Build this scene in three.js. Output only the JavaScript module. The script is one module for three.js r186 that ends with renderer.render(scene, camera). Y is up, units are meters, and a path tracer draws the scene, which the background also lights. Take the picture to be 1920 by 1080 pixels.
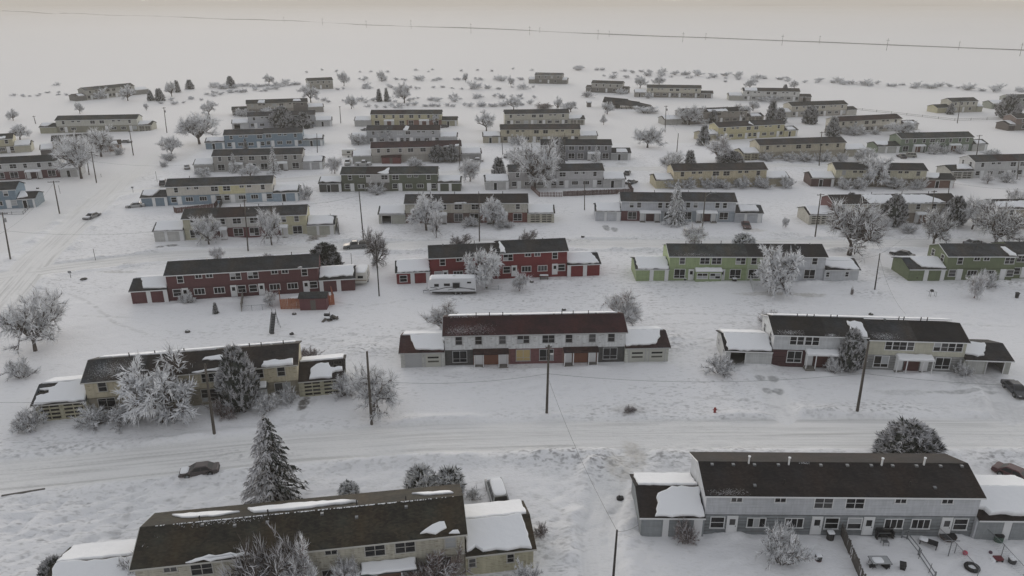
import * as THREE from 'three';
import { mergeGeometries } from 'three/addons/utils/BufferGeometryUtils.js';

// ---------------------------------------------------------------- camera, sky, sun, exposure
const PW = 1920, PH = 1080, FL = 1400, HORIZON = -2.4, CAM_H = 50.76;
const PITCH = Math.atan((PH / 2 - HORIZON) / FL), SP = Math.sin(PITCH), CP = Math.cos(PITCH);
const scene = new THREE.Scene();
const camera = new THREE.PerspectiveCamera(2 * Math.atan(PH / 2 / FL) * 180 / Math.PI, PW / PH, 0.5, 30000);
camera.position.set(0, CAM_H, 0);
camera.rotation.set(-PITCH, 0, 0);
camera.updateMatrixWorld();

const renderer = new THREE.WebGLRenderer({ antialias: true });
renderer.toneMapping = THREE.LinearToneMapping;
renderer.toneMappingExposure = 1.25;
renderer.shadowMap.enabled = true;
renderer.outputColorSpace = THREE.SRGBColorSpace;

{ // low winter overcast: the hidden sun glows through it low ahead of the camera, the vault overhead and behind is dull
  const w = 128, h = 64, d = new Float32Array(w * h * 4);
  for (let j = 0; j < h; j++) for (let i = 0; i < w; i++) {
    const el = ((j + 0.5) / h - 0.5) * Math.PI, up = Math.abs(Math.sin(el)), az = ((i + 0.5) / w - 0.5) * 2 * Math.PI, k = (j * w + i) * 4;
    const ahead = -Math.sin(az) * Math.cos(el); // three.js: u = 0.25 looks along -z
    const e = Math.pow((1 + ahead) / 2, 1.3) * Math.pow(1 - up, 5.5);
    d[k] = 0.358 + 7.2 * e; d[k + 1] = 0.373 + 6.85 * e; d[k + 2] = 0.402 + 6.15 * e; d[k + 3] = 1;
  }
  const sky = new THREE.DataTexture(d, w, h, THREE.RGBAFormat, THREE.FloatType);
  sky.mapping = THREE.EquirectangularReflectionMapping;
  sky.magFilter = sky.minFilter = THREE.LinearFilter; sky.needsUpdate = true;
  scene.background = sky; scene.environment = sky;
}
const sun = new THREE.DirectionalLight(0xfff1e2, 1.4);
sun.position.set(-120, 30, -520); sun.target.position.set(0, 0, -160);
sun.castShadow = true; sun.shadow.radius = 60; sun.shadow.mapSize.set(4096, 4096);
Object.assign(sun.shadow.camera, { left: -320, right: 320, top: 320, bottom: -320, near: 1, far: 900 });
scene.add(sun, sun.target);
scene.fog = new THREE.FogExp2(0xfff8ee, 0.00026);

// ---------------------------------------------------------------- helpers
const rng = (s) => () => { s |= 0; s = s + 0x6D2B79F5 | 0; let t = Math.imul(s ^ s >>> 15, 1 | s); t = t + Math.imul(t ^ t >>> 7, 61 | t) ^ t; return ((t ^ t >>> 14) >>> 0) / 4294967296; };
const V = (x, y, z) => new THREE.Vector3(x, y, z);
const clamp = (v, a, b) => v < a ? a : v > b ? b : v;
const lerp = (a, b, t) => a + (b - a) * t;
const smooth = (a, b, x) => { const t = clamp((x - a) / (b - a), 0, 1); return t * t * (3 - 2 * t); };
const hash2 = (i, j) => { let h = Math.imul(i, 374761393) + Math.imul(j, 668265263) | 0; h = Math.imul(h ^ h >>> 13, 1274126177); return ((h ^ h >>> 16) >>> 0) / 4294967296; };
function noise(x, y) { const i = Math.floor(x), j = Math.floor(y); let u = x - i, v = y - j; u = u * u * (3 - 2 * u); v = v * v * (3 - 2 * v); return lerp(lerp(hash2(i, j), hash2(i + 1, j), u), lerp(hash2(i, j + 1), hash2(i + 1, j + 1), u), v); }
function fbm(x, y, o = 4) { let s = 0, a = 0.5, n = 0; for (let k = 0; k < o; k++) { s += a * noise(x, y); n += a; a *= 0.5; x = x * 2.03 + 17.1; y = y * 2.03 + 9.7; } return s / n; }
/** the point at height h that the photograph's pixel (px, py) looks at */
function at(px, py, h = 0) {
  const cx = (px - PW / 2) / FL, cy = (PH / 2 - py) / FL;
  const dy = cy * CP - SP, dz = -(CP + cy * SP), t = (h - CAM_H) / dy;
  return V(cx * t, h, dz * t);
}
/** height at which the vertical through p shows at picture row py */
function heightAt(p, py) { const t = (PH / 2 - py) / FL, D = -p.z; return CAM_H + D * (t * CP - SP) / (CP + t * SP); }
/** metres per photograph pixel at p */
const mpp = (p) => (-p.z * CP + (CAM_H - p.y) * SP) / FL;

const used = {};
function numbered(n) { const k = used[n] = (used[n] ?? -1) + 1; return k ? n + '_' + String(k).padStart(3, '0') : n; }
const things = [];
function tag(o, label, category, group, kind) {
  o.userData = { label, category }; if (group) o.userData.group = group; if (kind) o.userData.kind = kind;
  things.push(o); return o;
}
function thing(name, label, category, p, turn = 0, group) {
  const o = new THREE.Group(); o.name = numbered(name); o.position.copy(p); o.rotation.y = turn; scene.add(o);
  return tag(o, label, category, group);
}
function mesh(name, geo, mat, parent) { const m = new THREE.Mesh(geo, mat); m.name = name; (parent || scene).add(m); return m; }
function structure(name, geo, mat) { const m = mesh(name, geo, mat); m.userData.kind = 'structure'; return m; }

/** triangles with uv in metres */
class Geo {
  constructor() { this.p = []; this.t = []; }
  tri(a, b, c, ua, ub, uc) { this.p.push(...a, ...b, ...c); this.t.push(...(ua || [0, 0]), ...(ub || [0, 0]), ...(uc || [0, 0])); return this; }
  quad(a, b, c, d, ua, ub, uc, ud) { return this.tri(a, b, c, ua, ub, uc).tri(a, c, d, ua, uc, ud); }
  box(x0, x1, y0, y1, z0, z1) {
    const q = (a, b, c, d, f) => this.quad(a, b, c, d, f(a), f(b), f(c), f(d));
    const fz = (v) => [v[0], v[1]], fx = (v) => [v[2], v[1]], fy = (v) => [v[0], v[2]];
    q([x0, y0, z1], [x1, y0, z1], [x1, y1, z1], [x0, y1, z1], fz); q([x1, y0, z0], [x0, y0, z0], [x0, y1, z0], [x1, y1, z0], fz);
    q([x1, y0, z1], [x1, y0, z0], [x1, y1, z0], [x1, y1, z1], fx); q([x0, y0, z0], [x0, y0, z1], [x0, y1, z1], [x0, y1, z0], fx);
    q([x0, y1, z1], [x1, y1, z1], [x1, y1, z0], [x0, y1, z0], fy); q([x0, y0, z0], [x1, y0, z0], [x1, y0, z1], [x0, y0, z1], fy);
    return this;
  }
  /** a tapered tube through points */
  tube(pts, r0, r1, n = 5) {
    let prev = null; const m = pts.length - 1, ref = V(0.31, 0.17, 0.93).normalize();
    for (let i = 0; i <= m; i++) {
      const d = (i < m ? pts[i + 1].clone().sub(pts[i]) : pts[i].clone().sub(pts[i - 1])).normalize();
      const a = d.clone().cross(Math.abs(d.dot(ref)) > 0.95 ? V(1, 0, 0) : ref).normalize(), b = d.clone().cross(a), r = lerp(r0, r1, i / m), ring = [];
      for (let k = 0; k < n; k++) { const g = k / n * Math.PI * 2, q = pts[i].clone().addScaledVector(a, Math.cos(g) * r).addScaledVector(b, Math.sin(g) * r); ring.push([q.x, q.y, q.z]); }
      if (prev) for (let k = 0; k < n; k++) { const l = (k + 1) % n; this.quad(prev[k], prev[l], ring[l], ring[k], [k / n, i - 1], [(k + 1) / n, i - 1], [(k + 1) / n, i], [k / n, i]); }
      prev = ring;
    }
    if (r1 > 0.004) for (let k = 1; k < n - 1; k++) this.tri(prev[0], prev[k], prev[k + 1]);
    return this;
  }
  bar(a, b, r, n = 5) { return this.tube([a, b], r, r, n); }
  build(flat = true) {
    const g = new THREE.BufferGeometry();
    g.setAttribute('position', new THREE.Float32BufferAttribute(this.p, 3)); g.setAttribute('uv', new THREE.Float32BufferAttribute(this.t, 2));
    g.computeVertexNormals(); return g;
  }
}
const box = (x0, x1, y0, y1, z0, z1) => new Geo().box(x0, x1, y0, y1, z0, z1).build();

// ---------------------------------------------------------------- procedural textures (colour, grain and fine relief only)
function texture(n, f, repeat, srgb = true, m = n) {
  const d = new Uint8Array(n * m * 4);
  for (let j = 0; j < m; j++) for (let i = 0; i < n; i++) { const c = f(i / n, j / m, i, j), k = (j * n + i) * 4; if (typeof c === 'number') d[k] = d[k + 1] = d[k + 2] = clamp(c, 0, 1) * 255; else for (let q = 0; q < 3; q++) d[k + q] = clamp(c[q], 0, 1) * 255; d[k + 3] = 255; }
  const t = new THREE.DataTexture(d, n, m); t.magFilter = THREE.LinearFilter; t.minFilter = THREE.LinearMipmapLinearFilter; t.generateMipmaps = true;
  t.wrapS = t.wrapT = THREE.RepeatWrapping; if (srgb) t.colorSpace = THREE.SRGBColorSpace; if (repeat) t.repeat.set(repeat[0], repeat[1]); t.needsUpdate = true; return t;
}
// tileable noise
const tn = (u, v, f, g = f, o = 3, s = 0) => { let a = 0.5, r = 0, n = 0; for (let k = 0; k < o; k++) { const x = u * f, y = v * g, i = Math.floor(x), j = Math.floor(y); let p = x - i, q = y - j; p = p * p * (3 - 2 * p); q = q * q * (3 - 2 * q); const H = (a, b) => hash2(((a % f) + f) % f + s * 131 + k * 977, ((b % g) + g) % g + k * 53); r += a * lerp(lerp(H(i, j), H(i + 1, j), p), lerp(H(i, j + 1), H(i + 1, j + 1), p), q); n += a; a *= 0.5; f *= 2; g *= 2; } return r / n; };
// clapboard: 6.4 m by 3.2 m, 16 courses; weathered with streaks and scuffs
const sidingMap = texture(512, (u, v) => { const c = (v * 16) % 1; return 0.94 - 0.1 * (c < 0.09 ? 1 : 0) - 0.1 * Math.pow(tn(u, v, 4, 16, 3, 1), 2) - 0.09 * tn(u, v, 40, 4, 2, 2); }, [1 / 6.4, 1 / 3.2]);
const sidingBump = texture(256, (u, v) => 1 - ((v * 16) % 1), [1 / 6.4, 1 / 3.2], false);
// wide weathered boards: 6.4 m by 3.2 m, 8 courses with dark laps
const wideMap = texture(512, (u, v) => { const c = (v * 8) % 1, row = Math.floor(v * 8); return 0.88 + 0.1 * (hash2(row, 5) - 0.5) - 0.4 * (c < 0.09 ? 1 : 0) - 0.22 * (tn(u, v, 5, 24, 3, 21) - 0.3) - 0.1 * tn(u, v, 40, 4, 2, 22); }, [1 / 6.4, 1 / 3.2]);
const wideBump = texture(256, (u, v) => 1 - ((v * 8) % 1), [1 / 6.4, 1 / 3.2], false);
// old siding with paint worn off along the laps
const wornMap = texture(512, (u, v) => { const c = (v * 16) % 1, w = 0.7 * smooth(0.62, 0.76, tn(u, v, 14, 40, 4, 7)), g = 0.95 - 0.1 * (c < 0.12 ? 1 : 0) - 0.16 * tn(u, v, 36, 3, 3, 3); return [g - 0.2 * w, g - 0.21 * w, g - 0.23 * w]; }, [1 / 6.4, 1 / 3.2]);
// shingles: 8 m square, 56 courses of tabs with mixed tones, weathered in patches
const shingleMap = texture(1024, (u, v) => { const row = Math.floor(v * 56), c = (v * 56) % 1, col = Math.floor(u * 32 + (row % 2) * 0.5), tab = hash2(col % 32, row), q = 0.8 + 0.26 * (tab - 0.5) - 0.22 * (c < 0.16 ? 1 : 0) - 0.5 * (tn(u, v, 4, 6, 4, 4) - 0.5) + 0.2 * (tn(u, v, 24, 5, 2, 14) - 0.5) + 0.16 * (hash2(Math.floor(u * 1024), Math.floor(v * 1024)) - 0.5), m = 0.2 * (tn(u, v, 5, 3, 3, 15) - 0.5); return [q + m, q, q - m]; }, [1 / 8, 1 / 8]);
const shingleBump = texture(256, (u, v) => { const c = (v * 28) % 1; return 1 - c * 0.9; }, [1 / 4, 1 / 4], false);
const barkMap = texture(64, (u, v) => 0.75 + 0.4 * (tn(u, v, 12, 4, 3, 6) - 0.5), [1, 0.6]);
const snowBump = texture(512, (u, v) => tn(u, v, 6, 6, 5, 8), [1 / 5, 1 / 5], false);
const woodMap = texture(128, (u, v) => 0.8 + 0.4 * (tn(u, v, 24, 3, 3, 5) - 0.5), [1, 1]);

// ---------------------------------------------------------------- materials
const mats = {};
/** base colour of a surface whose lit colour is the sRGB hex: k is how much more it reflects than it shows under this grey sky */
function lit(hex, k) {
  const n = parseInt(hex.slice(1), 16), v = [n >> 16, n >> 8 & 255, n & 255], g = v[0] * 0.3 + v[1] * 0.55 + v[2] * 0.15, f = lerp(0.82, 0.74, clamp((g - 50) / 90, 0, 1));
  const c = new THREE.Color().setRGB(...v.map((q) => clamp(lerp(g, q, 0.8) * f / 255, 0, 1)), THREE.SRGBColorSpace).multiplyScalar(k), m = Math.max(c.r, c.g, c.b);
  return m > 0.8 ? c.multiplyScalar(0.8 / m) : c;
}
function material(key, make) { return mats[key] ??= make(); }
const std = (color, roughness = 0.85, more = {}) => new THREE.MeshStandardMaterial({ color, roughness, ...more });
const siding = (hex) => material('s' + hex, () => std(lit(hex, 3.2), 0.82, { map: sidingMap, bumpMap: sidingBump, bumpScale: 0.018 }));
const worn = (hex) => material('w' + hex, () => std(lit(hex, 3.9), 0.88, { map: wornMap, bumpMap: sidingBump, bumpScale: 0.02 }));
const wide = (hex) => material('b' + hex, () => std(lit(hex, 3.3), 0.9, { map: wideMap, bumpMap: wideBump, bumpScale: 0.03 }));
const plain = (hex, k = 2.9, r = 0.8) => material('p' + hex + k + r, () => std(lit(hex, k), r));
const shingle = (hex) => material('r' + hex, () => std(lit(hex, 1.62), 0.95, { map: shingleMap, bumpMap: shingleBump, bumpScale: 0.012 }));
const SNOW = std(new THREE.Color().setRGB(0.80, 0.81, 0.83), 0.9, { bumpMap: snowBump, bumpScale: 0.05 });
const TRIM = std(new THREE.Color().setRGB(0.63, 0.635, 0.64), 0.7);
const OLDTRIM = std(new THREE.Color().setRGB(0.42, 0.41, 0.38), 0.8);
const GLASS = [[0.01, 0.011, 0.013], [0.02, 0.02, 0.022], [0.07, 0.07, 0.072], [0.016, 0.014, 0.013]].map((c) => new THREE.MeshPhysicalMaterial({ color: new THREE.Color().setRGB(...c), roughness: 0.14, specularIntensity: 0.6 }));
const CAR_GLASS = std(new THREE.Color().setRGB(0.014, 0.015, 0.017), 0.4);
const FROSTED_GLASS = std(new THREE.Color().setRGB(0.34, 0.35, 0.36), 0.5);
const POLE = std(new THREE.Color().setRGB(0.13, 0.115, 0.10), 0.95, { map: barkMap });
const POLE_DARK = std(new THREE.Color().setRGB(0.035, 0.032, 0.03), 0.95);
const METAL = std(new THREE.Color().setRGB(0.22, 0.23, 0.24), 0.5, { metalness: 0.6 });
const BLACK = std(new THREE.Color().setRGB(0.018, 0.018, 0.02), 0.6);
const RUBBER = std(new THREE.Color().setRGB(0.02, 0.02, 0.021), 0.9);
const WOOD = std(new THREE.Color().setRGB(0.2, 0.16, 0.12), 0.9, { map: woodMap });
const GREYWOOD = std(new THREE.Color().setRGB(0.17, 0.155, 0.14), 0.92, { map: woodMap });
const WIRE = std(new THREE.Color().setRGB(0.14, 0.14, 0.14), 0.8);
const BARK = std(new THREE.Color().setRGB(0.075, 0.062, 0.055), 0.95);
const BARK_RED = std(new THREE.Color().setRGB(0.15, 0.11, 0.10), 0.95);
const FROST = std(new THREE.Color().setRGB(0.74, 0.75, 0.77), 0.95);
const FROST_DIM = std(new THREE.Color().setRGB(0.5, 0.5, 0.52), 0.95);
const NEEDLE = std(new THREE.Color().setRGB(0.042, 0.048, 0.042), 0.95);

// ---------------------------------------------------------------- the ground: one snow sheet from under the drone to the horizon
const roads = [
  { w: 3.4, p: [[-260, 918], [0, 893], [285, 865], [560, 838], [800, 822], [1100, 815], [1500, 812], [1920, 812], [2300, 816]] },
  { w: 3.2, p: [[-150, 540], [100, 503], [300, 480], [640, 462], [900, 457], [1250, 457], [1650, 457], [2050, 455]] },
  { w: 3.0, p: [[215, 362], [420, 345], [600, 332], [900, 322], [1200, 316], [1510, 311], [1790, 301], [2100, 295]] },
  { w: 3.0, p: [[300, 258], [612, 248], [880, 243], [1180, 240], [1420, 240], [1740, 244]] },
  { w: 3.8, p: [[-140, 690], [-20, 590], [75, 480], [140, 420], [212, 355], [252, 316], [280, 280], [298, 250], [325, 222], [350, 195]] },
  { w: 1.6, p: [[1430, 700], [1450, 735], [1480, 800]] },
  { w: 1.9, p: [[1130, 1090], [1120, 1000], [1150, 900], [1195, 850]] },
  { w: 1.8, p: [[1840, 700], [1880, 745], [1900, 800]] },
].map((r) => ({ w: r.w, p: r.p.map(([x, y]) => at(x, y)) }));
function roadAt(x, z) { // [signed distance from the nearest road's edge, metres across it, metres along it]
  let best = 1e9, off = 0, along = 0, which = 0;
  for (let q = 0; q < roads.length; q++) {
    const r = roads[q]; let run = 0;
    for (let i = 0; i + 1 < r.p.length; i++) {
      const a = r.p[i], b = r.p[i + 1], dx = b.x - a.x, dz = b.z - a.z, l2 = dx * dx + dz * dz, l = Math.sqrt(l2);
      const t = clamp(((x - a.x) * dx + (z - a.z) * dz) / l2, 0, 1), ex = x - a.x - dx * t, ez = z - a.z - dz * t, d = Math.sqrt(ex * ex + ez * ez) - r.w;
      if (d < best) { best = d; off = (ex * -dz + ez * dx) / l; along = run + t * l; which = q; }
      run += l;
    }
  }
  return [best, off, along, which];
}
// ploughed heaps, drifts and trampled spots: pixel, radii in metres, height
const heaps = [[1000, 858, 5, 2.2, 0.45], [1100, 868, 5, 2.5, 0.55], [1145, 885, 3, 3, 0.5], [1250, 858, 4.5, 2, 0.4], [1180, 768, 3.5, 1.6, 0.35], [1400, 852, 6, 1.6, 0.35], [1680, 765, 6, 2, 0.45], [1560, 770, 5, 1.6, 0.4],
  [300, 338, 4.5, 2.6, 0.6], [265, 336, 4, 2.4, 0.5], [1470, 440, 4, 2, 0.5], [1060, 452, 6, 1.6, 0.4], [1190, 446, 3, 2, 0.3], [560, 440, 3, 2, 0.5], [620, 436, 2.5, 2, 0.5], [1630, 550, 4, 2.5, 0.35], [1262, 640, 3, 5, 0.4], [690, 655, 5, 3, 0.3],
  [870, 692, 3, 0.9, 0.35], [1000, 694, 4, 0.8, 0.3], [1110, 690, 3, 0.9, 0.35], [1215, 684, 3.5, 1, 0.3], [330, 572, 3, 0.9, 0.3], [430, 562, 4, 0.9, 0.35], [505, 556, 3, 0.8, 0.3], [960, 532, 3, 1, 0.4], [1040, 528, 4, 0.9, 0.45], [1100, 522, 3, 0.8, 0.3], [1230, 530, 4, 0.9, 0.3], [1340, 530, 5, 0.9, 0.35], [1440, 537, 3, 1.2, 0.5], [1525, 530, 4, 1, 0.55], [1600, 528, 3, 1.2, 0.4], [1660, 520, 3, 2.4, 0.3], [1840, 530, 5, 1, 0.5], [1900, 532, 4, 1.2, 0.6], [420, 447, 4, 1, 0.5], [520, 443, 4, 1, 0.45], [1420, 700, 3, 1, 0.3], [1540, 702, 3, 0.8, 0.3], [1720, 704, 4, 0.8, 0.35], [1360, 1006, 1.6, 0.7, 0.4], [1385, 1004, 0.9, 0.7, 0.35], [1420, 1012, 1.4, 0.6, 0.25], [1600, 1010, 1.5, 0.6, 0.2], [1700, 1010, 2, 0.6, 0.25], [1795, 1006, 1.4, 0.7, 0.35], [1500, 1018, 2, 1, 0.2], [470, 400, 5, 1, 0.4], [700, 368, 4, 1, 0.35], [790, 364, 4, 1, 0.4], [1010, 1010, 1.4, 2.6, 0.4],
  [480, 850, 5, 1.2, 0.25], [150, 840, 5, 1.2, 0.25], [1860, 862, 4, 1.6, 0.3], [505, 760, 4, 2.2, 0.35], [1235, 345, 3, 3, 0.4], [860, 560, 4, 2, 0.3]]
  .map(([x, y, rx, rz, h]) => ({ c: at(x, y), rx, rz, h }));
// yards trodden and grazed rough: pixel, radii in metres
const trodden = [[400, 925, 12, 4], [200, 960, 14, 6], [60, 1000, 12, 6], [950, 725, 13, 3.5], [1150, 745, 12, 4], [1080, 960, 9, 6], [700, 900, 12, 3], [1700, 735, 13, 4], [1500, 560, 12, 4], [1750, 600, 14, 5], [350, 500, 14, 3], [1450, 1040, 9, 3], [1850, 1045, 6, 4], [640, 640, 12, 4], [1400, 640, 16, 4], [1300, 860, 12, 3]].map(([x, y, rx, rz]) => ({ c: at(x, y), rx, rz }));
function groundHeight(x, z) {
  let h = 0.16 * (fbm(x / 14 + 50, z / 9, 3) - 0.5) + 0.06 * (fbm(x / 1.7, z / 1.1 + 30, 2) - 0.5);
  const D = Math.hypot(x, z);
  if (D > 330) h += (D - 330) * 0.004 * (fbm(x / 300 + 3, z / 200 + 8, 3) - 0.5);
  if (D < 420) {
    const [d, off] = roadAt(x, z);
    if (d < 6) {
      const flat = smooth(1.2, -0.6, d); h = lerp(h, -0.1 + 0.02 * Math.sin(off * 3.4 + 2 * noise(x / 6, z / 6)) * smooth(0, -1.5, d) + 0.03 * (noise(x / 3, z / 1.2) - 0.5), flat);
      h += 0.12 * smooth(-0.3, 0.4, d) * smooth(2.4, 0.9, d) + 0.42 * smooth(-0.4, 0.7, d) * smooth(3.2, 1.0, d) * smooth(0.4, 0.68, fbm(x / 6 + 11, z / 4, 2)) * (0.4 + 1.2 * fbm(x / 0.7, z / 0.7 + 77, 3));
    }
    for (const q of trodden) { const e = ((x - q.c.x) / q.rx) ** 2 + ((z - q.c.z) / q.rz) ** 2; if (e < 1.4) { const f = fbm(x * 1.1 + 40, z * 1.3, 2); h -= 0.17 * smooth(1.4, 0.5, e) * smooth(0.54, 0.72, f); } }
    for (const q of heaps) { const e = ((x - q.c.x) / q.rx) ** 2 + ((z - q.c.z) / q.rz) ** 2; if (e < 4) h += q.h * Math.exp(-e * 1.5) * (0.25 + 1.5 * fbm(x / 0.9 + 5, z / 0.9, 3)); }
  }
  return h;
}
const ground = (() => {
  const axis = (a, b, step, lo, hi) => { // dense between a and b, growing outside
    const v = []; for (let x = a; x <= b + 1e-6; x += step) v.push(x);
    let s = step; for (let x = a - step; x > lo; x -= s) { v.unshift(x); s *= 1.13; } v.unshift(lo);
    s = step; for (let x = b + step; x < hi; x += s) { v.push(x); s *= 1.13; } v.push(hi); return v;
  };
  const xs = axis(-104, 104, 0.62, -9000, 9000), zs = axis(-176, -48, 0.5, -9600, 300), n = xs.length, m = zs.length;
  const p = new Float32Array(n * m * 3), uv = new Float32Array(n * m * 2), idx = [];
  for (let j = 0; j < m; j++) for (let i = 0; i < n; i++) {
    const k = j * n + i, x = xs[i], z = zs[j];
    p[k * 3] = x; p[k * 3 + 1] = groundHeight(x, z); p[k * 3 + 2] = z; uv[k * 2] = (x + 128) / 256; uv[k * 2 + 1] = (-44 - z) / 256;
    if (i + 1 < n && j + 1 < m) idx.push(k, k + n, k + 1, k + 1, k + n, k + n + 1);
  }
  const g = new THREE.BufferGeometry();
  g.setAttribute('position', new THREE.BufferAttribute(p, 3)); g.setAttribute('uv', new THREE.BufferAttribute(uv, 2)); g.setIndex(idx); g.computeVertexNormals();
  // what lies on and in the snow: packed road snow, plough dirt, dead grass showing through, bare patches
  const bare = [[1192, 856, 1.3, 3.2, 0.42, 0.39, 0.34, 0.45], [1180, 840, 1.0, 2.2, 0.5, 0.47, 0.43, 0.28], [1160, 880, 1.6, 2.5, 0.5, 0.47, 0.42, 0.5], [1830, 712, 4.2, 2.6, 0.36, 0.36, 0.37, 0.6], [1880, 770, 4, 3, 0.45, 0.45, 0.46, 0.35], [586, 449, 1.4, 3.2, 0.13, 0.11, 0.09, 0.95], [600, 442, 2.2, 1.6, 0.3, 0.26, 0.2, 0.7],
    [300, 463, 1.1, 0.8, 0.1, 0.1, 0.1, 0.8], [322, 460, 1.6, 0.9, 0.12, 0.12, 0.12, 0.9], [1137, 427, 0.9, 2.4, 0.2, 0.2, 0.2, 0.8], [1152, 430, 0.9, 2, 0.2, 0.2, 0.2, 0.7], [1412, 432, 3.2, 1.6, 0.5, 0.46, 0.42, 0.5], [1165, 307, 2, 2.4, 0.4, 0.4, 0.4, 0.6],
    [1425, 708, 0.8, 0.9, 0.3, 0.3, 0.3, 0.7], [1450, 710, 0.8, 0.9, 0.3, 0.3, 0.3, 0.7], [1440, 732, 0.8, 0.9, 0.28, 0.28, 0.28, 0.8], [1460, 733, 0.8, 0.9, 0.28, 0.28, 0.28, 0.8], [1660, 505, 1.2, 2, 0.5, 0.5, 0.5, 0.6], [1520, 553, 3, 1.2, 0.4, 0.38, 0.34, 0.6], [1440, 550, 6, 1, 0.45, 0.43, 0.4, 0.6],
    [420, 508, 2, 0.8, 0.35, 0.33, 0.3, 0.7], [220, 510, 4, 0.8, 0.4, 0.39, 0.38, 0.6], [243, 493, 1.4, 0.5, 0.25, 0.25, 0.25, 0.7], [1180, 770, 2.4, 1.2, 0.32, 0.3, 0.28, 0.35], [570, 757, 0.7, 2, 0.1, 0.09, 0.08, 0.9], [1690, 735, 4, 0.8, 0.5, 0.5, 0.5, 0.5], [1810, 735, 5, 0.6, 0.3, 0.3, 0.3, 0.6]]
    .map(([x, y, rx, rz, r, gg, b, s]) => ({ c: at(x, y), rx, rz, r, g: gg, b, s }));
  const trails = [[[130, 550], [180, 575], [215, 605], [280, 628]], [[0, 600], [120, 590], [240, 596]], [[250, 930], [232, 965], [215, 1005]], [[335, 950], [350, 930], [380, 912]], [[560, 790], [575, 765], [590, 750]], [[1270, 660], [1330, 640], [1420, 632]], [[1060, 590], [1300, 588], [1420, 592]], [[1130, 1000], [1150, 960], [1180, 930], [1185, 900]],
    [[1300, 745], [1400, 750], [1470, 765]], [[600, 560], [680, 575], [780, 560]], [[300, 620], [500, 628], [640, 640]], [[700, 640], [760, 620], [820, 612]], [[1180, 610], [1400, 605], [1600, 600], [1900, 612]], [[1200, 628], [1400, 640]], [[1000, 930], [1060, 960], [1090, 1030]]].map((t) => t.map(([x, y]) => at(x, y)));
  const segD = (x, z, a, b) => { const dx = b.x - a.x, dz = b.z - a.z, t = clamp(((x - a.x) * dx + (z - a.z) * dz) / (dx * dx + dz * dz), 0, 1); return Math.hypot(x - a.x - dx * t, z - a.z - dz * t); };
  const N = 2048, d = new Uint8Array(N * N * 4), toS = (c) => 255 * (c <= 0.0031308 ? 12.92 * c : 1.055 * Math.pow(c, 1 / 2.4) - 0.055);
  const lut = new Uint8Array(4096); for (let i = 0; i < 4096; i++) lut[i] = toS(i / 4095);
  for (let j = 0; j < N; j++) for (let i = 0; i < N; i++) {
    const x = (i + 0.5) / N * 256 - 128, z = -44 - (j + 0.5) / N * 256, edge = Math.min(smooth(128, 100, Math.abs(x)), smooth(-300, -270, z), smooth(-44, -47, z));
    let r = 0.738, g2 = 0.736, b = 0.732; { const u = -0.05 * smooth(0.35, 0.6, edge * 1.2 + 0.5 * (fbm(x / 9 + 2, z / 7, 3) - 0.5) - 0.35); r -= u; g2 -= u * 1.08; b -= u * 1.35; }
    if (edge > 0) {
      const big = fbm(x / 22, z / 16, 3), [dist, off, along, which] = dist0(x, z);
      let dirt = 0;
      // dead grass and weeds poking through thin snow, in streaks along the wind
      const streak = fbm(x / 0.7 + 0.2 * z, z / 0.26, 3), thin = smooth(0.46, 0.64, big);
      dirt += thin * smooth(0.6, 0.7, streak) * 0.26 + smooth(0.68, 0.76, streak) * 0.12;
      const grain = noise(x * 5.1, z * 7.3) * 0.6 + noise(x * 2.3 + 9, z * 3.9) * 0.4; dirt += smooth(0.78, 0.9, grain) * (0.08 + 0.26 * thin); const dash = noise(x * 1.5 + 3, z * 5.2 + 0.8 * noise(x, z)); dirt += smooth(0.84, 0.93, dash) * (0.1 + 0.3 * thin);
      // plough dirt and clods on the banks beside the roads
      if (dist < 7) { const bank = smooth(-0.5, 0.8, dist) * smooth(5.2, 1.4, dist), c = fbm(x * 2.2, z * 3.4 + 40, 3); dirt += bank * smooth(0.52, 0.76, c) * 0.3 * smooth(0.3, 0.55, fbm(x / 9 + 3, z / 5, 2)); }
      if (dist < 0.4) { const on = smooth(0.4, -0.5, dist) * edge * (which > 4 ? 0.35 : 1), rut = Math.pow(Math.abs(Math.sin(off * 1.55 + 0.9 * noise(x / 7, z / 7))), 6), f = 1 - on * (0.025 + 0.05 * rut * noise(x / 3 + 5, z / 0.9) + 0.16 * smooth(0.5, 0.78, fbm(off * 2.6 + 31, along / 11, 3)) + 0.1 * smooth(0.55, 0.75, fbm(off * 7, along / 16 + 9, 2))); r *= f + on * 0.012; g2 *= f + on * 0.004; b *= f - on * 0.018; dirt *= 1 - 0.7 * on; }
      for (const q of heaps) { const e = ((x - q.c.x) / q.rx) ** 2 + ((z - q.c.z) / q.rz) ** 2; if (e < 3 && q.h > 0.2 && q.rz > 1.1) dirt += Math.exp(-e) * smooth(0.5, 0.72, fbm(x * 2.2 + 4, z * 3.6, 3)) * 0.6; }
      for (const t of trails) for (let k = 0; k + 1 < t.length; k++) { if (Math.abs(x - t[k].x) > 40 || Math.abs(z - t[k].z) > 40) continue; const e = segD(x + 0.8 * (noise(z / 2, x / 2) - 0.5), z, t[k], t[k + 1]); if (e < 0.5) dirt += smooth(0.4, 0.1, Math.abs(e - 0.1)) * 0.2 * smooth(0.3, 0.6, noise(x * 1.5, z * 2.2)); }
      dirt = clamp(dirt, 0, 0.85) * edge;
      r = lerp(r, 0.27, dirt); g2 = lerp(g2, 0.265, dirt); b = lerp(b, 0.27, dirt);
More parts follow.
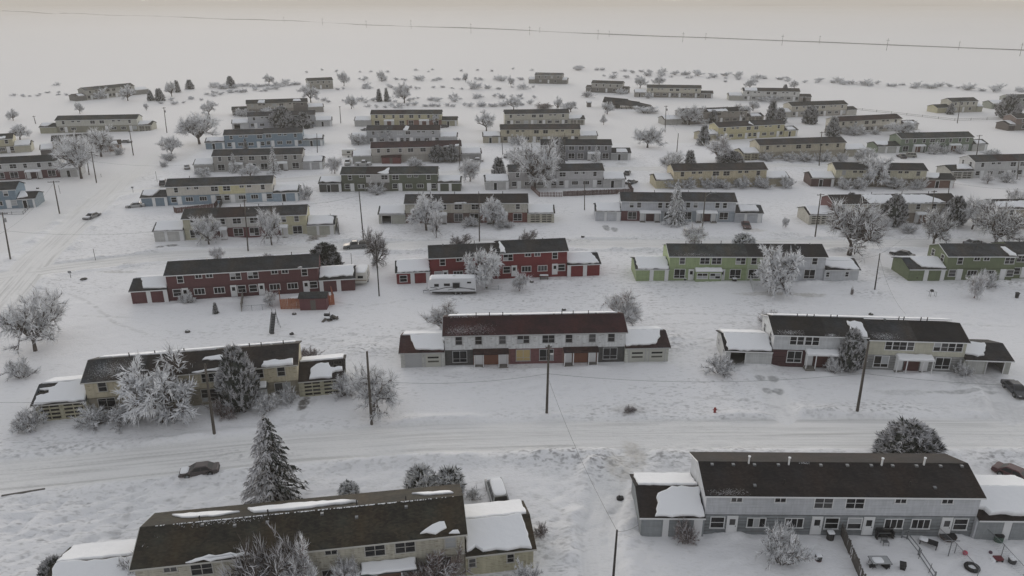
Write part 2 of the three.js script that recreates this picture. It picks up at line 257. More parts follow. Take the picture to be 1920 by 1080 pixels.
      for (const q of bare) { const e = ((x - q.c.x) / q.rx) ** 2 + ((z - q.c.z) / q.rz) ** 2; if (e < 3) { const s = q.s * smooth(1.3, 0.35, e + 1.1 * (fbm(x * 1.3, z * 1.9, 3) - 0.5)) * (0.55 + 0.45 * smooth(0.3, 0.6, fbm(x * 3, z * 3, 2))); r = lerp(r, q.r, s); g2 = lerp(g2, q.g, s); b = lerp(b, q.b, s); } }
    }
    const k = (j * N + i) * 4; d[k] = lut[Math.round(clamp(r, 0, 1) * 4095)]; d[k + 1] = lut[Math.round(clamp(g2, 0, 1) * 4095)]; d[k + 2] = lut[Math.round(clamp(b, 0, 1) * 4095)]; d[k + 3] = 255;
  }
  const map = new THREE.DataTexture(d, N, N); map.colorSpace = THREE.SRGBColorSpace; map.magFilter = THREE.LinearFilter; map.minFilter = THREE.LinearMipmapLinearFilter; map.generateMipmaps = true; map.needsUpdate = true;
  const bump = texture(1024, (u, v) => 0.6 * tn(u, v, 10, 16, 5, 8) + 0.4 * tn(u, v, 60, 110, 3, 9), [256 / 14, 256 / 14], false);
  return structure('snowy_ground', g, std(0xffffff, 0.92, { map, bumpMap: bump, bumpScale: 0.07 }));
})();
function dist0(x, z) { // coarse look first: most of the snow is far from any road
  return z > -330 ? roadAt(x, z) : [99, 0, 0];
}

// ---------------------------------------------------------------- far plain: low hills, a railway bank
{ const G = new THREE.BufferGeometry(), n = 240, m = 12, p = [], idx = [];
  for (let j = 0; j <= m; j++) for (let i = 0; i <= n; i++) {
    const a = lerp(-0.85, 0.85, i / n), v = j / m, D = lerp(7600, 9400, v), ridge = 34 + 40 * Math.exp(-(((a - 0.36) / 0.09) ** 2)) * (0.6 + 0.8 * fbm(a * 60, 2, 3)) + 22 * fbm(a * 14 + 3, 1, 3);
    p.push(D * Math.sin(a), ridge * Math.sin(Math.PI * Math.min(1, v * 1.0)) * (0.75 + 0.5 * fbm(a * 90, v * 7, 3)) - 3, -D * Math.cos(a));
    if (i < n && j < m) { const k = j * (n + 1) + i; idx.push(k, k + 1, k + n + 1, k + 1, k + n + 2, k + n + 1); }
  }
  G.setAttribute('position', new THREE.Float32BufferAttribute(p, 3)); G.setIndex(idx); G.computeVertexNormals();
  structure('distant_hills', G, std(new THREE.Color().setRGB(0.8, 0.8, 0.81), 1, { side: THREE.DoubleSide })); }
const railway = [[-260, 15.5], [60, 23], [310, 32], [600, 42], [883, 54], [1200, 66.5], [1560, 80.5], [1920, 94.5], [2300, 110]].map(([x, y]) => at(x, y));
{ const c = new THREE.CatmullRomCurve3(railway), G = new Geo(), N = 160; let prev = null;
  for (let i = 0; i <= N; i++) { const q = c.getPoint(i / N), t = c.getTangent(i / N), s = V(-t.z, 0, t.x).normalize(), ring = [[-2.6, -0.6], [-1.5, 0.85], [1.5, 0.85], [2.6, -0.6]].map(([o, y]) => [q.x + s.x * o, y + groundHeight(q.x, q.z), q.z + s.z * o]); if (prev) for (let k = 0; k < 3; k++) G.quad(prev[k], prev[k + 1], ring[k + 1], ring[k]); prev = ring; }
  structure('railway_bank', G.build(), std(new THREE.Color().setRGB(0.2, 0.19, 0.175), 1, { side: THREE.DoubleSide })); }

// ---------------------------------------------------------------- row houses
const EAVE = 5.0, DEEP = 6.8, RISE = 1.42, FLOOR2 = 2.55, JET = 0.12, OVER = 0.36, WEAVE = 2.45, WRISE = 1.15;
/** a gable roof between x0 and x1: eaves at height e over z = zf and z = zr */
function gableRoof(x0, x1, e, rise, zf, zr, t = 0.13) {
  const g = new Geo(), mid = (zf + zr) / 2, r = e + rise, s = Math.hypot(mid - zf, rise);
  const A = (x) => [x, e, zf], B = (x) => [x, r, mid], C = (x) => [x, e, zr], a = (x) => [x, e - t, zf], b = (x) => [x, r - t, mid], c = (x) => [x, e - t, zr];
  g.quad(A(x0), A(x1), B(x1), B(x0), [x0, 0], [x1, 0], [x1, s], [x0, s]).quad(C(x1), C(x0), B(x0), B(x1), [x1, 0], [x0, 0], [x0, s], [x1, s]);
  g.quad(a(x1), a(x0), b(x0), b(x1)).quad(c(x0), c(x1), b(x1), b(x0)).quad(a(x0), a(x1), A(x1), A(x0)).quad(c(x1), c(x0), C(x0), C(x1));
  for (const [x, f] of [[x0, 1], [x1, 0]]) { const q = (p, u, v, w) => f ? g.quad(w, v, u, p) : g.quad(p, u, v, w); q(a(x), b(x), B(x), A(x)); q(b(x), c(x), C(x), B(x)); }
  return g.build();
}
/** the same roof with an opening in its front slope: [x from, x to, share up from, to] */
function tornRoof(x0, x1, e, rise, zf, zr, [h0, h1, s0, s1], t = 0.13) {
  const g = new Geo(), mid = (zf + zr) / 2, P = (x, s) => [x, e + rise * s, lerp(zf, mid, s)], Q = (x, s) => [x, e + rise * s - t, lerp(zf, mid, s)], len = Math.hypot(mid - zf, rise);
  for (const [a, b, c, d] of [[x0, x1, 0, s0], [x0, x1, s1, 1], [x0, h0, s0, s1], [h1, x1, s0, s1]]) if (b - a > 0.01) { g.quad(P(a, c), P(b, c), P(b, d), P(a, d), [a, c * len], [b, c * len], [b, d * len], [a, d * len]).quad(Q(b, c), Q(a, c), Q(a, d), Q(b, d)); }
  g.quad(P(h1, s0), P(h0, s0), Q(h0, s0), Q(h1, s0)).quad(P(h0, s1), P(h1, s1), Q(h1, s1), Q(h0, s1)).quad(P(h0, s0), P(h0, s1), Q(h0, s1), Q(h0, s0)).quad(P(h1, s1), P(h1, s0), Q(h1, s0), Q(h1, s1));
  g.quad([x1, e, zr], [x0, e, zr], P(x0, 1), P(x1, 1), [x1, 0], [x0, 0], [x0, len], [x1, len]).quad([x0, e - t, zr], [x1, e - t, zr], Q(x1, 1), Q(x0, 1)).quad(Q(x0, 0), Q(x1, 0), P(x1, 0), P(x0, 0)).quad([x1, e - t, zr], [x0, e - t, zr], [x0, e, zr], [x1, e, zr]);
  for (const x of [x0, x1]) { g.quad(Q(x, 0), Q(x, 1), P(x, 1), P(x, 0)).quad(Q(x, 1), [x, e - t, zr], [x, e, zr], P(x, 1)); }
  return g.build();
}
/** walls with a gable at either end */
function gableWall(x0, x1, y0, e, rise, zf, zr) {
  const g = new Geo(), mid = (zf + zr) / 2;
  g.quad([x0, y0, zf], [x1, y0, zf], [x1, e, zf], [x0, e, zf], [x0, y0], [x1, y0], [x1, e], [x0, e]);
  g.quad([x1, y0, zr], [x0, y0, zr], [x0, e, zr], [x1, e, zr], [x1, y0], [x0, y0], [x0, e], [x1, e]);
  for (const x of [x0, x1]) { const P = [[x, y0, zf], [x, y0, zr], [x, e, zr], [x, e + rise, mid], [x, e, zf]], u = (p) => [p[2], p[1]]; if (x === x0) P.reverse(); for (let k = 1; k < 4; k++) g.tri(P[0], P[k], P[k + 1], u(P[0]), u(P[k]), u(P[k + 1])); }
  g.quad([x0, e, zf], [x1, e, zf], [x1, e + rise, mid], [x0, e + rise, mid]).quad([x1, e, zr], [x0, e, zr], [x0, e + rise, mid], [x1, e + rise, mid]).quad([x0, y0, zr], [x1, y0, zr], [x1, y0, zf], [x0, y0, zf]);
  return g.build();
}
/** a blanket of snow with an uneven rim: outline in metres on the slope (x along, s up), laid on the plane through origin o with up-slope direction d */
let snowSeed = 1;
function snowSlab(outline, o, d, thick = 0.2, ragged = 0.16) {
  const R = rng(snowSeed++ * 7919), pts = [], back = d.z > 0 ? -1 : 1; outline = outline.map(([x, s]) => [x * back, s]);
  for (let i = 0; i < outline.length; i++) { const a = outline[i], b = outline[(i + 1) % outline.length], l = Math.hypot(b[0] - a[0], b[1] - a[1]), n = Math.max(1, Math.round(l / 0.55)); for (let k = 0; k < n; k++) { const t = k / n, w = ragged * (k ? 1 : 0.3); pts.push(new THREE.Vector2(lerp(a[0], b[0], t) + (R() - 0.5) * 2 * w, lerp(a[1], b[1], t) + (R() - 0.5) * 2 * w)); } }
  const g = new THREE.ExtrudeGeometry(new THREE.Shape(pts), { depth: thick * 0.45, bevelEnabled: true, bevelThickness: thick * 0.5, bevelSize: 0.14, bevelOffset: -0.14, bevelSegments: 3, curveSegments: 1 });
  g.translate(0, 0, thick * 0.5);
  const X = V(back, 0, 0), Y = d.clone().normalize(), Z = X.clone().cross(Y).normalize();
  g.applyMatrix4(new THREE.Matrix4().makeBasis(X, Y, Z).setPosition(o.clone().addScaledVector(Z, 0.004 - thick * 0.3)));
  return g;
}
// windows: [width, height, panes as x, y, w, h in shares of the opening]
const WIN = {
  d: [0.95, 1.25, [[0, 0, 1, 0.5], [0, 0.5, 1, 0.5]]], s: [1.05, 0.6, [[0, 0, 0.5, 1], [0.5, 0, 0.5, 1]]], p: [1.75, 1.2, [[0, 0, 0.5, 0.5], [0.5, 0, 0.5, 0.5], [0, 0.5, 0.5, 0.5], [0.5, 0.5, 0.5, 0.5]]],
  t: [1.75, 1.05, [[0, 0, 0.333, 1], [0.333, 0, 0.333, 1], [0.667, 0, 0.333, 1]]], q: [1.3, 1.25, [[0, 0, 1, 0.5], [0, 0.5, 1, 0.5]]], P: [2.0, 1.75, [[0, 0, 0.5, 0.3], [0.5, 0, 0.5, 0.3], [0, 0.3, 0.5, 0.7], [0.5, 0.3, 0.5, 0.7]]],
  b: [1.9, 1.0, [[0, 0, 0.5, 0.5], [0.5, 0, 0.5, 0.5], [0, 0.5, 0.5, 0.5], [0.5, 0.5, 0.5, 0.5]]], m: [0.6, 0.9, [[0, 0, 1, 0.5], [0, 0.5, 1, 0.5]]],
};
const winGeo = {};
function windowGeo(k, far) {
  return winGeo[k + far] ??= (() => {
    const [w, h, panes] = WIN[k], f = 0.085, g = new Geo(), seen = far ? [[0, 0, 1, 1]] : panes, P = [];
    g.box(-w / 2 - f, w / 2 + f, h / 2, h / 2 + f, 0, 0.06).box(-w / 2 - f - 0.04, w / 2 + f + 0.04, -h / 2 - f, -h / 2, 0, 0.1).box(-w / 2 - f, -w / 2, -h / 2, h / 2, 0, 0.06).box(w / 2, w / 2 + f, -h / 2, h / 2, 0, 0.06);
    for (const [x, y, pw, ph] of panes) { // bars between the panes
      if (x > 0.01) g.box(-w / 2 + x * w - 0.03, -w / 2 + x * w + 0.03, -h / 2 + y * h + (y > 0.01 ? 0.027 : 0), -h / 2 + (y + ph) * h - (y + ph < 0.99 ? 0.027 : 0), 0.004, 0.048);
      if (y > 0.01) g.box(-w / 2 + x * w + (x > 0.01 ? 0.032 : 0), -w / 2 + (x + pw) * w - (x + pw < 0.99 ? 0.032 : 0), -h / 2 + y * h - 0.025, -h / 2 + y * h + 0.025, 0.004, 0.044);
    }
    for (const [x, y, pw, ph] of seen) P.push(box(-w / 2 + x * w + 0.012, -w / 2 + (x + pw) * w - 0.012, -h / 2 + y * h + 0.012, -h / 2 + (y + ph) * h - 0.012, 0.003, 0.02));
    return [g.build(), P];
  })();
}
const doorGeo = [box(-0.55, 0.55, 0, 2.2, 0, 0.07), box(-0.28, 0.28, 1.15, 1.85, 0.071, 0.09), box(-0.42, 0.42, 0.06, 2.06, 0.071, 0.1), box(0.3, 0.36, 0.95, 1.05, 0.1, 0.14)];
/** x, foot height, front z */
function addDoor(parent, x, y, z, R, mat, near) {
  const f = mesh('door', doorGeo[0], TRIM, parent); f.position.set(x, y, z);
  const s = mesh('door_leaf', doorGeo[2], mat || TRIM, f); if (near) { const w = mesh('door_window', doorGeo[1], GLASS[Math.floor(R() * 4)], f); w.position.z = 0.032; mesh('door_handle', doorGeo[3], BLACK, f); }
  return f;
}
function addWindow(parent, k, x, y, z, R, far, trim = TRIM, turn = 0, boarded) {
  const [fg, panes] = windowGeo(k, far), f = mesh('window', fg, trim, parent); f.position.set(x, y, z); f.rotation.y = turn;
  const g = GLASS[Math.floor(R() * R() * 4)];
  for (const p of panes) mesh('pane', p, boarded || (R() < 0.07 ? FROSTED_GLASS : g), f);
  return f;
}
const FACE = {
  R: [[[0.09, 'd'], [0.21, 's'], [0.28, 's'], [0.45, 'p'], [0.565, 'p'], [0.71, 's'], [0.78, 's'], [0.91, 'd']], [[0.055, 'q'], [0.107, 'D'], [0.2, 't'], [0.33, 't'], [0.425, 'D'], [0.478, 'q'], [0.555, 'q'], [0.61, 'D'], [0.7, 't'], [0.82, 't'], [0.912, 'D'], [0.962, 'q']]],
  F: [[[0.078, 'd'], [0.186, 'd'], [0.318, 'd'], [0.433, 'p'], [0.572, 'p'], [0.686, 'd'], [0.816, 'd'], [0.922, 'd']], [[0.081, 'P'], [0.254, 'H'], [0.433, 'P'], [0.563, 'P'], [0.752, 'H'], [0.92, 'P']]],
  G: [[[0.09, 'd'], [0.155, 'd'], [0.34, 'd'], [0.405, 'd'], [0.585, 'd'], [0.65, 'd'], [0.84, 'd'], [0.905, 'd']], [[0.1, 'P'], [0.255, 'H'], [0.42, 'P'], [0.585, 'P'], [0.75, 'H'], [0.905, 'P']]],
  S: [[[0.16, 'd'], [0.4, 'd'], [0.62, 'd'], [0.85, 'd']], [[0.2, 'q'], [0.5, 'D'], [0.75, 'q']]],
  H2: [[[0.11, 's'], [0.27, 's'], [0.43, 'p'], [0.545, 'p'], [0.71, 's'], [0.88, 's']], [[0.05, 'q'], [0.105, 'D'], [0.195, 't'], [0.335, 't'], [0.42, 'D'], [0.475, 'q'], [0.56, 'q'], [0.612, 'D'], [0.705, 't'], [0.805, 't'], [0.9, 'D'], [0.952, 'q']]],
  B1: [[[0.2, 'd'], [0.44, 'p'], [0.56, 'p'], [0.66, 'd']].map(([x, k]) => [x, k]), [[0.1, 'P'], [0.3, 'H'], [0.5, 'P'], [0.7, 'H'], [0.9, 'P']]],
  H1: [[[0.1, 's'], [0.19, 'p'], [0.32, 'p'], [0.46, 'p'], [0.58, 's'], [0.715, 'p'], [0.81, 'p'], [0.955, 'd']], [[0.1, 'P'], [0.25, 'H'], [0.45, 'P'], [0.58, 'P'], [0.755, 'H'], [0.92, 'P']]],
  H5: [[[0.12, 'p'], [0.2, 'p'], [0.4, 'd'], [0.62, 'p'], [0.695, 'p'], [0.87, 'p'], [0.945, 'p']].map(([x, k]) => [x, k === 'p' ? 'd' : k]).flatMap(([x, k]) => [[x - 0.018, k], [x + 0.018, k]]), [[0.12, 'P'], [0.265, 'H'], [0.42, 'P'], [0.58, 'P'], [0.74, 'H'], [0.9, 'P']]],
  H8: [[[0.08, 'd'], [0.225, 'p'], [0.3, 'p'], [0.455, 'p'], [0.54, 'd'], [0.62, 'd'], [0.72, 'd'], [0.93, 'd']], [[0.07, 'P'], [0.145, 'D'], [0.43, 'P'], [0.345, 'D'], [0.55, 'P'], [0.91, 'P']]],
};
/** a porch: canopy with snow, two doors, a panel between them and posts */
function addPorch(house, x, z, y0, w, panel, canopy, R, near, snowy = true) {
  const g = new THREE.Group(); g.name = 'porch'; house.add(g); g.position.set(x, y0, z);
  const c = new Geo(), D = 1.35; // the canopy slopes to the front
  c.quad([-w / 2, 2.35, D], [w / 2, 2.35, D], [w / 2, 2.72, 0], [-w / 2, 2.72, 0], [0, 0], [w, 0], [w, D], [0, D]).quad([w / 2, 2.24, D], [-w / 2, 2.24, D], [-w / 2, 2.61, 0], [w / 2, 2.61, 0]).quad([-w / 2, 2.24, D], [w / 2, 2.24, D], [w / 2, 2.35, D], [-w / 2, 2.35, D]).quad([-w / 2, 2.24, D], [-w / 2, 2.35, D], [-w / 2, 2.72, 0], [-w / 2, 2.61, 0]).quad([w / 2, 2.35, D], [w / 2, 2.24, D], [w / 2, 2.61, 0], [w / 2, 2.72, 0]);
  mesh('canopy', c.build(), canopy, g);
  if (snowy) mesh('canopy_snow', snowSlab([[-w / 2 + 0.1, 0.06], [w / 2 - 0.1, 0.06], [w / 2 - 0.15, 1.25], [-w / 2 + 0.12, 1.25]], V(0, 2.35, D), V(0, 0.37, -D), 0.22, 0.1), SNOW, g);
  mesh('panel', box(-w * 0.2, w * 0.2, 0.05, 2.2, 0.01, 0.12), panel, g);
  for (const s of [-1, 1]) { const d = addDoor(g, s * w * 0.345, 0.05, 0.012, R, null, false); d.name = 'door'; for (const e of [0.22, 0.47]) mesh('post', box(s * w * e - 0.06, s * w * e + 0.06, -0.3, 2.24, D - 0.3, D - 0.18), TRIM, g); mesh('step', box(s * w * 0.345 - 0.7, s * w * 0.345 + 0.7, -0.4, 0.1, 0.15, D - 0.05), plain('#77736d', 1.6), g); }
  return g;
}
/** roof pipes and box vents */
function addVents(house, L, he, list) {
  for (const [u, s, k] of list) { // share along, share up the front slope (over 1: on the far slope), kind
    const up = s <= 1 ? s : 2 - s, y = he + RISE * up, z = s <= 1 ? lerp(JET + OVER, -DEEP / 2, s) : lerp(-DEEP / 2, -DEEP - OVER, s - 1), x = u * L;
    if (k === 'v') mesh('roof_vent', new Geo().box(x - 0.14, x + 0.14, y - 0.15, y + 0.13, z - 0.14, z + 0.14).build(), METAL, house);
    else { const g = new Geo().bar(V(x, y - 0.2, z), V(x, y + (k === 'c' ? 0.75 : 0.55), z), k === 'c' ? 0.09 : 0.07, 6); const p = mesh('vent_pipe', g.build(), k === 'c' ? TRIM : POLE_DARK, house); if (k === 'c') mesh('pipe_cap', new Geo().bar(V(x, y + 0.78, z), V(x, y + 0.88, z), 0.14, 7).build(), SNOW, p); }
  }
}
const WINGSNOW = { // outlines on the slope: share along, share up
  full: [[0.03, 0.04], [0.97, 0.04], [0.985, 1], [0.02, 1]], bareL: [[0.34, 0.2], [0.6, 0.16], [0.98, 0.1], [0.985, 1], [0.2, 1], [0.26, 0.6]], bareR: [[0.02, 0.12], [0.4, 0.16], [0.7, 0.2], [0.78, 0.45], [0.86, 0.6], [0.9, 1], [0.02, 1]], low: [[0.02, 0.2], [0.15, 0.3], [0.3, 0.16], [0.6, 0.26], [0.97, 0.2], [0.98, 1], [0.02, 1]],
  patch: [[0.02, 0.35], [0.3, 0.2], [0.45, 0.25], [0.55, 0.6], [0.62, 0.95], [0.02, 1]], bare: null, mid: [[0.25, 0.1], [0.85, 0.1], [0.8, 0.7], [0.3, 0.75]], rough: [[0.03, 0.1], [0.4, 0.05], [0.7, 0.12], [0.97, 0.08], [0.97, 0.8], [0.7, 1], [0.02, 1]],
};
/** the low garage wing at one end; local x runs from x0 to x1 */
function addWing(house, x0, x1, o, R, near, trim) {
  const g = new THREE.Group(); g.name = 'garage_wing'; house.add(g); const dy = o.dy || 0, zf = o.z ?? 0.35, zr = zf - (o.deep || DEEP), e = WEAVE, w = x1 - x0; g.position.y = dy;
  const rise = o.rise ?? WRISE;
  const wallM = (o.worn ? worn : siding)(o.c);
  if (o.hole) { // hollow: walls with thickness under a roof that is torn open
    const G = new Geo(); G.box(x0, x1, -0.6, e, zf - 0.14, zf).box(x0, x0 + 0.14, -0.6, e, zr + 0.141, zf - 0.141).box(x1 - 0.14, x1, -0.6, e, zr + 0.141, zf - 0.141).box(x0, x1, -0.6, e, zr, zr + 0.14);
    for (const x of [x0, x1]) G.tri([x, e, zf], [x, e, zr], [x, e + rise - 0.06, (zf + zr) / 2], [zf, e], [zr, e], [(zf + zr) / 2, e + rise]);
    mesh('wall', G.build(), wallM, g); mesh('garage_floor', box(x0 + 0.15, x1 - 0.15, -0.5, -0.02, zr + 0.15, zf - 0.15), plain('#8d8b86', 2.2), g);
  } else if (o.d !== 'open') { const body = mesh('wall', gableWall(x0, x1, -0.6, e, rise - 0.06, zf, zr), wallM, g); }
  else { // one open bay: walls with thickness, a hollow inside
    const a = x0 + w * o.bay[0], b = x0 + w * o.bay[1], G = new Geo();
    G.box(x0, a, -0.6, e, zf - 0.14, zf).box(b, x1, -0.6, e, zf - 0.14, zf).box(a, b, 2.12, e, zf - 0.14, zf).box(x0, x0 + 0.14, -0.6, e, zr + 0.141, zf - 0.141).box(x1 - 0.14, x1, -0.6, e, zr + 0.141, zf - 0.141).box(x0, x1, -0.6, e, zr, zr + 0.14);
    for (const x of [x0, x1]) { G.tri([x, e, zf], [x, e, zr], [x, e + rise - 0.06, (zf + zr) / 2], [zf, e], [zr, e], [(zf + zr) / 2, e + rise]); }
    mesh('wall', G.build(), wallM, g); mesh('garage_floor', box(x0 + 0.15, x1 - 0.15, -0.5, -0.02, zr + 0.15, zf - 0.02), plain('#8d8b86', 2.2), g);
    mesh('bay_frame', new Geo().box(a - 0.1, a, -0.1, 2.2, zf + 0.002, zf + 0.05).box(b, b + 0.1, -0.1, 2.2, zf + 0.002, zf + 0.05).box(a, b, 2.12, 2.22, zf + 0.002, zf + 0.05).build(), trim, g);
  }
  if (o.hole) mesh('roof', tornRoof(x0 - (o.side < 0 ? 0.25 : -0.01), x1 + (o.side > 0 ? 0.25 : -0.01), e + 0.02, rise, zf + 0.3, zr - 0.3, [x0 + o.hole[0] * w, x0 + o.hole[1] * w, o.hole[2], o.hole[3]]), shingle(o.r), g);
  else mesh('roof', gableRoof(x0 - (o.side < 0 ? 0.25 : -0.01), x1 + (o.side > 0 ? 0.25 : -0.01), e + 0.02, rise, zf + 0.3, zr - 0.3), shingle(o.r), g);
  mesh('fascia', box(x0 - (o.side < 0 ? 0.25 : -0.01), x1 + (o.side > 0 ? 0.25 : -0.01), e - 0.15, e + 0.0, zf + 0.302, zf + 0.35), trim, g);
  const sl = Math.hypot((zf - zr) / 2 + 0.3, rise), dirF = V(0, rise, -((zf - zr) / 2 + 0.3)), out = Array.isArray(o.s) ? o.s : WINGSNOW[o.s || 'full'];
  if (out) {
    mesh('roof_snow', snowSlab(out.map(([u, s]) => [x0 + u * w, s * sl * 0.985]), V(0, e + 0.03, zf + 0.3), dirF, o.t || 0.26, near ? 0.14 : 0.08), SNOW, g);
    if (o.s !== 'patch' && o.s !== 'mid') mesh('roof_snow', snowSlab([[x0 + 0.1, 0.1], [x1 - 0.1, 0.1], [x1 - 0.1, sl * 0.96], [x0 + 0.1, sl * 0.96]], V(0, e + 0.03, zr - 0.3), V(0, rise, (zf - zr) / 2 + 0.3), 0.2, 0.1), SNOW, g);
  }
  const z = zf + 0.002, put = (n, a, b, y0, y1, d, m) => mesh(n, box(x0 + a * w, x0 + b * w, y0, y1, z, z + d), m, g);
  if (o.d === 'panels') { // coloured doors between pale boards
    const P = o.side < 0 ? [[0.02, 0.4], [0.56, 0.86]] : [[0.13, 0.48], [0.62, 0.97]], B = o.side < 0 ? [[0.41, 0.53], [0.87, 0.985]] : [[0.01, 0.12], [0.49, 0.61]];
    for (const [a, b] of P) put('garage_door', a, b, -0.1, 2.2, 0.05, siding(o.dc || o.c)); for (const [a, b] of B) put('board', a, b, -0.1, 2.25, 0.04, TRIM);
    if (o.win) addWindow(g, 'q', x0 + 0.2 * w, 1.2, z + 0.05, R, !near);
  } else if (o.d === 'two') { // two sectional doors with a row of lights
    for (const [a, b] of [[0.11, 0.46], [0.56, 0.91]]) { const plainDoor = o.plainFirst && a < 0.2; const dm = plain(plainDoor ? '#9a9c9e' : (o.dc || '#a9a99f'), 2.0); const f = mesh('garage_door', new Geo().box(x0 + a * w, x0 + b * w, -0.1, 2.1, z, z + 0.04).build(), dm, g);
      if (!plainDoor) for (const y of [0.75, 1.4]) put('door_light', a + 0.05, b - 0.05, y, y + (near ? 0.28 : 0.34), 0.052, y > 1 ? GLASS[0] : plain('#5a584f', 1.2));
      put('door_frame', a - 0.02, a, -0.1, 2.2, 0.06, trim); put('door_frame', b, b + 0.02, -0.1, 2.2, 0.06, trim); put('door_frame', a, b, 2.1, 2.2, 0.06, trim); }
  } else if (o.d === 'slat') { for (const [a, b] of [[0.12, 0.46], [0.55, 0.9]]) { put('garage_door', a, b, -0.1, 2.1, 0.03, GLASS[3]); for (let k = 0; k < 4; k++) put('door_rail', a, b, 0.0 + k * 0.55, 0.24 + k * 0.55, 0.07, wallM); put('door_stile', (a + b) / 2 - 0.01, (a + b) / 2 + 0.01, -0.1, 2.1, 0.08, wallM); }
  } else if (o.d === 'win') { addWindow(g, 'm', x0 + 0.1 * w, 1.45, z, R, !near, trim); addWindow(g, 'm', x0 + 0.66 * w, 1.5, z, R, !near, trim); put('garage_door', 0.2, 0.56, -0.1, 2.1, 0.04, wallM);
  } else if (o.d === 'grey') { for (const [a, b] of [[0.02, 0.34], [0.45, 0.82]]) put('garage_door', a, b, -0.1, 2.2, 0.05, siding(o.dc)); put('board', 0.345, 0.44, -0.1, 2.25, 0.04, TRIM); put('board', 0.83, 0.97, -0.1, 2.25, 0.04, TRIM);
  } else if (o.d === 'door') { addDoor(g, x0 + 0.42 * w, -0.05, z, R, GLASS[0], false); put('board', 0.86, 0.98, -0.1, 2.2, 0.04, TRIM);
  } else if (o.d === 'open') { const a = o.bay[0] > 0.4 ? 0.08 : 0.55; put('garage_door', a, a + 0.36, -0.1, 2.1, 0.05, siding(o.dc || o.c)); }
  if (o.gw) for (const zz of [zf - 1.6, zr + 1.6]) addWindow(g, 'm', o.side < 0 ? x0 - 0.002 : x1 + 0.002, 1.4, zz, R, false, trim, o.side * Math.PI / 2);
  if (o.hole) { const [u0, u1, s0, s1] = o.hole, half = (zf - zr) / 2 + 0.3; for (let k = 0; k < 4; k++) { const u = lerp(u0, u1, (k + 0.5) / 4) * w + x0; mesh('rafter', new Geo().bar(V(u, e - 0.06 + rise * (s0 - 0.03), zf + 0.3 - half * (s0 - 0.03)), V(u, e - 0.06 + rise * (s1 + 0.03), zf + 0.3 - half * (s1 + 0.03)), 0.05, 4).build(), GREYWOOD, g); } mesh('rafter', new Geo().bar(V(x0 + u0 * w, e - 0.02 + rise * (s0 + s1) / 2, zf + 0.3 - half * (s0 + s1) / 2), V(x0 + u1 * w, e - 0.02 + rise * (s0 + s1) / 2, zf + 0.3 - half * (s0 + s1) / 2), 0.045, 4).build(), GREYWOOD, g); }
  return g;
}
const houses = {}, roofTone = (r, last) => Array.isArray(r) ? r[last ? r.length - 1 : 0][2] : r;
let houseSeed = 0;
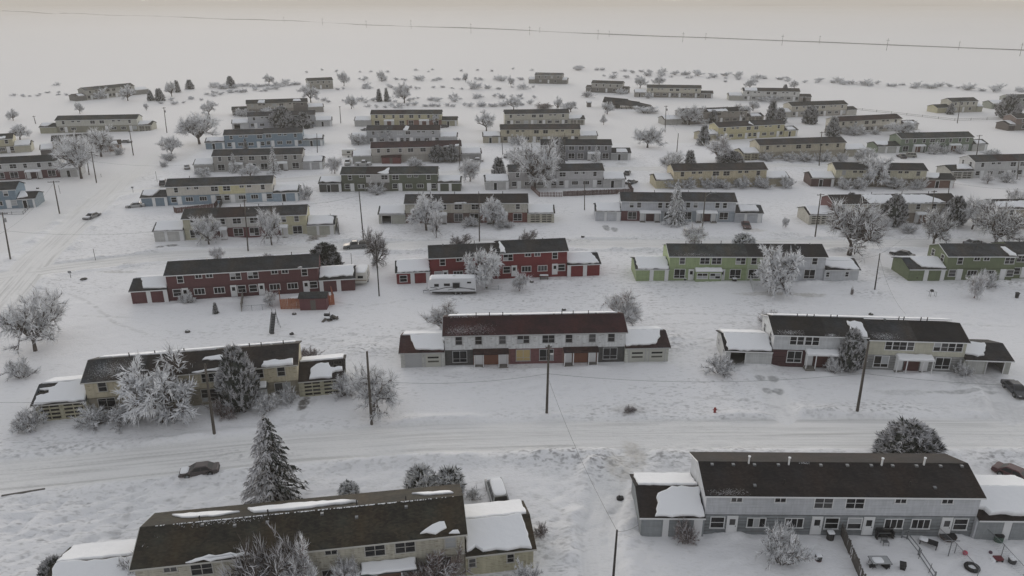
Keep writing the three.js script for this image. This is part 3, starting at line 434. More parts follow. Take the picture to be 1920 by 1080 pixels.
/** o.e: the front eave's two ends in the photograph; o.seg: [from, to, upper wall, lower wall, roof, dz, dy] in shares of the length */
function rowHouse(key, o) {
  const R = rng(1000 + houseSeed++ * 77), a = at(o.e[0], o.e[1], EAVE + 0.02), b = at(o.e[2], o.e[3], EAVE + 0.02), dir = b.clone().sub(a); dir.y = 0; const L = dir.length(), turn = Math.atan2(-dir.z, dir.x);
  const n = V(Math.sin(turn), 0, Math.cos(turn)), org = a.clone().setY(0).addScaledVector(n, -(JET + OVER));
  const dist = Math.hypot(org.x + dir.x / 2, org.z + dir.z / 2), near = dist < 150, far = dist > 235, trim = o.trim || TRIM;
  const house = thing('row_house', o.label, 'house', org, turn, 'two-storey row houses'); houses[key] = { org, turn, L, house };
  const W = o.worn ? worn : siding, zr = -DEEP;
  const seg = o.seg, top = (u) => { const s = seg.find((q) => u <= q[1] + 1e-6) || seg[seg.length - 1]; return s; };
  seg.forEach(([u0, u1, up, lo, roof, dz = 0, dy = 0], i) => {
    const x0 = u0 * L, x1 = u1 * L, first = i === 0, last = i === seg.length - 1;
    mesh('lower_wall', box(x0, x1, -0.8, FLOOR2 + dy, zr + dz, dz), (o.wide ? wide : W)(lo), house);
    mesh('upper_wall', gableWall(x0 - (first ? 0.02 : 0), x1 + (last ? 0.02 : 0), FLOOR2 + dy, EAVE + dy - 0.05, RISE - 0.06, dz + JET, zr + dz - JET), W(up), house);
    mesh('fascia', box(x0 - (first ? 0.28 : 0), x1 + (last ? 0.28 : 0), EAVE + dy - 0.16, EAVE + dy - 0.01, dz + JET + OVER + 0.002, dz + JET + OVER + 0.05), trim, house);
    const rs = roof.length ? (Array.isArray(roof) ? roof : [[u0, u1, roof]]) : [];
    for (const [r0, r1, c] of rs) mesh('roof', gableRoof(r0 * L - (r0 === u0 && (first || dy) ? 0.28 : 0), r1 * L + (r1 === u1 && (last || dy) ? 0.28 : 0), EAVE + dy, RISE, dz + JET + OVER, zr + dz - JET - OVER), shingle(c), house);
    if (first || last) { // sloping edge boards on the gable
      const G = new Geo(), mid = zr / 2 + dz, x = first ? x0 - 0.285 : x1 + 0.285; for (const f of [1, -1]) G.bar(V(x, EAVE + dy - 0.08, mid + f * (DEEP / 2 + JET + OVER)), V(x, EAVE + dy + RISE - 0.08, mid), 0.08, 4); mesh('edge_board', G.build(), trim, house);
    }
  });
  const [U, D] = FACE[o.f || 'R'];
  const panel = plain(o.panel || '#6a4a3c', 1.9), canopy = o.canopy ? shingle(o.canopy) : TRIM;
  for (const [u, k] of U) { if (o.skip && o.skip.some(([p, q]) => u > p && u < q)) continue; const s = top(u); addWindow(house, k, u * L, (k === 's' ? 4.42 : 4.05) + (s[6] || 0), (s[5] || 0) + JET + 0.001, R, far, trim, 0, o.board && R() < o.board ? plain('#b09a6a', 1.6) : null); }
  if (!o.noLower) for (const [u, k] of D) { const s = top(u), z = (s[5] || 0) + 0.001, dy = s[6] || 0; if (o.skipLow && o.skipLow.some(([p, q]) => u > p && u < q)) continue;
    if (k === 'D') addDoor(house, u * L, 0.12 + dy, z, R, o.doorMat, near); else if (k === 'H') { if (far) addPorch(house, u * L, z, dy, 4.4, panel, canopy, R, false); else addPorch(house, u * L, z, dy, 5.2, panel, canopy, R, near, o.canopySnow !== 0); }
    else addWindow(house, k, u * L, (k === 'P' ? 1.4 : 1.5) + dy, z, R, far, trim, 0, o.boardLow && u > o.boardLow[0] && u < o.boardLow[1] ? plain('#b79c62', 1.7) : null); }
  if (o.gable) for (const zz of [-1.7, -5.1]) for (const y of [1.5, 4.0]) { const x = o.gable < 0 ? -0.022 : L + 0.022; addWindow(house, 'd', x, y, zz, R, false, trim, o.gable * Math.PI / 2); }
  const sl = Math.hypot(DEEP / 2 + JET + OVER, RISE);
  for (const [f, P, t] of o.snow || []) { const s = top(P[0][0]), dz = s[5] || 0, dy = s[6] || 0; mesh('roof_snow', f === 'f' ? snowSlab(P.map(([u, q]) => [u * L, q * sl]), V(0, EAVE + dy + 0.01, dz + JET + OVER), V(0, RISE, -(DEEP / 2 + JET + OVER)), t || 0.16, 0.16) : snowSlab(P.map(([u, q]) => [u * L, q * sl]), V(0, EAVE + dy + 0.01, zr + dz - JET - OVER), V(0, RISE, DEEP / 2 + JET + OVER), t || 0.14, 0.12), SNOW, house); }
  for (const [u0, u1, s0, s1, n, big = 1] of o.dust || []) { // wind-blown powder caught on the shingles: loose flecks, thickest in the middle of each patch
    const G = new Geo(), q = top((u0 + u1) / 2), dz = q[5] || 0, dy = q[6] || 0, half = DEEP / 2 + JET + OVER;
    for (let k = 0; k < n; k++) { const u = lerp(u0, u1, (R() + R()) / 2), s = clamp(lerp(s0, s1, (R() + R()) / 2), 0.01, 1.96), x = u * L, a = (0.012 + 0.03 * R() * R()) * big, b = (0.008 + 0.014 * R()) * big, Y = (t) => EAVE + dy + RISE * (t <= 1 ? t : 2 - t) + 0.012, Z = (t) => dz + JET + OVER - half * t, d = b / half, x1 = x + (R() - 0.5) * a; G.quad([x - a, Y(s - d), Z(s - d)], [x1 + a * 0.8, Y(s - d), Z(s - d)], [x + a, Y(s + d), Z(s + d)], [x1 - a, Y(s + d), Z(s + d)]); }
    mesh('snow_flecks', G.build(), SNOW, house).userData.kind = 'stuff';
  }
  for (const [u, w, c, wins] of o.bay || []) { // a shallow bay with a snowy lean-to roof
    const b = new THREE.Group(); b.name = 'bay'; house.add(b); b.position.set(u * L, 0, 0.002); const W2 = w * L / 2;
    mesh('wall', box(-W2, W2, -0.5, 2.3, 0, 1.15), siding(c), b); const G = new Geo(); G.quad([-W2 - 0.15, 2.32, 1.35], [W2 + 0.15, 2.32, 1.35], [W2 + 0.15, 2.66, 0.13], [-W2 - 0.15, 2.66, 0.13], [0, 0], [3, 0], [3, 1], [0, 1]).quad([W2 + 0.15, 2.24, 1.35], [-W2 - 0.15, 2.24, 1.35], [-W2 - 0.15, 2.58, 0.13], [W2 + 0.15, 2.58, 0.13]).quad([-W2 - 0.15, 2.24, 1.35], [W2 + 0.15, 2.24, 1.35], [W2 + 0.15, 2.32, 1.35], [-W2 - 0.15, 2.32, 1.35]); mesh('roof', G.build(), TRIM, b);
    mesh('roof_snow', snowSlab([[-W2 - 0.05, 0.05], [W2 + 0.05, 0.05], [W2, 1.15], [-W2, 1.15]], V(0, 2.33, 1.35), V(0, 0.34, -1.22), 0.2, 0.08), SNOW, b);
    for (const q of wins) addWindow(b, 'b', q * W2, 1.35, 1.152, R, false, TRIM);
  }
  if (o.vents) addVents(house, L, EAVE + (o.ventDy || 0), o.vents);
  const local = (px, py, h) => { const p = at(px, py, h).sub(org); return p.x * Math.cos(turn) - p.z * Math.sin(turn); };
  if (o.wl) addWing(house, Math.min(-3.2, Math.max(-9, local(o.wl.p[0], o.wl.p[1], WEAVE))), -0.03, { ...o.wl, side: -1, r: o.wl.r || roofTone(seg[0][4]) }, R, near, trim);
  if (o.wr) addWing(house, L + 0.03, Math.max(L + 3.2, Math.min(L + 9, local(o.wr.p[0], o.wr.p[1], WEAVE))), { ...o.wr, side: 1, r: o.wr.r || roofTone(seg[seg.length - 1][4], 1) }, R, near, trim);
  return house;
}

// nearest row
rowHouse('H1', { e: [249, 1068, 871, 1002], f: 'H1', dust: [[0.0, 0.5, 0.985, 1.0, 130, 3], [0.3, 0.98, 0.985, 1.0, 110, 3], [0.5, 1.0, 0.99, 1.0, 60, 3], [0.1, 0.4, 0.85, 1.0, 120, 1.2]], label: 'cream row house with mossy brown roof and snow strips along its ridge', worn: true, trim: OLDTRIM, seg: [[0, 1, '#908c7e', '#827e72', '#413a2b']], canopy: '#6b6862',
  snow: [['r', [[0.06, 0.35], [0.2, 0.42], [0.28, 0.6], [0.2, 0.75], [0.1, 0.62]]], ['r', [[0.3, 0.45], [0.45, 0.42], [0.62, 0.55], [0.66, 0.72], [0.45, 0.85], [0.33, 0.78]], 0.2], ['r', [[0.84, 0.5], [0.97, 0.6], [0.98, 0.78], [0.9, 0.75]]], ['f', [[0.86, 0.12], [0.91, 0.06], [0.945, 0.2], [0.94, 0.36], [0.9, 0.3]], 0.22], ['f', [[0.95, 0.06], [0.985, 0.04], [0.98, 0.12]]], ['f', [[0.15, 0.02], [0.26, 0.02], [0.34, 0.06], [0.33, 0.12], [0.2, 0.12]], 0.2]],
  vents: [[0.18, 0.9, 'v'], [0.17, 1.02, 'p'], [0.38, 0.8, 'v'], [0.38, 1.0, 'p'], [0.55, 0.88, 'v'], [0.66, 0.7, 'v'], [0.82, 0.84, 'v'], [0.82, 1.02, 'p'], [0.66, 1.06, 'p'], [0.28, 0.8, 'v']],
  wl: { p: [100, 1090], c: '#8d8772', d: 'win', s: 'full', worn: true }, wr: { p: [1002, 1032], c: '#8d8870', d: 'win', s: [[0.03, 0.12], [0.16, 0.22], [0.26, 0.07], [0.45, 0.09], [0.97, 0.02], [0.93, 0.7], [0.9, 1], [0.02, 1]], t: 0.36, worn: true, z: 0.2 } });
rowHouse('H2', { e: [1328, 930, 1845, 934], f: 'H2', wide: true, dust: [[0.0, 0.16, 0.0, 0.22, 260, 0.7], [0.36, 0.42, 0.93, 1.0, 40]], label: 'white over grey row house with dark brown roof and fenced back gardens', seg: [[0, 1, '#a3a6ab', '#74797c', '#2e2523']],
  vents: [...[0.04, 0.12, 0.2, 0.29, 0.45, 0.55, 0.64, 0.72, 0.81, 0.9, 0.98].map((u) => [u, 0.9, 'v']), [0.18, 0.95, 'c'], [0.33, 0.92, 'c'], [0.68, 0.92, 'c'], [0.84, 0.94, 'c'], [0.29, 0.35, 'p'], [0.18, 0.3, 'v'], [0.75, 0.32, 'p'], [0.84, 0.28, 'v']],
  wl: { p: [1204, 971], c: '#74797c', dc: '#74797c', d: 'grey', s: [[0.2, 0.03], [0.98, 0.03], [0.985, 0.97], [0.55, 0.97], [0.45, 0.84], [0.3, 0.72], [0.28, 0.45], [0.24, 0.25]], t: 0.3 },
  wr: { p: [1990, 978], c: '#a3a6ab', dc: '#74797c', d: 'grey', s: [[0.03, 0.35], [0.12, 0.32], [0.16, 0.16], [0.3, 0.2], [0.5, 0.14], [0.97, 0.2], [0.98, 1], [0.02, 1]], t: 0.5 } });
// second row
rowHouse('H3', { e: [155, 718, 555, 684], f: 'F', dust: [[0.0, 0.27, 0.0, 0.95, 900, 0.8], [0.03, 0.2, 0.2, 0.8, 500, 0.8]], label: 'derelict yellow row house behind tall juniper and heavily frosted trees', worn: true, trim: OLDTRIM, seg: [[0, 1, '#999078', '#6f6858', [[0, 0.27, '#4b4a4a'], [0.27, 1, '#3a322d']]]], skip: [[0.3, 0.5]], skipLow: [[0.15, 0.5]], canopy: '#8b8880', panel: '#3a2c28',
  snow: [['f', [[0.54, 0.55], [0.62, 0.5], [0.72, 0.45], [0.73, 0.62], [0.62, 0.72], [0.55, 0.68]]], ['f', [[0.5, 0.03], [0.6, 0.05], [0.74, 0.06], [0.74, 0.2], [0.62, 0.14]], 0.2], ['f', [[0.83, 0.02], [0.985, 0.02], [0.985, 0.26], [0.84, 0.22]], 0.35], ['r', [[0.02, 0.1], [0.98, 0.1], [0.98, 0.5], [0.3, 0.55], [0.28, 0.9], [0.6, 0.92], [0.3, 0.97], [0.02, 0.6]]]],
  vents: [[0.1, 1.1, 'v'], [0.18, 1.05, 'p'], [0.3, 1.1, 'p'], [0.38, 1.05, 'p'], [0.44, 1.1, 'p'], [0.6, 1.1, 'v'], [0.66, 1.05, 'p'], [0.76, 1.1, 'p'], [0.82, 1.05, 'p'], [0.87, 1.1, 'v'], [0.93, 1.1, 'p']],
  wl: { p: [61, 760], c: '#8f8a72', d: 'slat', s: [[0.03, 0.03], [0.97, 0.05], [0.98, 1], [0.35, 1], [0.3, 0.82], [0.02, 0.74], [0.2, 0.68], [0.24, 0.52], [0.03, 0.4]], worn: true, hole: [0.01, 0.2, 0.44, 0.68] }, wr: { p: [645, 706], c: '#8b8770', d: 'slat', s: [[0.24, 0.08], [0.74, 0.06], [0.74, 0.3], [0.97, 0.38], [0.97, 0.55], [0.72, 0.56], [0.66, 0.82], [0.4, 0.8], [0.27, 0.6]], worn: true, hole: [0.74, 0.98, 0.6, 0.88], t: 0.3 } });
rowHouse('H4', { e: [833, 630, 1174, 623], f: 'F', dust: [[0.0, 0.3, 0.0, 0.6, 700, 0.8], [0.0, 0.14, 0.0, 0.5, 350, 0.8], [0.0, 0.2, 0.92, 1.0, 120]], label: 'weathered white row house with dark red shingle roof and boarded window', worn: true, seg: [[0, 0.155, '#b2b4b5', '#363636', '#441b1f'], [0.155, 0.36, '#b2b4b5', '#5b4038', '#441b1f'], [0.36, 0.5, '#b2b4b5', '#573536', '#441b1f'], [0.5, 0.65, '#b2b4b5', '#573536', '#441b1f'], [0.65, 0.85, '#b2b4b5', '#5b4038', '#441b1f'], [0.85, 1, '#b2b4b5', '#363636', '#441b1f']], boardLow: [0.42, 0.45], canopy: '#47302e', canopySnow: 0, panel: '#704433', trim: plain('#a0a0a0', 2.0),
  snow: [['r', [[0.02, 0.1], [0.98, 0.1], [0.98, 0.8], [0.5, 0.9], [0.02, 0.85]]]],
  vents: [[0.13, 1.12, 'v'], [0.175, 1.1, 'p'], [0.25, 1.1, 'p'], [0.325, 1.05, 'p'], [0.37, 1.1, 'v'], [0.615, 1.1, 'v'], [0.66, 1.05, 'p'], [0.725, 1.1, 'p'], [0.81, 1.02, 'p'], [0.855, 1.1, 'v']],
  wl: { p: [750, 663.5], c: '#999a96', r: '#4a2b2a', d: 'two', plainFirst: true, s: 'bareL', worn: true }, wr: { p: [1256, 653], c: '#999a92', r: '#42292a', d: 'two', s: 'bareR', worn: true } });
rowHouse('H5', { e: [1454, 631, 1817, 641.5], f: 'H5', wide: true, dust: [[0.0, 0.16, 0.0, 0.3, 320], [0.25, 0.34, 0.0, 0.16, 120], [0.5, 0.66, 0.0, 0.4, 380]], label: 'half white half cream row house with open garages and street-lamp pole in front', seg: [[0, 0.49, '#aaadb0', '#44272a', [[0, 0.27, '#2b2726'], [0.27, 0.49, '#3a3838']], 0, 0.25], [0.49, 1, '#a3a190', '#858685', [[0.49, 0.74, '#403f41'], [0.74, 1, '#262222']], 0, -0.1]], panel: '#4c2a2a', gable: -1,
  snow: [['f', [[0.41, 0.0], [0.48, 0.0], [0.475, 0.75], [0.4, 0.8]], 0.22], ['r', [[0.02, 0.1], [0.98, 0.1], [0.98, 0.85], [0.02, 0.8]]]],
  vents: [[0.15, 1.1, 'p'], [0.2, 1.05, 'p'], [0.24, 1.1, 'p'], [0.33, 1.1, 'p'], [0.36, 1.02, 'p'], [0.4, 1.1, 'v'], [0.62, 1.1, 'v'], [0.69, 1.05, 'p'], [0.72, 1.1, 'p'], [0.81, 1.1, 'p'], [0.84, 1.05, 'p']], ventDy: 0.1,
  wl: { p: [1366, 667], c: '#a7a9a9', d: 'open', bay: [0.1, 0.42], s: 'full', dy: 0.1, gw: true }, wr: { p: [1902, 677], c: '#8e8f88', d: 'open', bay: [0.5, 0.86], s: 'patch', r: '#3a3535', dy: -0.2, dc: '#9a9b98' } });
// third row
const TH = '#3b3b3c';
rowHouse('H6', { e: [309, 517, 594.5, 501], label: 'maroon row house with charcoal roof and small fenced yards', seg: [[0, 1, '#4e2b2e', '#48272a', TH]], snow: [['f', [[0.87, 0.05], [0.9, 0.04], [0.89, 0.1]]]], vents: [[0.25, 0.98, 'v'], [0.4, 0.98, 'v'], [0.5, 0.98, 'v'], [0.6, 0.98, 'v'], [0.82, 1.0, 'p'], [0.95, 0.98, 'v']],
  wl: { p: [240, 551], c: '#4e2b2e', d: 'panels', s: 'bareL' }, wr: { p: [664, 525.5], c: '#4f3033', dc: '#4e2b2e', d: 'panels', s: 'low' } });
rowHouse('H7', { e: [806, 484, 1064, 473.5], label: 'bright red row house with charcoal roof stepping up in the middle', seg: [[0, 0.5, '#611c20', '#5c1d21', TH, -0.1, -0.1], [0.5, 1, '#641c20', '#611c20', TH, 0, 0.35]], snow: [['f', [[0.505, 0.08], [0.545, 0.03], [0.54, 0.5], [0.52, 0.9], [0.507, 0.85]], 0.2]], vents: [[0.33, 0.98, 'p'], [0.1, 0.98, 'v'], [0.6, 0.98, 'v'], [0.84, 1.0, 'p'], [0.72, 0.98, 'v']],
  wl: { p: [743, 509], c: '#5a2226', dc: '#641c20', d: 'panels', s: 'full', dy: -0.1, win: true }, wr: { p: [1126, 495.5], c: '#641c20', d: 'panels', s: [[0.02, 0.22], [0.1, 0.14], [0.4, 0.12], [0.6, 0.06], [0.97, 0.08], [0.9, 0.6], [0.8, 1], [0.02, 1]], r: '#3d3b3c' } });
rowHouse('H8', { e: [1257.5, 481, 1551, 482], f: 'H8', bay: [[0.25, 0.165, '#7c8d63', [-0.5, 0.5]], [0.78, 0.09, '#a3a6ab', [0]]], dust: [[0.0, 0.3, 0.0, 0.3, 300]], label: 'light green row house with white end section and black roof end', seg: [[0, 0.5, '#7f9064', '#798a60', '#4b4e4b'], [0.5, 0.6, '#93a184', '#8d9a7e', '#2f2d2d'], [0.6, 1, '#a8abb0', '#a3a6ab', '#2f2d2d']], vents: [[0.12, 1, 'p'], [0.22, 0.98, 'p'], [0.35, 1.0, 'p'], [0.83, 0.9, 'v'], [0.93, 0.98, 'v'], [0.25, 0.6, 'p'], [0.84, 0.72, 'v']],
  wl: { p: [1194, 505], c: '#7f9064', d: 'panels', s: 'full' }, wr: { p: [1613, 507], c: '#a6a9ad', dc: '#a6a9ad', d: 'win', s: [[0.12, 0.3], [0.2, 0.2], [0.45, 0.12], [0.75, 0.04], [0.98, 0.04], [0.9, 0.9], [0.8, 1], [0.02, 1], [0.05, 0.35]], r: '#37383a' } });
rowHouse('H9', { e: [1781, 481, 2040, 481], label: 'green row house with grey roof and gable windows facing the tilted pole', seg: [[0, 0.5, '#566145', '#545e43', '#48494b'], [0.5, 1, '#566145', '#545e43', '#48494b', -1.2, 0]], gable: -1, snow: [['f', [[0.44, 0.08], [0.485, 0.03], [0.49, 0.2], [0.45, 0.7], [0.42, 0.72]], 0.2]], vents: [[0.24, 0.6, 'p'], [0.3, 0.98, 'p']],
  wl: { p: [1712, 508], c: '#566145', d: 'panels', s: 'bareL' } });
// fourth row
rowHouse('H10', { e: [341, 411, 572.5, 402.5], f: 'F', label: 'pale yellow row house with brown roof patch and dark red lower walls', seg: [[0, 0.27, '#a09d85', '#a09d85', '#4e4b48'], [0.27, 0.72, '#a5a4a0', '#50282c', [[0.27, 0.5, '#40302c'], [0.5, 0.72, '#4e4a48']]], [0.72, 1, '#a5a182', '#9f9c82', '#49494a']], panel: '#4d2a2b', vents: [[0.25, 1, 'p'], [0.45, 1, 'p'], [0.6, 1, 'p'], [0.8, 1, 'p'], [0.52, 0.75, 'v']],
  wl: { p: [285, 436], c: '#9b9c98', dc: '#a5a5a2', d: 'grey', s: 'full' }, wr: { p: [626, 422], c: '#97978c', dc: '#97978c', d: 'grey', s: 'rough' } });
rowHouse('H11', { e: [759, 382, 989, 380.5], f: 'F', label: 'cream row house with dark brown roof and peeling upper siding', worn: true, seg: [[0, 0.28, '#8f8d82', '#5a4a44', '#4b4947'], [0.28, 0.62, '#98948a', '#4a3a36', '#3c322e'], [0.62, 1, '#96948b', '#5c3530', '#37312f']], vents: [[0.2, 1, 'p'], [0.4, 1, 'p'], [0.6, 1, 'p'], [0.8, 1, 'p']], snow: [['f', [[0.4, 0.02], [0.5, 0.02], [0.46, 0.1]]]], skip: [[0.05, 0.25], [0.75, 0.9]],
  wl: { p: [709, 403], c: '#97988f', d: 'open', bay: [0.12, 0.46], s: 'full' }, wr: { p: [1038, 395.5], c: '#9a978a', d: 'slat', s: 'full', worn: true } });
rowHouse('H12', { e: [1166, 377.5, 1381, 380], f: 'G', label: 'pale blue grey row house behind the blue spruce', seg: [[0, 0.17, '#a4a7ae', '#4b292d', '#4b4b4d'], [0.17, 0.55, '#a4a7ae', '#8b929b', '#4b4b4d'], [0.55, 1, '#a2a6ad', '#848d96', '#48484b', 0, 0.15]], panel: '#45282a', vents: [[0.1, 1, 'p'], [0.3, 1, 'p'], [0.6, 1, 'p'], [0.8, 1, 'p']],
  wl: { p: [1117.5, 397.5], c: '#a4a7ae', dc: '#a4a7ac', d: 'grey', s: 'full' }, wr: { p: [1432.5, 402], c: '#a2a6ad', dc: '#9b9fa5', d: 'grey', s: [[0.2, 0.18], [0.5, 0.2], [0.88, 0.25], [0.84, 0.9], [0.2, 0.95]], r: '#48484a' } });
rowHouse('H13', { e: [1566, 383, 1797, 380], f: 'F', label: 'cream row house with snow on its front roof and dark red gable end', worn: true, seg: [[0, 0.012, '#4a2c2e', '#4a2c2e', '#3f3332'], [0.012, 1, '#98948a', '#6b6258', '#3b3332']], snow: [['f', [[0.28, 0.02], [0.5, 0.04], [0.5, 0.9], [0.26, 0.92]]], ['f', [[0.56, 0.02], [0.9, 0.03], [0.86, 0.4], [0.78, 0.85], [0.55, 0.9]]]], vents: [[0.35, 1, 'p'], [0.6, 1, 'p'], [0.82, 1, 'p']],
  wl: { p: [1520, 404], c: '#97948a', d: 'slat', s: 'full', worn: true }, skipLow: [[0, 0.5]] });
rowHouse('H13b', { e: [1866, 392, 2080, 390], f: 'S', label: 'abandoned cream house almost hidden behind frosted elms', worn: true, seg: [[0, 1, '#8d8676', '#6b6458', '#3d3a38']], snow: [['f', [[0.02, 0.2], [0.4, 0.1], [0.4, 0.8], [0.05, 0.7]]]] });
// fifth row
rowHouse('H14', { e: [310, 351, 509, 344], label: 'grey white and yellow row house with blue ground floor', seg: [[0, 0.49, '#aaa69d', '#6b7e8d', '#4a4b4b'], [0.49, 0.74, '#afa880', '#9c9fa0', '#4a4b4b'], [0.74, 1, '#aca79d', '#778997', '#4b4c4c']], vents: [[0.2, 1, 'p'], [0.7, 1, 'p']],
  wl: { p: [261, 373], c: '#617381', dc: '#617381', d: 'panels', s: 'patch', r: '#4b4b4c' }, wr: { p: [559, 359.5], c: '#7b8d9c', d: 'door', s: 'low' } });
rowHouse('H15', { e: [639, 327, 819, 326], label: 'dark green row house with white middle section and brown roof patch', seg: [[0, 0.255, '#464b3d', '#42473a', '#4a4d4a'], [0.255, 0.5, '#a5a3a3', '#55534d', '#40302f'], [0.5, 1, '#484f40', '#454b3b', '#4c4f4b']], skipLow: [[0.3, 0.48]], snow: [['f', [[0.38, 0.15], [0.42, 0.3], [0.495, 0.8], [0.495, 0.05], [0.44, 0.03]], 0.2]],
  wl: { p: [596, 346], c: '#3e3f3c', d: 'door', s: 'low' }, wr: { p: [864, 340], c: '#41463a', dc: '#41463a', d: 'panels', s: 'low' } });
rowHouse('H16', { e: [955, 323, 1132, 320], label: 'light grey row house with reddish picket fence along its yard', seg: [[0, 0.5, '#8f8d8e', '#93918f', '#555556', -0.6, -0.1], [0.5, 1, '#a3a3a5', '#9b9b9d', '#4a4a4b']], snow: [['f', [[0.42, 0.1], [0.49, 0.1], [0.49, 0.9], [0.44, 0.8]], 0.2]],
  wl: { p: [910, 340.5], c: '#9c9c9c', d: 'door', s: 'full' }, wr: { p: [1172.5, 335.5], c: '#a0a0a0', d: 'door', s: 'full' } });
rowHouse('H17', { e: [1265, 321, 1439, 318], label: 'faded yellow row house with brown roof above a hedge of frosted shrubs', worn: true, trim: OLDTRIM, seg: [[0, 1, '#9a9076', '#7f7660', '#4a4340']], noLower: true,
  wl: { p: [1230, 338], c: '#958d72', d: 'none', s: 'rough', worn: true }, wr: { p: [1479, 333], c: '#8d8570', d: 'none', s: 'full' } });
rowHouse('H18', { e: [1569, 318, 1739.5, 320], label: 'cream row house with black roof behind dense frosted shrubs', worn: true, trim: OLDTRIM, seg: [[0, 1, '#9c9883', '#5d574d', '#393737']], noLower: true,
  wl: { p: [1525, 336], c: '#42302f', d: 'door', s: 'full' }, wr: { p: [1777, 331], c: '#5a4038', d: 'door', s: 'patch' } });
rowHouse('H19', { e: [1831, 304, 1990, 300], label: 'white row house with dark red stripe across its grey roof', seg: [[0, 1, '#a6a7a8', '#a2a3a4', [[0, 0.27, '#4a4a4b'], [0.27, 0.5, '#45302f'], [0.5, 1, '#4a4a4b']]]], gable: -1,
  wl: { p: [1791, 323], c: '#97968f', d: 'slat', s: [[0.3, 0.3], [0.97, 0.25], [0.98, 1], [0.5, 1]], r: '#40413c' } });
// sixth row
rowHouse('H20', { e: [397.5, 293, 565, 289], f: 'F', label: 'taupe row house with frosted saplings standing before it', seg: [[0, 1, '#8c8a86', '#8c8a86', '#464647']], panel: '#6d6b68', wl: { p: [359, 312], c: '#8b8a88', d: 'none', s: 'full' }, wr: { p: [606, 301], c: '#8f8e8c', dc: '#98989a', d: 'grey', s: 'rough' } });
rowHouse('H21', { e: [696, 278, 864.5, 274], f: 'F', label: 'long beige row house with plum red roof and a red shed in front', seg: [[0, 1, '#a09b94', '#8d8982', '#492c2f']], noLower: true, snow: [['f', [[0.8, 0.02], [0.88, 0.02], [0.87, 0.12]]], ['f', [[0.93, 0.02], [0.985, 0.02], [0.985, 0.3], [0.94, 0.26]], 0.25]], wl: { p: [661, 292.5], c: '#93938e', d: 'none', s: 'full' }, wr: { p: [902.5, 287.5], c: '#8d8d8d', d: 'none', s: 'full' } });
rowHouse('H22', { e: [1015, 272.5, 1147, 272.5], f: 'F', label: 'dark grey row house with white door frames behind a tall spruce', seg: [[0, 1, '#6e7075', '#5f6166', '#393a3c']], panel: '#54565a', wl: { p: [972, 290], c: '#7d7f82', d: 'none', s: 'full' }, wr: { p: [1185, 290], c: '#8c8e8e', d: 'door', s: 'mid', r: '#3b3c3e' } });
rowHouse('H23', { e: [1426, 272.5, 1587, 267], label: 'tan row house with grey brown roof behind a row of frosted shrubs', worn: true, trim: OLDTRIM, seg: [[0, 1, '#98917f', '#7d776a', '#4b4745']], noLower: true, wl: { p: [1394, 288], c: '#98937d', d: 'slat', s: 'full' }, wr: { p: [1617, 277], c: '#8d887a', d: 'none', s: 'full' } });
rowHouse('H24', { e: [1692, 260, 1827, 257], f: 'F', label: 'forest green row house with white trim and white car in front', seg: [[0, 1, '#5d6a5a', '#57645a', '#4a4d4a']], wl: { p: [1657, 278], c: '#54614f', dc: '#9a9b97', d: 'grey', s: 'patch', r: '#474b47' }, wr: { p: [1857, 271], c: '#5f6b60', dc: '#9b9c98', d: 'grey', s: 'mid', r: '#464a46' } });
// seventh row
rowHouse('H25', { e: [419, 253, 566, 249], label: 'slate blue row house with white windows', seg: [[0, 0.5, '#5f7382', '#5d7180', '#4b4b4c', 0, -0.1], [0.5, 1, '#617482', '#607382', '#4b4b4c', 0, 0.1]], wl: { p: [385, 267], c: '#6b7b86', d: 'door', s: 'low' }, wr: { p: [604, 263.5], c: '#6f7c84', d: 'door', s: 'low' } });
rowHouse('H26', { e: [687, 245, 824, 244], label: 'grey row house with brown roof half behind frosted bushes', seg: [[0, 0.35, '#8d8f93', '#86888c', '#4d4d4e'], [0.35, 1, '#96979b', '#8d8f94', '#40312f']], snow: [['f', [[0.5, 0.05], [0.56, 0.02], [0.58, 0.7], [0.53, 0.8]], 0.2]], wl: { p: [654.5, 262], c: '#97999c', d: 'none', s: 'full' }, wr: { p: [857, 256], c: '#96989a', d: 'none', s: 'full' } });
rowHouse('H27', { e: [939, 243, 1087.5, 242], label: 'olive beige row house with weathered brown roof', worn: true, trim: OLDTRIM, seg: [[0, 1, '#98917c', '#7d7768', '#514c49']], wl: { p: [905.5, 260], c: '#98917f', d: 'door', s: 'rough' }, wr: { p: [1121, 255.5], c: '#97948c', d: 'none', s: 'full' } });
rowHouse('H28', { e: [1349, 239, 1472.5, 232.5], label: 'lemon yellow row house with split brown and grey roof', seg: [[0, 1, '#a79f79', '#a19a76', [[0, 0.5, '#45403d'], [0.5, 1, '#4b4a49']]]], snow: [['f', [[0.47, 0.5], [0.52, 0.1], [0.51, 0.9]]]], wl: { p: [1318, 253], c: '#98917a', d: 'none', s: 'rough' }, wr: { p: [1502.5, 245], c: '#a39b78', d: 'door', s: 'mid', r: '#4a4a48' } });
rowHouse('H29', { e: [1572, 228, 1692, 222], label: 'off-white row house with maroon roof and sagging end', worn: true, trim: OLDTRIM, seg: [[0, 1, '#a09b8f', '#7d7870', '#43302f']], wr: { p: [1722, 232], c: '#8d887f', d: 'none', s: 'mid' } });
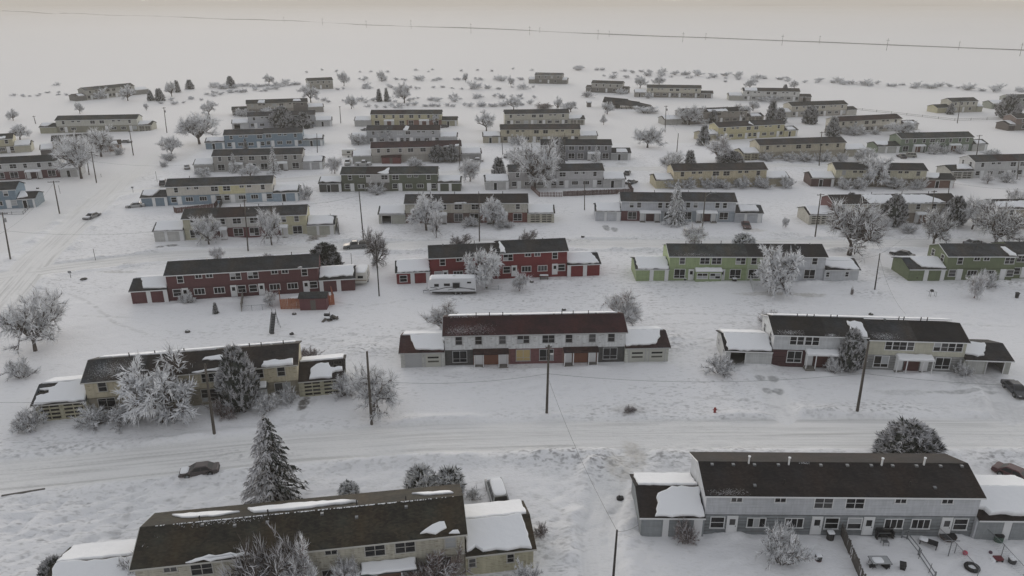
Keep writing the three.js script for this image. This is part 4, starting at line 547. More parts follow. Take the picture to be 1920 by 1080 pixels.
// eighth row and beyond
rowHouse('H30', { e: [464, 219, 590, 215], label: 'light lilac grey row house behind large dark spruces', seg: [[0, 1, '#999ba0', '#90929a', '#4e4e50']], wl: { p: [435, 231], c: '#a3a4a6', d: 'open', bay: [0.12, 0.48], s: 'full' }, wr: { p: [622.5, 229], c: '#a0a0a0', d: 'door', s: 'full' } });
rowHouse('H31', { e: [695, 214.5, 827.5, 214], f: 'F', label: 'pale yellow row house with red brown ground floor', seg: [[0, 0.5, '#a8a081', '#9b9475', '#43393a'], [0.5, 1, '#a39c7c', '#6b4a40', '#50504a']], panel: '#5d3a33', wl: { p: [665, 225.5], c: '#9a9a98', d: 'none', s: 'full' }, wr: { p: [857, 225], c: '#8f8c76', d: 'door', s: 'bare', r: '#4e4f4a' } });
rowHouse('H32', { e: [947, 214, 1067, 212.5], label: 'whitish yellow row house buried behind frosted trees', seg: [[0, 1, '#a09d90', '#8d8a7f', '#4a4a48']], wr: { p: [1097, 224], c: '#9a978c', d: 'slat', s: 'bareR' } });
rowHouse('H33', { e: [103, 226, 255, 223], label: 'long off-white row house with olive ground floor on the street corner', seg: [[0, 1, '#a5a59c', '#757466', '#4a4d49']], skipLow: [[0.2, 0.6]], wl: { p: [70, 240], c: '#8d8c78', d: 'none', s: 'patch' }, wr: { p: [284, 234], c: '#98968a', d: 'slat', s: 'bareR' } });
rowHouse('H34', { e: [1280, 212, 1402, 208], label: 'dark row house swallowed by frosted elms and junipers', worn: true, trim: OLDTRIM, seg: [[0, 1, '#6f6a64', '#5d5854', '#393635']], snow: [['f', [[0.4, 0.1], [0.7, 0.1], [0.7, 0.6], [0.4, 0.6]]]], wl: { p: [1237, 221], c: '#93928e', d: 'none', s: 'full' }, wr: { p: [1425, 216], c: '#7f7b70', d: 'slat', s: 'mid' } });
rowHouse('H35', { e: [1486, 199, 1590, 195.5], label: 'cream row house with dark roof beside a round frosted pine', seg: [[0, 1, '#a39d8f', '#8d8880', '#42413c']], wl: { p: [1460, 212], c: '#9c9a93', d: 'none', s: 'full' }, wr: { p: [1615, 207], c: '#a09d96', d: 'none', s: 'bare' } });
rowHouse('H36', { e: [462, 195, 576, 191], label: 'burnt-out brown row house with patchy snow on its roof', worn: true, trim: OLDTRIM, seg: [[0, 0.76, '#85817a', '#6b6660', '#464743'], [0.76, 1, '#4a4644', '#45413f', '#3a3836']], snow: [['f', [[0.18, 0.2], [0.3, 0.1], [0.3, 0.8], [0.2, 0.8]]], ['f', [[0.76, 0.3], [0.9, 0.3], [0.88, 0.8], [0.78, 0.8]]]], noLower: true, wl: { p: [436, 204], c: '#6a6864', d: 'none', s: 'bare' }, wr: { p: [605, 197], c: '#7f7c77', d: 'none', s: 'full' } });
rowHouse('H37', { e: [1214, 164.5, 1315, 166], label: 'cream and brown row house out near the open field', seg: [[0, 1, '#a5a192', '#6b675e', '#5a5954']], wl: { p: [1189.5, 172], c: '#807d76', d: 'door', s: 'full' }, wr: { p: [1339, 177.5], c: '#6f6d68', d: 'door', s: 'bare', r: '#535250' } });
rowHouse('H38', { e: [1394, 170.5, 1500, 172], label: 'white and black row house with broken snow-dusted roof', worn: true, seg: [[0, 1, '#a5a5a3', '#8d8d8b', '#45423f']], board: 0.15, snow: [['f', [[0.03, 0.1], [0.25, 0.1], [0.25, 0.9], [0.03, 0.9]]]], wl: { p: [1367.5, 180], c: '#97968f', d: 'none', s: 'full' }, wr: { p: [1526, 184], c: '#6f6b66', d: 'open', bay: [0.3, 0.6], s: 'bare' } });
rowHouse('H39', { e: [1109, 156, 1166, 158], f: 'S', label: 'grey house with dark skirting standing at the field edge', seg: [[0, 1, '#8f8d86', '#5b5955', '#56554f']], wl: { p: [1096, 166], c: '#5b5955', d: 'none', s: 'bare' }, wr: { p: [1177, 167], c: '#5f5d59', d: 'none', s: 'bare' } });
rowHouse('H40', { e: [1003, 141, 1054, 142], f: 'S', label: 'brown grey house standing alone at the edge of the plain', seg: [[0, 1, '#77756f', '#62605b', '#85847f']], wl: { p: [993, 147.5], c: '#77756f', d: 'none', s: 'full' }, wr: { p: [1062, 149], c: '#6b6965', d: 'none', s: 'full' } });
rowHouse('H41', { e: [577.5, 152, 624, 150], f: 'S', label: 'small olive house behind a frosted tree in the far field', seg: [[0, 1, '#85837a', '#7a786f', '#4f4f49']], });
rowHouse('H42', { e: [160, 170, 252, 161], label: 'outlying grey green row house with dark sheds, last before open plain', worn: true, trim: OLDTRIM, seg: [[0, 0.35, '#807f79', '#7a7973', '#7d7d79'], [0.35, 1, '#85847e', '#7d7c76', '#555751']], wl: { p: [127.5, 179.5], c: '#5b5a57', d: 'none', s: 'mid', r: '#595956' }, wr: { p: [275, 167], c: '#73726d', d: 'none', s: 'full' } });
rowHouse('H43', { e: [1786, 191, 1835, 189.5], f: 'S', label: 'short cream house with scorched gable beyond the village edge', seg: [[0, 1, '#a5a295', '#8d8a7c', '#414541']], wl: { p: [1758, 202], c: '#a09b7f', d: 'none', s: 'bare' }, wr: { p: [1842, 201], c: '#8d8b78', d: 'none', s: 'full' } });
rowHouse('H44', { e: [1895, 184, 1960, 183], f: 'S', label: 'sage green house behind a frosted juniper at the village edge', seg: [[0, 1, '#7d8079', '#757871', '#66665f']], wl: { p: [1850, 199], c: '#757a70', d: 'slat', s: 'full' } });
rowHouse('H46', { e: [1908, 222, 1990, 220], f: 'S', label: 'brown shingled house with dark weathered garage', worn: true, seg: [[0, 1, '#5b4f4b', '#55504c', '#43403d']], wl: { p: [1884, 231], c: '#4b4542', d: 'slat', s: 'bareL' } });
// across the side street
rowHouse('H48', { e: [-95, 312, 107, 302], f: 'F', label: 'white row house with black roof and maroon ground floor by a big frosted elm', seg: [[0, 1, '#a8a8a7', '#4b2d30', '#353637']], panel: '#3d2729', wr: { p: [142, 321], c: '#a3a3a2', d: 'door', s: 'full' } });
rowHouse('H49', { e: [-180, 366, 26, 355.5], label: 'blue row house with dark roof at the street corner', seg: [[0, 1, '#5f7281', '#627583', '#3e3f41']], wr: { p: [59, 375.5], c: '#6e7b84', d: 'door', s: [[0.05, 0.1], [0.6, 0.3], [0.5, 0.6], [0.3, 0.95], [0.03, 0.95]], r: '#3a3b3d' } });
rowHouse('H50', { e: [-110, 268, 22, 260], label: 'tan row house with dark roof across the side street', seg: [[0, 1, '#a09a80', '#6b665a', '#41423f']], snow: [['f', [[0.8, 0.1], [0.9, 0.1], [0.9, 0.5], [0.8, 0.4]]]], wr: { p: [53, 276], c: '#a39f8d', d: 'none', s: 'full' } });
rowHouse('H51', { e: [97, 265, 190, 259], label: 'brown roofed house hidden behind the big frosted elms', seg: [[0, 1, '#98948a', '#7a766d', '#45443f']], wl: { p: [79, 275], c: '#4f4b49', d: 'none', s: 'full' }, wr: { p: [226, 269], c: '#6f5c50', d: 'none', s: 'mid', r: '#54483f' } });
// a house fallen in on itself
{ const p = at(1170, 204), R = rng(5), g = thing('collapsed_house', 'collapsed house, broken dark roof lying low in the snow', 'house', p, 0.05);
  const slab = (n, x0, x1, z0, z1, y00, y10, y01, y11, m) => { const G = new Geo(), q = [[x0, y00, z1], [x1, y10, z1], [x1, y11, z0], [x0, y01, z0]], d = q.map(([x, y, z]) => [x, y - 0.25, z]); G.quad(...q, [x0, 0], [x1, 0], [x1, 4], [x0, 4]).quad(d[3], d[2], d[1], d[0]); for (let k = 0; k < 4; k++) G.quad(d[k], d[(k + 1) % 4], q[(k + 1) % 4], q[k]); return mesh(n, G.build(), m, g); };
  slab('fallen_roof', -9, 3, -6, 0, 2.2, 1.6, 5.2, 4.0, shingle('#4a4845')); slab('fallen_roof', 2.5, 15, -7, 1, 1.6, 0.3, 3.6, 0.9, shingle('#454341')); slab('fallen_roof', -9, 9, -11, -6.2, 5.0, 2.6, 2.0, 1.0, shingle('#55534f'));
  mesh('broken_wall', box(-8.5, -1, -0.5, 2.4, -5.6, -5.3), worn('#85817a'), g); mesh('broken_wall', box(-8.6, -8.3, -0.5, 2.6, -5.2, -0.6), worn('#6b6762'), g);
  for (let k = 0; k < 9; k++) { const x = -6 + k * 2.3; mesh('rafter', new Geo().bar(V(x, 0.1, 1 + R() * 2), V(x + R() * 2 - 1, 2.5 - k * 0.15, -3), 0.12, 4).build(), GREYWOOD, g); } }

// ---------------------------------------------------------------- trees and shrubs under hoar frost
/** scale a set of geometries together to height 1 and spread 1 about the y axis */
function unit(list) {
  const b = new THREE.Box3(); for (const g of list) { g.computeBoundingBox(); b.union(g.boundingBox); }
  const s = b.getSize(V(0, 0, 0)), c = b.getCenter(V(0, 0, 0)), w = 2 / (s.x + s.z), h = 1 / b.max.y;
  for (const g of list) { g.scale(w, h, w); g.computeVertexNormals(); }
  return list;
}
/** twig or needle: one long thin triangle with a second across it when thick */
function spike(G, p, d, l, w, R) {
  const s = V(R() - 0.5, R() - 0.5, R() - 0.5).cross(d); const n = s.length() || 1; s.multiplyScalar(w / 2 / n);
  G.p.push(p.x - s.x, p.y - s.y, p.z - s.z, p.x + s.x, p.y + s.y, p.z + s.z, p.x + d.x * l, p.y + d.y * l, p.z + d.z * l); G.t.push(0, 0, 1, 0, 0.5, 1);
}
const rdir = (R) => { const z = R() * 2 - 1, a = R() * 6.283, q = Math.sqrt(1 - z * z); return V(q * Math.cos(a), z, q * Math.sin(a)); };
/** broadleaf tree, leafless; returns [wood, frosted twigs, dark twigs]. o: limbs, split, depth, twigs per end, twig length and width, droop, trunk share, frost share, open (how far the limbs lean out) */
function leafless(seed, o) {
  const R = rng(seed), wood = new Geo(), frost = new Geo(), dark = new Geo();
  const grow = (p, d, len, rad, lvl) => {
    const n = lvl === 0 ? 3 : 4, pts = [p.clone()], q = p.clone(), dd = d.clone();
    for (let i = 0; i < n; i++) { dd.add(rdir(R).multiplyScalar(lvl ? 0.24 : 0.08)); dd.y += (lvl > 0 ? 0.07 : 0) - o.droop * 0.12 * lvl; dd.normalize(); q.addScaledVector(dd, len / n); pts.push(q.clone()); }
    wood.tube(pts, rad, rad * 0.55, lvl < 2 ? 5 : 3);
    if (lvl >= o.depth) {
      for (let k = 0; k < o.twigs; k++) {
        const t = R() * n, i = Math.min(n - 1, Math.floor(t)), s = pts[i].clone().lerp(pts[i + 1], t - i), e = rdir(R).multiplyScalar(0.75).add(dd); e.y += 0.12 - o.droop; e.normalize();
        const l = o.tl * (0.45 + R() * 0.9), fr = R() < o.frost; spike(fr ? frost : dark, s, e, l, o.tw * (fr ? 1 : 0.6) * (0.7 + 0.6 * R()), R);
        if (R() < 0.6) spike(fr ? frost : dark, s.clone().addScaledVector(e, l * 0.4), rdir(R).multiplyScalar(0.8).add(e).normalize(), l * 0.6, o.tw * (fr ? 0.9 : 0.5), R);
      }
      return;
    }
    const kids = lvl === 0 ? o.limbs : o.split + (R() < 0.5 ? 1 : 0);
    for (let k = 0; k < kids; k++) {
      const t = lvl === 0 ? 0.72 + 0.28 * R() : 0.35 + 0.65 * (k + R() * 0.6) / kids, i = Math.min(n - 1, Math.floor(t * n)), s = pts[i].clone().lerp(pts[i + 1], Math.min(1, t * n - i));
      const a = (k + R() * 0.6) / kids * 6.283, side = V(Math.cos(a), 0, Math.sin(a));
      const e = lvl === 0 ? side.multiplyScalar(o.open * (0.6 + 0.6 * R())).add(V(0, 1, 0)) : dd.clone().multiplyScalar(0.62).add(rdir(R).multiplyScalar(0.95)).add(V(s.x, 0.1, s.z).multiplyScalar(0.5)).add(V(0, 0.12, 0)); e.normalize();
      grow(s, e, len * (lvl === 0 ? o.limbLen : 0.66) * (0.75 + 0.4 * R()), rad * (lvl === 0 ? 0.58 : 0.55), lvl + 1);
    }
    if (lvl > 0) for (let k = 0; k < o.twigs * 0.25; k++) { const t = (0.3 + 0.7 * R()) * n, i = Math.min(n - 1, Math.floor(t)), s = pts[i].clone().lerp(pts[i + 1], t - i), e = rdir(R).add(V(0, 0.3, 0)).normalize(), fr = R() < o.frost; spike(fr ? frost : dark, s, e, o.tl * (0.3 + R() * 0.6), o.tw * 0.8, R); }
  };
  if (o.stems) for (let k = 0; k < o.stems; k++) { const a = k / o.stems * 6.283 + R(), e = V(Math.cos(a) * o.open * R(), 1, Math.sin(a) * o.open * R()).normalize(); grow(V(Math.cos(a) * 0.03, -0.06, Math.sin(a) * 0.03), e, o.trunk * (0.7 + 0.5 * R()), o.rad, 1); }
  else grow(V(0, -0.06, 0), V((R() - 0.5) * 0.12, 1, (R() - 0.5) * 0.12).normalize(), o.trunk, o.rad, 0);
  return unit([wood.build(), frost.build(), dark.build()]);
}
/** scale-leaved evergreen: upright flames of foliage over a dark core; profile(h) gives the radius */
function juniper(seed, n, profile, o = {}) {
  const R = rng(seed), core = new Geo(), frost = new Geo(), dark = new Geo(), m = 9, k = 12, P = [];
  for (let j = 0; j <= m; j++) { P.push([]); for (let i = 0; i < k; i++) { const h = j / m, a = i / k * 6.283, r = profile(0.02 + h * 0.93) * (0.62 + 0.3 * R()); P[j].push([Math.cos(a) * r, 0.03 + h * 0.9, Math.sin(a) * r]); } }
  for (let j = 0; j < m; j++) for (let i = 0; i < k; i++) core.quad(P[j][i], P[j][(i + 1) % k], P[j + 1][(i + 1) % k], P[j + 1][i]);
  for (let c = 0; c < n; c++) {
    const h = Math.pow(R(), 0.85), a = R() * 6.283, r = profile(h) * (0.72 + 0.32 * R()), base = V(Math.cos(a) * r, h * 0.95, Math.sin(a) * r), out = V(Math.cos(a), o.up ?? 1.1, Math.sin(a)).normalize(), big = (o.size ?? 0.075) * (0.6 + 0.8 * R());
    const whole = R() < (o.frost ?? 0.62);
    for (let q = 0; q < (o.per ?? 16); q++) { const e = rdir(R).multiplyScalar(0.75).add(out).normalize(), tip = R(); spike(whole && R() > 0.14 ? frost : dark, base.clone().addScaledVector(out, (tip - 0.5) * big), e, big * (0.7 + 0.6 * R()), big * 0.3, R); }
  }
  return unit([core.build(), frost.build(), dark.build()]);
}
/** spruce: tiers of drooping boughs, rime thicker on the side the wind came from */
function spruce(seed, tiers, o = {}) {
  const R = rng(seed), wood = new Geo(), frost = new Geo(), dark = new Geo(); wood.tube([V(0, -0.05, 0), V(0.01, 0.5, 0), V(0, 0.98, 0)], 0.028, 0.004, 6);
  for (let j = 0; j < tiers; j++) {
    const h = 0.05 + 0.93 * Math.pow(j / tiers, 0.92), reach = (o.wide ?? 0.36) * Math.pow(1 - h, 0.85) + 0.025, boughs = 7 + Math.floor(R() * 4);
    for (let b = 0; b < boughs; b++) {
      const a = (b + R()) / boughs * 6.283, L = reach * (0.7 + 0.5 * R()), tip = V(Math.cos(a) * L, h - L * (0.28 + 0.25 * R()) + L * L * 0.5, Math.sin(a) * L), root = V(0, h + 0.01, 0), wind = (o.rime ?? 0.66) - 0.36 * Math.cos(a) * (o.side ?? 1);
      wood.tube([root, tip], 0.006, 0.002, 3);
      const n = Math.round((o.per ?? 26) * (0.4 + L / 0.36));
      for (let q = 0; q < n; q++) { const t = Math.pow(R(), 0.7), s = root.clone().lerp(tip, 0.12 + t * 0.9), sd = V(-Math.sin(a), 0, Math.cos(a)).multiplyScalar((R() - 0.5) * 2), e = sd.add(V(Math.cos(a) * 0.75, -0.55 - 0.3 * R(), Math.sin(a) * 0.75)).normalize(), fr = R() < wind; s.y += (R() - 0.3) * 0.015; spike(fr ? frost : dark, s, e, (0.03 + 0.04 * R()) * (0.6 + 0.5 * L / 0.3), 0.016 + 0.012 * R(), R); }
    }
  }
  for (let q = 0; q < 60; q++) { const y = 0.9 + 0.1 * R(); spike(R() < 0.6 ? frost : dark, V(0, y, 0), rdir(R).setY(0.2).normalize(), 0.03, 0.012, R); }
  return unit([wood.build(), frost.build(), dark.build()]);
}
const dense = { limbs: 8, split: 4, depth: 3, twigs: 27, tl: 0.12, tw: 0.0092, droop: 0.08, trunk: 0.24, rad: 0.034, limbLen: 1.45, open: 1.15, frost: 0.78 };
const ELM = [11, 12, 13, 14].map((s) => leafless(s, dense));
const ELM_FAR = [21, 22, 23].map((s) => leafless(s, { ...dense, twigs: 22, split: 3, tl: 0.13, tw: 0.02 }));
const LACY = [33, 34, 35].map((s) => leafless(s, { ...dense, limbs: 7, twigs: 30, tl: 0.1, tw: 0.016, droop: 0.3, open: 1.2, frost: 0.84, trunk: 0.2, limbLen: 1.5, rad: 0.036 }));
const DARK_ELM = [46, 47].map((s) => leafless(s, { ...dense, frost: 0.5, rad: 0.04 }));
const THIN = [41, 42, 43].map((s) => leafless(s, { ...dense, limbs: 8, open: 1.5, twigs: 16, tl: 0.13, tw: 0.009, frost: 0.35, trunk: 0.22, limbLen: 1.6 }));
const PALE = [44, 45].map((s) => leafless(s, { ...dense, limbs: 7, twigs: 26, tl: 0.14, tw: 0.011, frost: 0.75, trunk: 0.2, limbLen: 1.6, open: 0.75 }));
const bushy = { stems: 14, split: 5, depth: 2, twigs: 52, tl: 0.18, tw: 0.017, droop: 0.1, trunk: 0.62, rad: 0.014, open: 1.7, frost: 0.68, limbs: 1, limbLen: 1 };
const BUSH = [51, 52, 53, 54].map((s) => leafless(s, bushy));
const BUSH_FAR = [55, 56, 57].map((s) => leafless(s, { ...bushy, stems: 8, split: 3, twigs: 26, tw: 0.045, tl: 0.22, frost: 0.88 }));
const BUSH_BROWN = [58, 59].map((s) => leafless(s, { ...bushy, frost: 0.3, tw: 0.016 }));
const ovoid = (h) => 0.5 * Math.pow(Math.sin(Math.PI * Math.pow(clamp(h, 0, 1), 0.7) * 0.97 + 0.06), 0.75) * (1 - 0.15 * h) + 0.02;
const dome = (h) => 0.5 * Math.sqrt(Math.max(0.01, 1 - Math.pow(clamp(h, 0, 1) * 1.06 - 0.14, 2) * 1.25));
const cone = (h) => 0.42 * Math.pow(1 - clamp(h, 0, 1), 0.75) + 0.05;
const JUNIPER = [61, 62].map((s) => juniper(s, 620, ovoid, { frost: 0.74 })), ROUND = [63, 64].map((s) => juniper(s, 640, dome, { size: 0.085, up: 0.7, frost: 0.72 })), DARKROUND = [65].map((s) => juniper(s, 560, dome, { size: 0.1, up: 1.8, frost: 0.3 }));
const SPIKY = [68, 69].map((s) => juniper(s, 260, dome, { size: 0.17, up: 1.5, frost: 0.88, per: 26 }));
const CONE = [66, 67].map((s) => juniper(s, 300, cone, { size: 0.1, up: 0.9, frost: 0.78, per: 14 })), SPRUCE = [71, 72].map((s) => spruce(s, 30, { per: 22, rime: 0.72 })), BLUE = [73].map((s) => spruce(s, 22, { wide: 0.42, rime: 0.75, side: 0.2 })), YOUNG = [74, 75].map((s) => spruce(s, 13, { wide: 0.5, rime: 0.85, side: 0, per: 16 }));
const KINDS = {
  elm: [ELM, 'frosted_tree', 'tree', BARK, FROST], lacy: [LACY, 'frosted_tree', 'tree', BARK, FROST], darkelm: [DARK_ELM, 'frosted_tree', 'tree', BARK, FROST], elmfar: [ELM_FAR, 'frosted_tree', 'tree', BARK, FROST], thin: [THIN, 'bare_tree', 'tree', BARK, FROST_DIM], pale: [PALE, 'frosted_tree', 'tree', BARK_RED, FROST],
  bush: [BUSH, 'frosted_shrub', 'shrub', BARK, FROST], bushfar: [BUSH_FAR, 'frosted_shrub', 'shrub', BARK, FROST], brown: [BUSH_BROWN, 'bare_shrub', 'shrub', BARK_RED, FROST_DIM],
  juniper: [JUNIPER, 'juniper_tree', 'tree', NEEDLE, FROST_DIM], round: [ROUND, 'round_pine', 'tree', NEEDLE, FROST_DIM], darkround: [DARKROUND, 'dark_juniper', 'tree', NEEDLE, FROST_DIM], spiky: [SPIKY, 'mountain_pine', 'tree', NEEDLE, FROST], cone: [CONE, 'conifer_tree', 'tree', NEEDLE, FROST_DIM], spruce: [SPRUCE, 'spruce_tree', 'tree', BARK, FROST_DIM], blue: [BLUE, 'spruce_tree', 'tree', BARK, FROST], young: [YOUNG, 'young_spruce', 'tree', BARK, FROST],
};
let treeSeed = 0;
/** kind, foot in the photograph, row of its top, width in photograph pixels */
function tree(kind, bx, by, top, w, label, group) {
  const [set, name, cat, woodM, frostM] = KINDS[kind], R = rng(9000 + treeSeed++ * 31), p = at(bx, by), [wood, frost, dark] = set[Math.floor(R() * set.length)];
  p.y = groundHeight(p.x, p.z) - 0.05;
  const h = Math.max(0.4, heightAt(p, top) - p.y), wide = w * mpp(p) * 1.06;
  const o = thing(name, label, cat, p, R() * 6.283, group); if (kind === 'spruce') o.rotation.y = (R() - 0.5) * 0.8; o.scale.set(wide, h, wide);
  const evergreen = woodM === NEEDLE;
  mesh(evergreen ? 'core' : cat === 'shrub' ? 'stem' : 'trunk', wood, woodM, o); const c = mesh('crown', frost, frostM, o); if (dark.attributes.position.count) mesh(evergreen || kind === 'spruce' || kind === 'blue' || kind === 'young' ? 'needles' : 'bare_twigs', dark, evergreen || kind === 'spruce' || kind === 'blue' || kind === 'young' ? NEEDLE : woodM, c);
  return o;
}

// near the mossy roofed house
tree('spruce', 518, 955, 776, 142, 'tall frosted spruce beside the road, rime thick on one side');
tree('spiky', 790, 930, 866, 74, 'frosted spiky mountain pine behind the mossy roof');
tree('spiky', 842, 926, 870, 68, 'frosted spiky mountain pine beside the mossy roof corner, nearer the van');
tree('spiky', 655, 930, 900, 46, 'small frosted conifer showing over the mossy roof ridge');
tree('bush', 886, 938, 908, 36, 'twiggy shrub between the mossy roof and parked van');
tree('lacy', 300, 1118, 1014, 98, 'white frosted tree in front of the cream wall under the mossy roof');
tree('round', 112, 1110, 1040, 72, 'frosted round pine before the snow-covered garage roof');
tree('thin', 500, 1150, 985, 190, 'sparse bare tree with pale twigs against the mossy roof');
tree('pale', 575, 1140, 992, 70, 'upright frosted sapling against the mossy roof');
tree('pale', 655, 1110, 1032, 66, 'small frosted tree by the cream house porch');
tree('brown', 815, 1100, 1018, 140, 'brown leafless shrub below the mossy roof corner');
tree('bush', 985, 1095, 1042, 60, 'frosted shrub at the cream garage corner');
tree('brown', 1012, 1010, 975, 30, 'brown weeds along the cream garage gable');
tree('thin', 232, 1080, 1035, 60, 'thin bare sapling before the snow-covered garage roof');
tree('round', 1698, 872, 789, 130, 'round frost-covered pine behind the long dark brown roof');
tree('brown', 1283, 1018, 965, 52, 'dark twiggy shrub before the grey garage doors');
tree('bush', 1465, 1056, 974, 102, 'large frosted shrub in front of the white over grey house');
tree('brown', 1182, 776, 760, 30, 'dead weeds poking through the snow beside the road');
// around the derelict yellow house
tree('elm', 66, 658, 545, 128, 'wide frosted elm leaning over the snow, larger of two');
tree('elm', 97, 630, 532, 78, 'slender frosted elm behind the wide leaning elm');
tree('bush', 40, 708, 666, 66, 'frosted shrub standing alone below the two elms');
tree('bush', 57, 808, 760, 74, 'frosted shrub at the broken garage corner of the yellow house');
tree('bush', 180, 796, 750, 82, 'frosted shrub before the yellow house garage doors');
tree('bush', 232, 794, 752, 76, 'frosted shrub under the white porch roof of the yellow house');
tree('lacy', 308, 790, 660, 156, 'heavily frosted white tree before the derelict yellow house');
tree('brown', 420, 782, 738, 60, 'tangled dark shrub at the foot of the yellow house juniper');
tree('juniper', 452, 768, 641, 82, 'tall dark juniper before the derelict yellow house');
tree('bush', 503, 772, 730, 62, 'frosted shrub beside the tall dark juniper');
tree('bush', 545, 758, 716, 48, 'frosted shrub before the yellow house garage wing');
tree('elm', 700, 772, 672, 128, 'round-crowned frosted tree beside the leaning pole');
tree('bush', 648, 742, 692, 54, 'frosted shrub between garage and round-crowned tree');
tree('brown', 580, 672, 646, 54, 'brown shrub behind the torn garage roof');
// around the dark red roofed house and the half white half cream house
tree('pale', 836, 632, 553, 82, 'pale frosted tree behind the left end of the dark red roof');
tree('pale', 1166, 622, 528, 88, 'bare tree behind the right end of the dark red roof');
tree('pale', 1442, 622, 577, 68, 'pale frosted tree behind the half white house');
tree('bush', 1350, 700, 657, 62, 'frosted shrub at the white garage corner');
tree('juniper', 1590, 694, 612, 58, 'frosted juniper between the white and cream halves');
tree('bush', 1560, 699, 666, 36, 'small frosted shrub beside the white half porch');
tree('bush', 1804, 703, 674, 36, 'small frosted shrub at the cream half corner');
// around the maroon, red and green houses
tree('bush', 352, 568, 544, 36, 'small frosted shrub by the maroon house door');
tree('pale', 506, 573, 540, 32, 'little frosted tree inside the maroon house yard');
tree('cone', 405, 588, 566, 13, 'tiny conifer on the maroon house lawn');
tree('darkround', 611, 500, 452, 66, 'dark rounded juniper behind the maroon house');
tree('pale', 409, 492, 458, 30, 'pale sapling behind the charcoal roof of the maroon house');
tree('brown', 500, 490, 474, 36, 'dark shrub behind the charcoal roof ridge');
tree('thin', 708, 502, 418, 64, 'bare brown tree beside the parked pickup');
tree('bush', 703, 498, 478, 14, 'small shrub at the foot of the bare brown tree');
tree('lacy', 912, 540, 458, 76, 'weeping white frosted tree before the bright red house');
tree('pale', 974, 545, 503, 42, 'small frosted fruit tree on the red house lawn');
tree('thin', 865, 468, 436, 58, 'bare shrubby tree behind the red house chimney pipes');
tree('thin', 990, 460, 426, 48, 'bare bushy tree behind the raised red roof');
tree('lacy', 1453, 548, 455, 98, 'tall frosted lilac leaning across the green and white house');
tree('pale', 1300, 466, 413, 50, 'bare frosted tree behind the light green roof');
tree('spiky', 1393, 468, 434, 50, 'frosted spreading conifer behind the green and black roof');
tree('darkelm', 1592, 478, 362, 130, 'big dark-limbed elm with frosted crown beside the road');
tree('darkelm', 1750, 460, 382, 66, 'medium frosted elm beside the road');
tree('darkelm', 1866, 460, 372, 110, 'spreading frosted elm behind the green house roof');
tree('elm', 1822, 430, 360, 66, 'frosted elm crowding the abandoned cream house');
tree('elm', 1912, 422, 355, 70, 'frosted elm at the far corner of the abandoned cream house');
tree('pale', 1650, 438, 394, 42, 'small frosted tree before the snow-roofed cream house');
tree('juniper', 1673, 424, 360, 50, 'dense dark juniper in the middle of the snow-roofed cream house');
tree('juniper', 1590, 408, 358, 34, 'juniper at the dark red gable end');
tree('juniper', 1786, 424, 364, 50, 'dense juniper at the far end of the snow-roofed cream house');
tree('bush', 1705, 436, 416, 40, 'low snowy shrub before the cream house porch');
tree('pale', 1472, 427, 404, 16, 'tiny bare sapling between the two garages');
tree('pale', 1826, 558, 505, 44, 'small frosted tree on the green house lawn');
tree('bush', 1848, 538, 501, 52, 'frosted shrub against the green house wall');
tree('brown', 1597, 553, 534, 8, 'single dead weed stalk clump in the snow');
// around the fourth row
tree('elm', 392, 458, 400, 58, 'frosted tree before the pale yellow house garage');
tree('elm', 510, 460, 386, 52, 'frosted upright tree before the pale yellow house porch');
tree('lacy', 800, 432, 356, 68, 'bulky white frosted tree before the cream brown-roofed house');
tree('elm', 818, 447, 388, 32, 'slim frosted tree standing out from the bulky white one');
tree('lacy', 925, 422, 364, 58, 'frosted tree before the peeling siding');
tree('bush', 882, 424, 402, 42, 'frosted shrub by the peeling house porch');
tree('bush', 945, 427, 412, 50, 'low weeds along the red brick lower wall');
tree('blue', 1265, 422, 336, 48, 'blue spruce before the pale blue grey house');
// fifth row
tree('bush', 573, 374, 340, 34, 'snow-loaded shrub at the blue garage end');
tree('bush', 708, 362, 338, 46, 'frosted shrub before the white middle section');
tree('pale', 628, 326, 288, 34, 'frosted tree between the taupe and dark green houses');
tree('pale', 882, 340, 290, 46, 'open frosted tree beside the beige house garage');
tree('elm', 1002, 356, 244, 96, 'huge frosted tree over the light grey house');
tree('elm', 972, 318, 268, 52, 'frosted tree behind the huge one');
tree('cone', 935, 332, 292, 34, 'dark conifer beside the huge frosted tree');
tree('spruce', 1050, 312, 254, 30, 'narrow frosted spruce before the dark grey house');
tree('young', 1117, 312, 271, 30, 'young frosted tree at the dark grey house door');
for (const [x, w] of [[1262, 40], [1292, 44], [1322, 42], [1352, 46], [1388, 44], [1428, 48], [1474, 36]]) tree('bush', x, 352, 326, w, 'frosted shrub of the hedge below the faded yellow house', 'hedge below the faded yellow house');
tree('elm', 1258, 326, 280, 62, 'frosted thicket tree behind the faded yellow house');
tree('cone', 1292, 318, 279, 30, 'dark conifer beside the thicket behind the yellow house');
tree('pale', 1350, 305, 244, 58, 'tall white frosted tree behind the faded yellow roof');
tree('round', 1368, 306, 281, 56, 'dark frosted pine behind the faded yellow roof');
tree('lacy', 1640, 350, 286, 66, 'tall frosted tree splitting the black roofed cream house');
tree('elm', 1625, 306, 272, 48, 'frosted tree behind the black roof');
for (const [x, w] of [[1582, 40], [1608, 40], [1676, 46], [1722, 44]]) tree('bush', x, 354, 328, w, 'frosted shrub of the hedge below the black roofed house', 'hedge below the black roofed house');
tree('pale', 1852, 344, 321, 28, 'small frosted tree before the white striped-roof house');
tree('bush', 1886, 342, 316, 34, 'frosted shrub before the white striped-roof house');
tree('elm', 1905, 388, 348, 54, 'frosted elm behind the abandoned cream house');
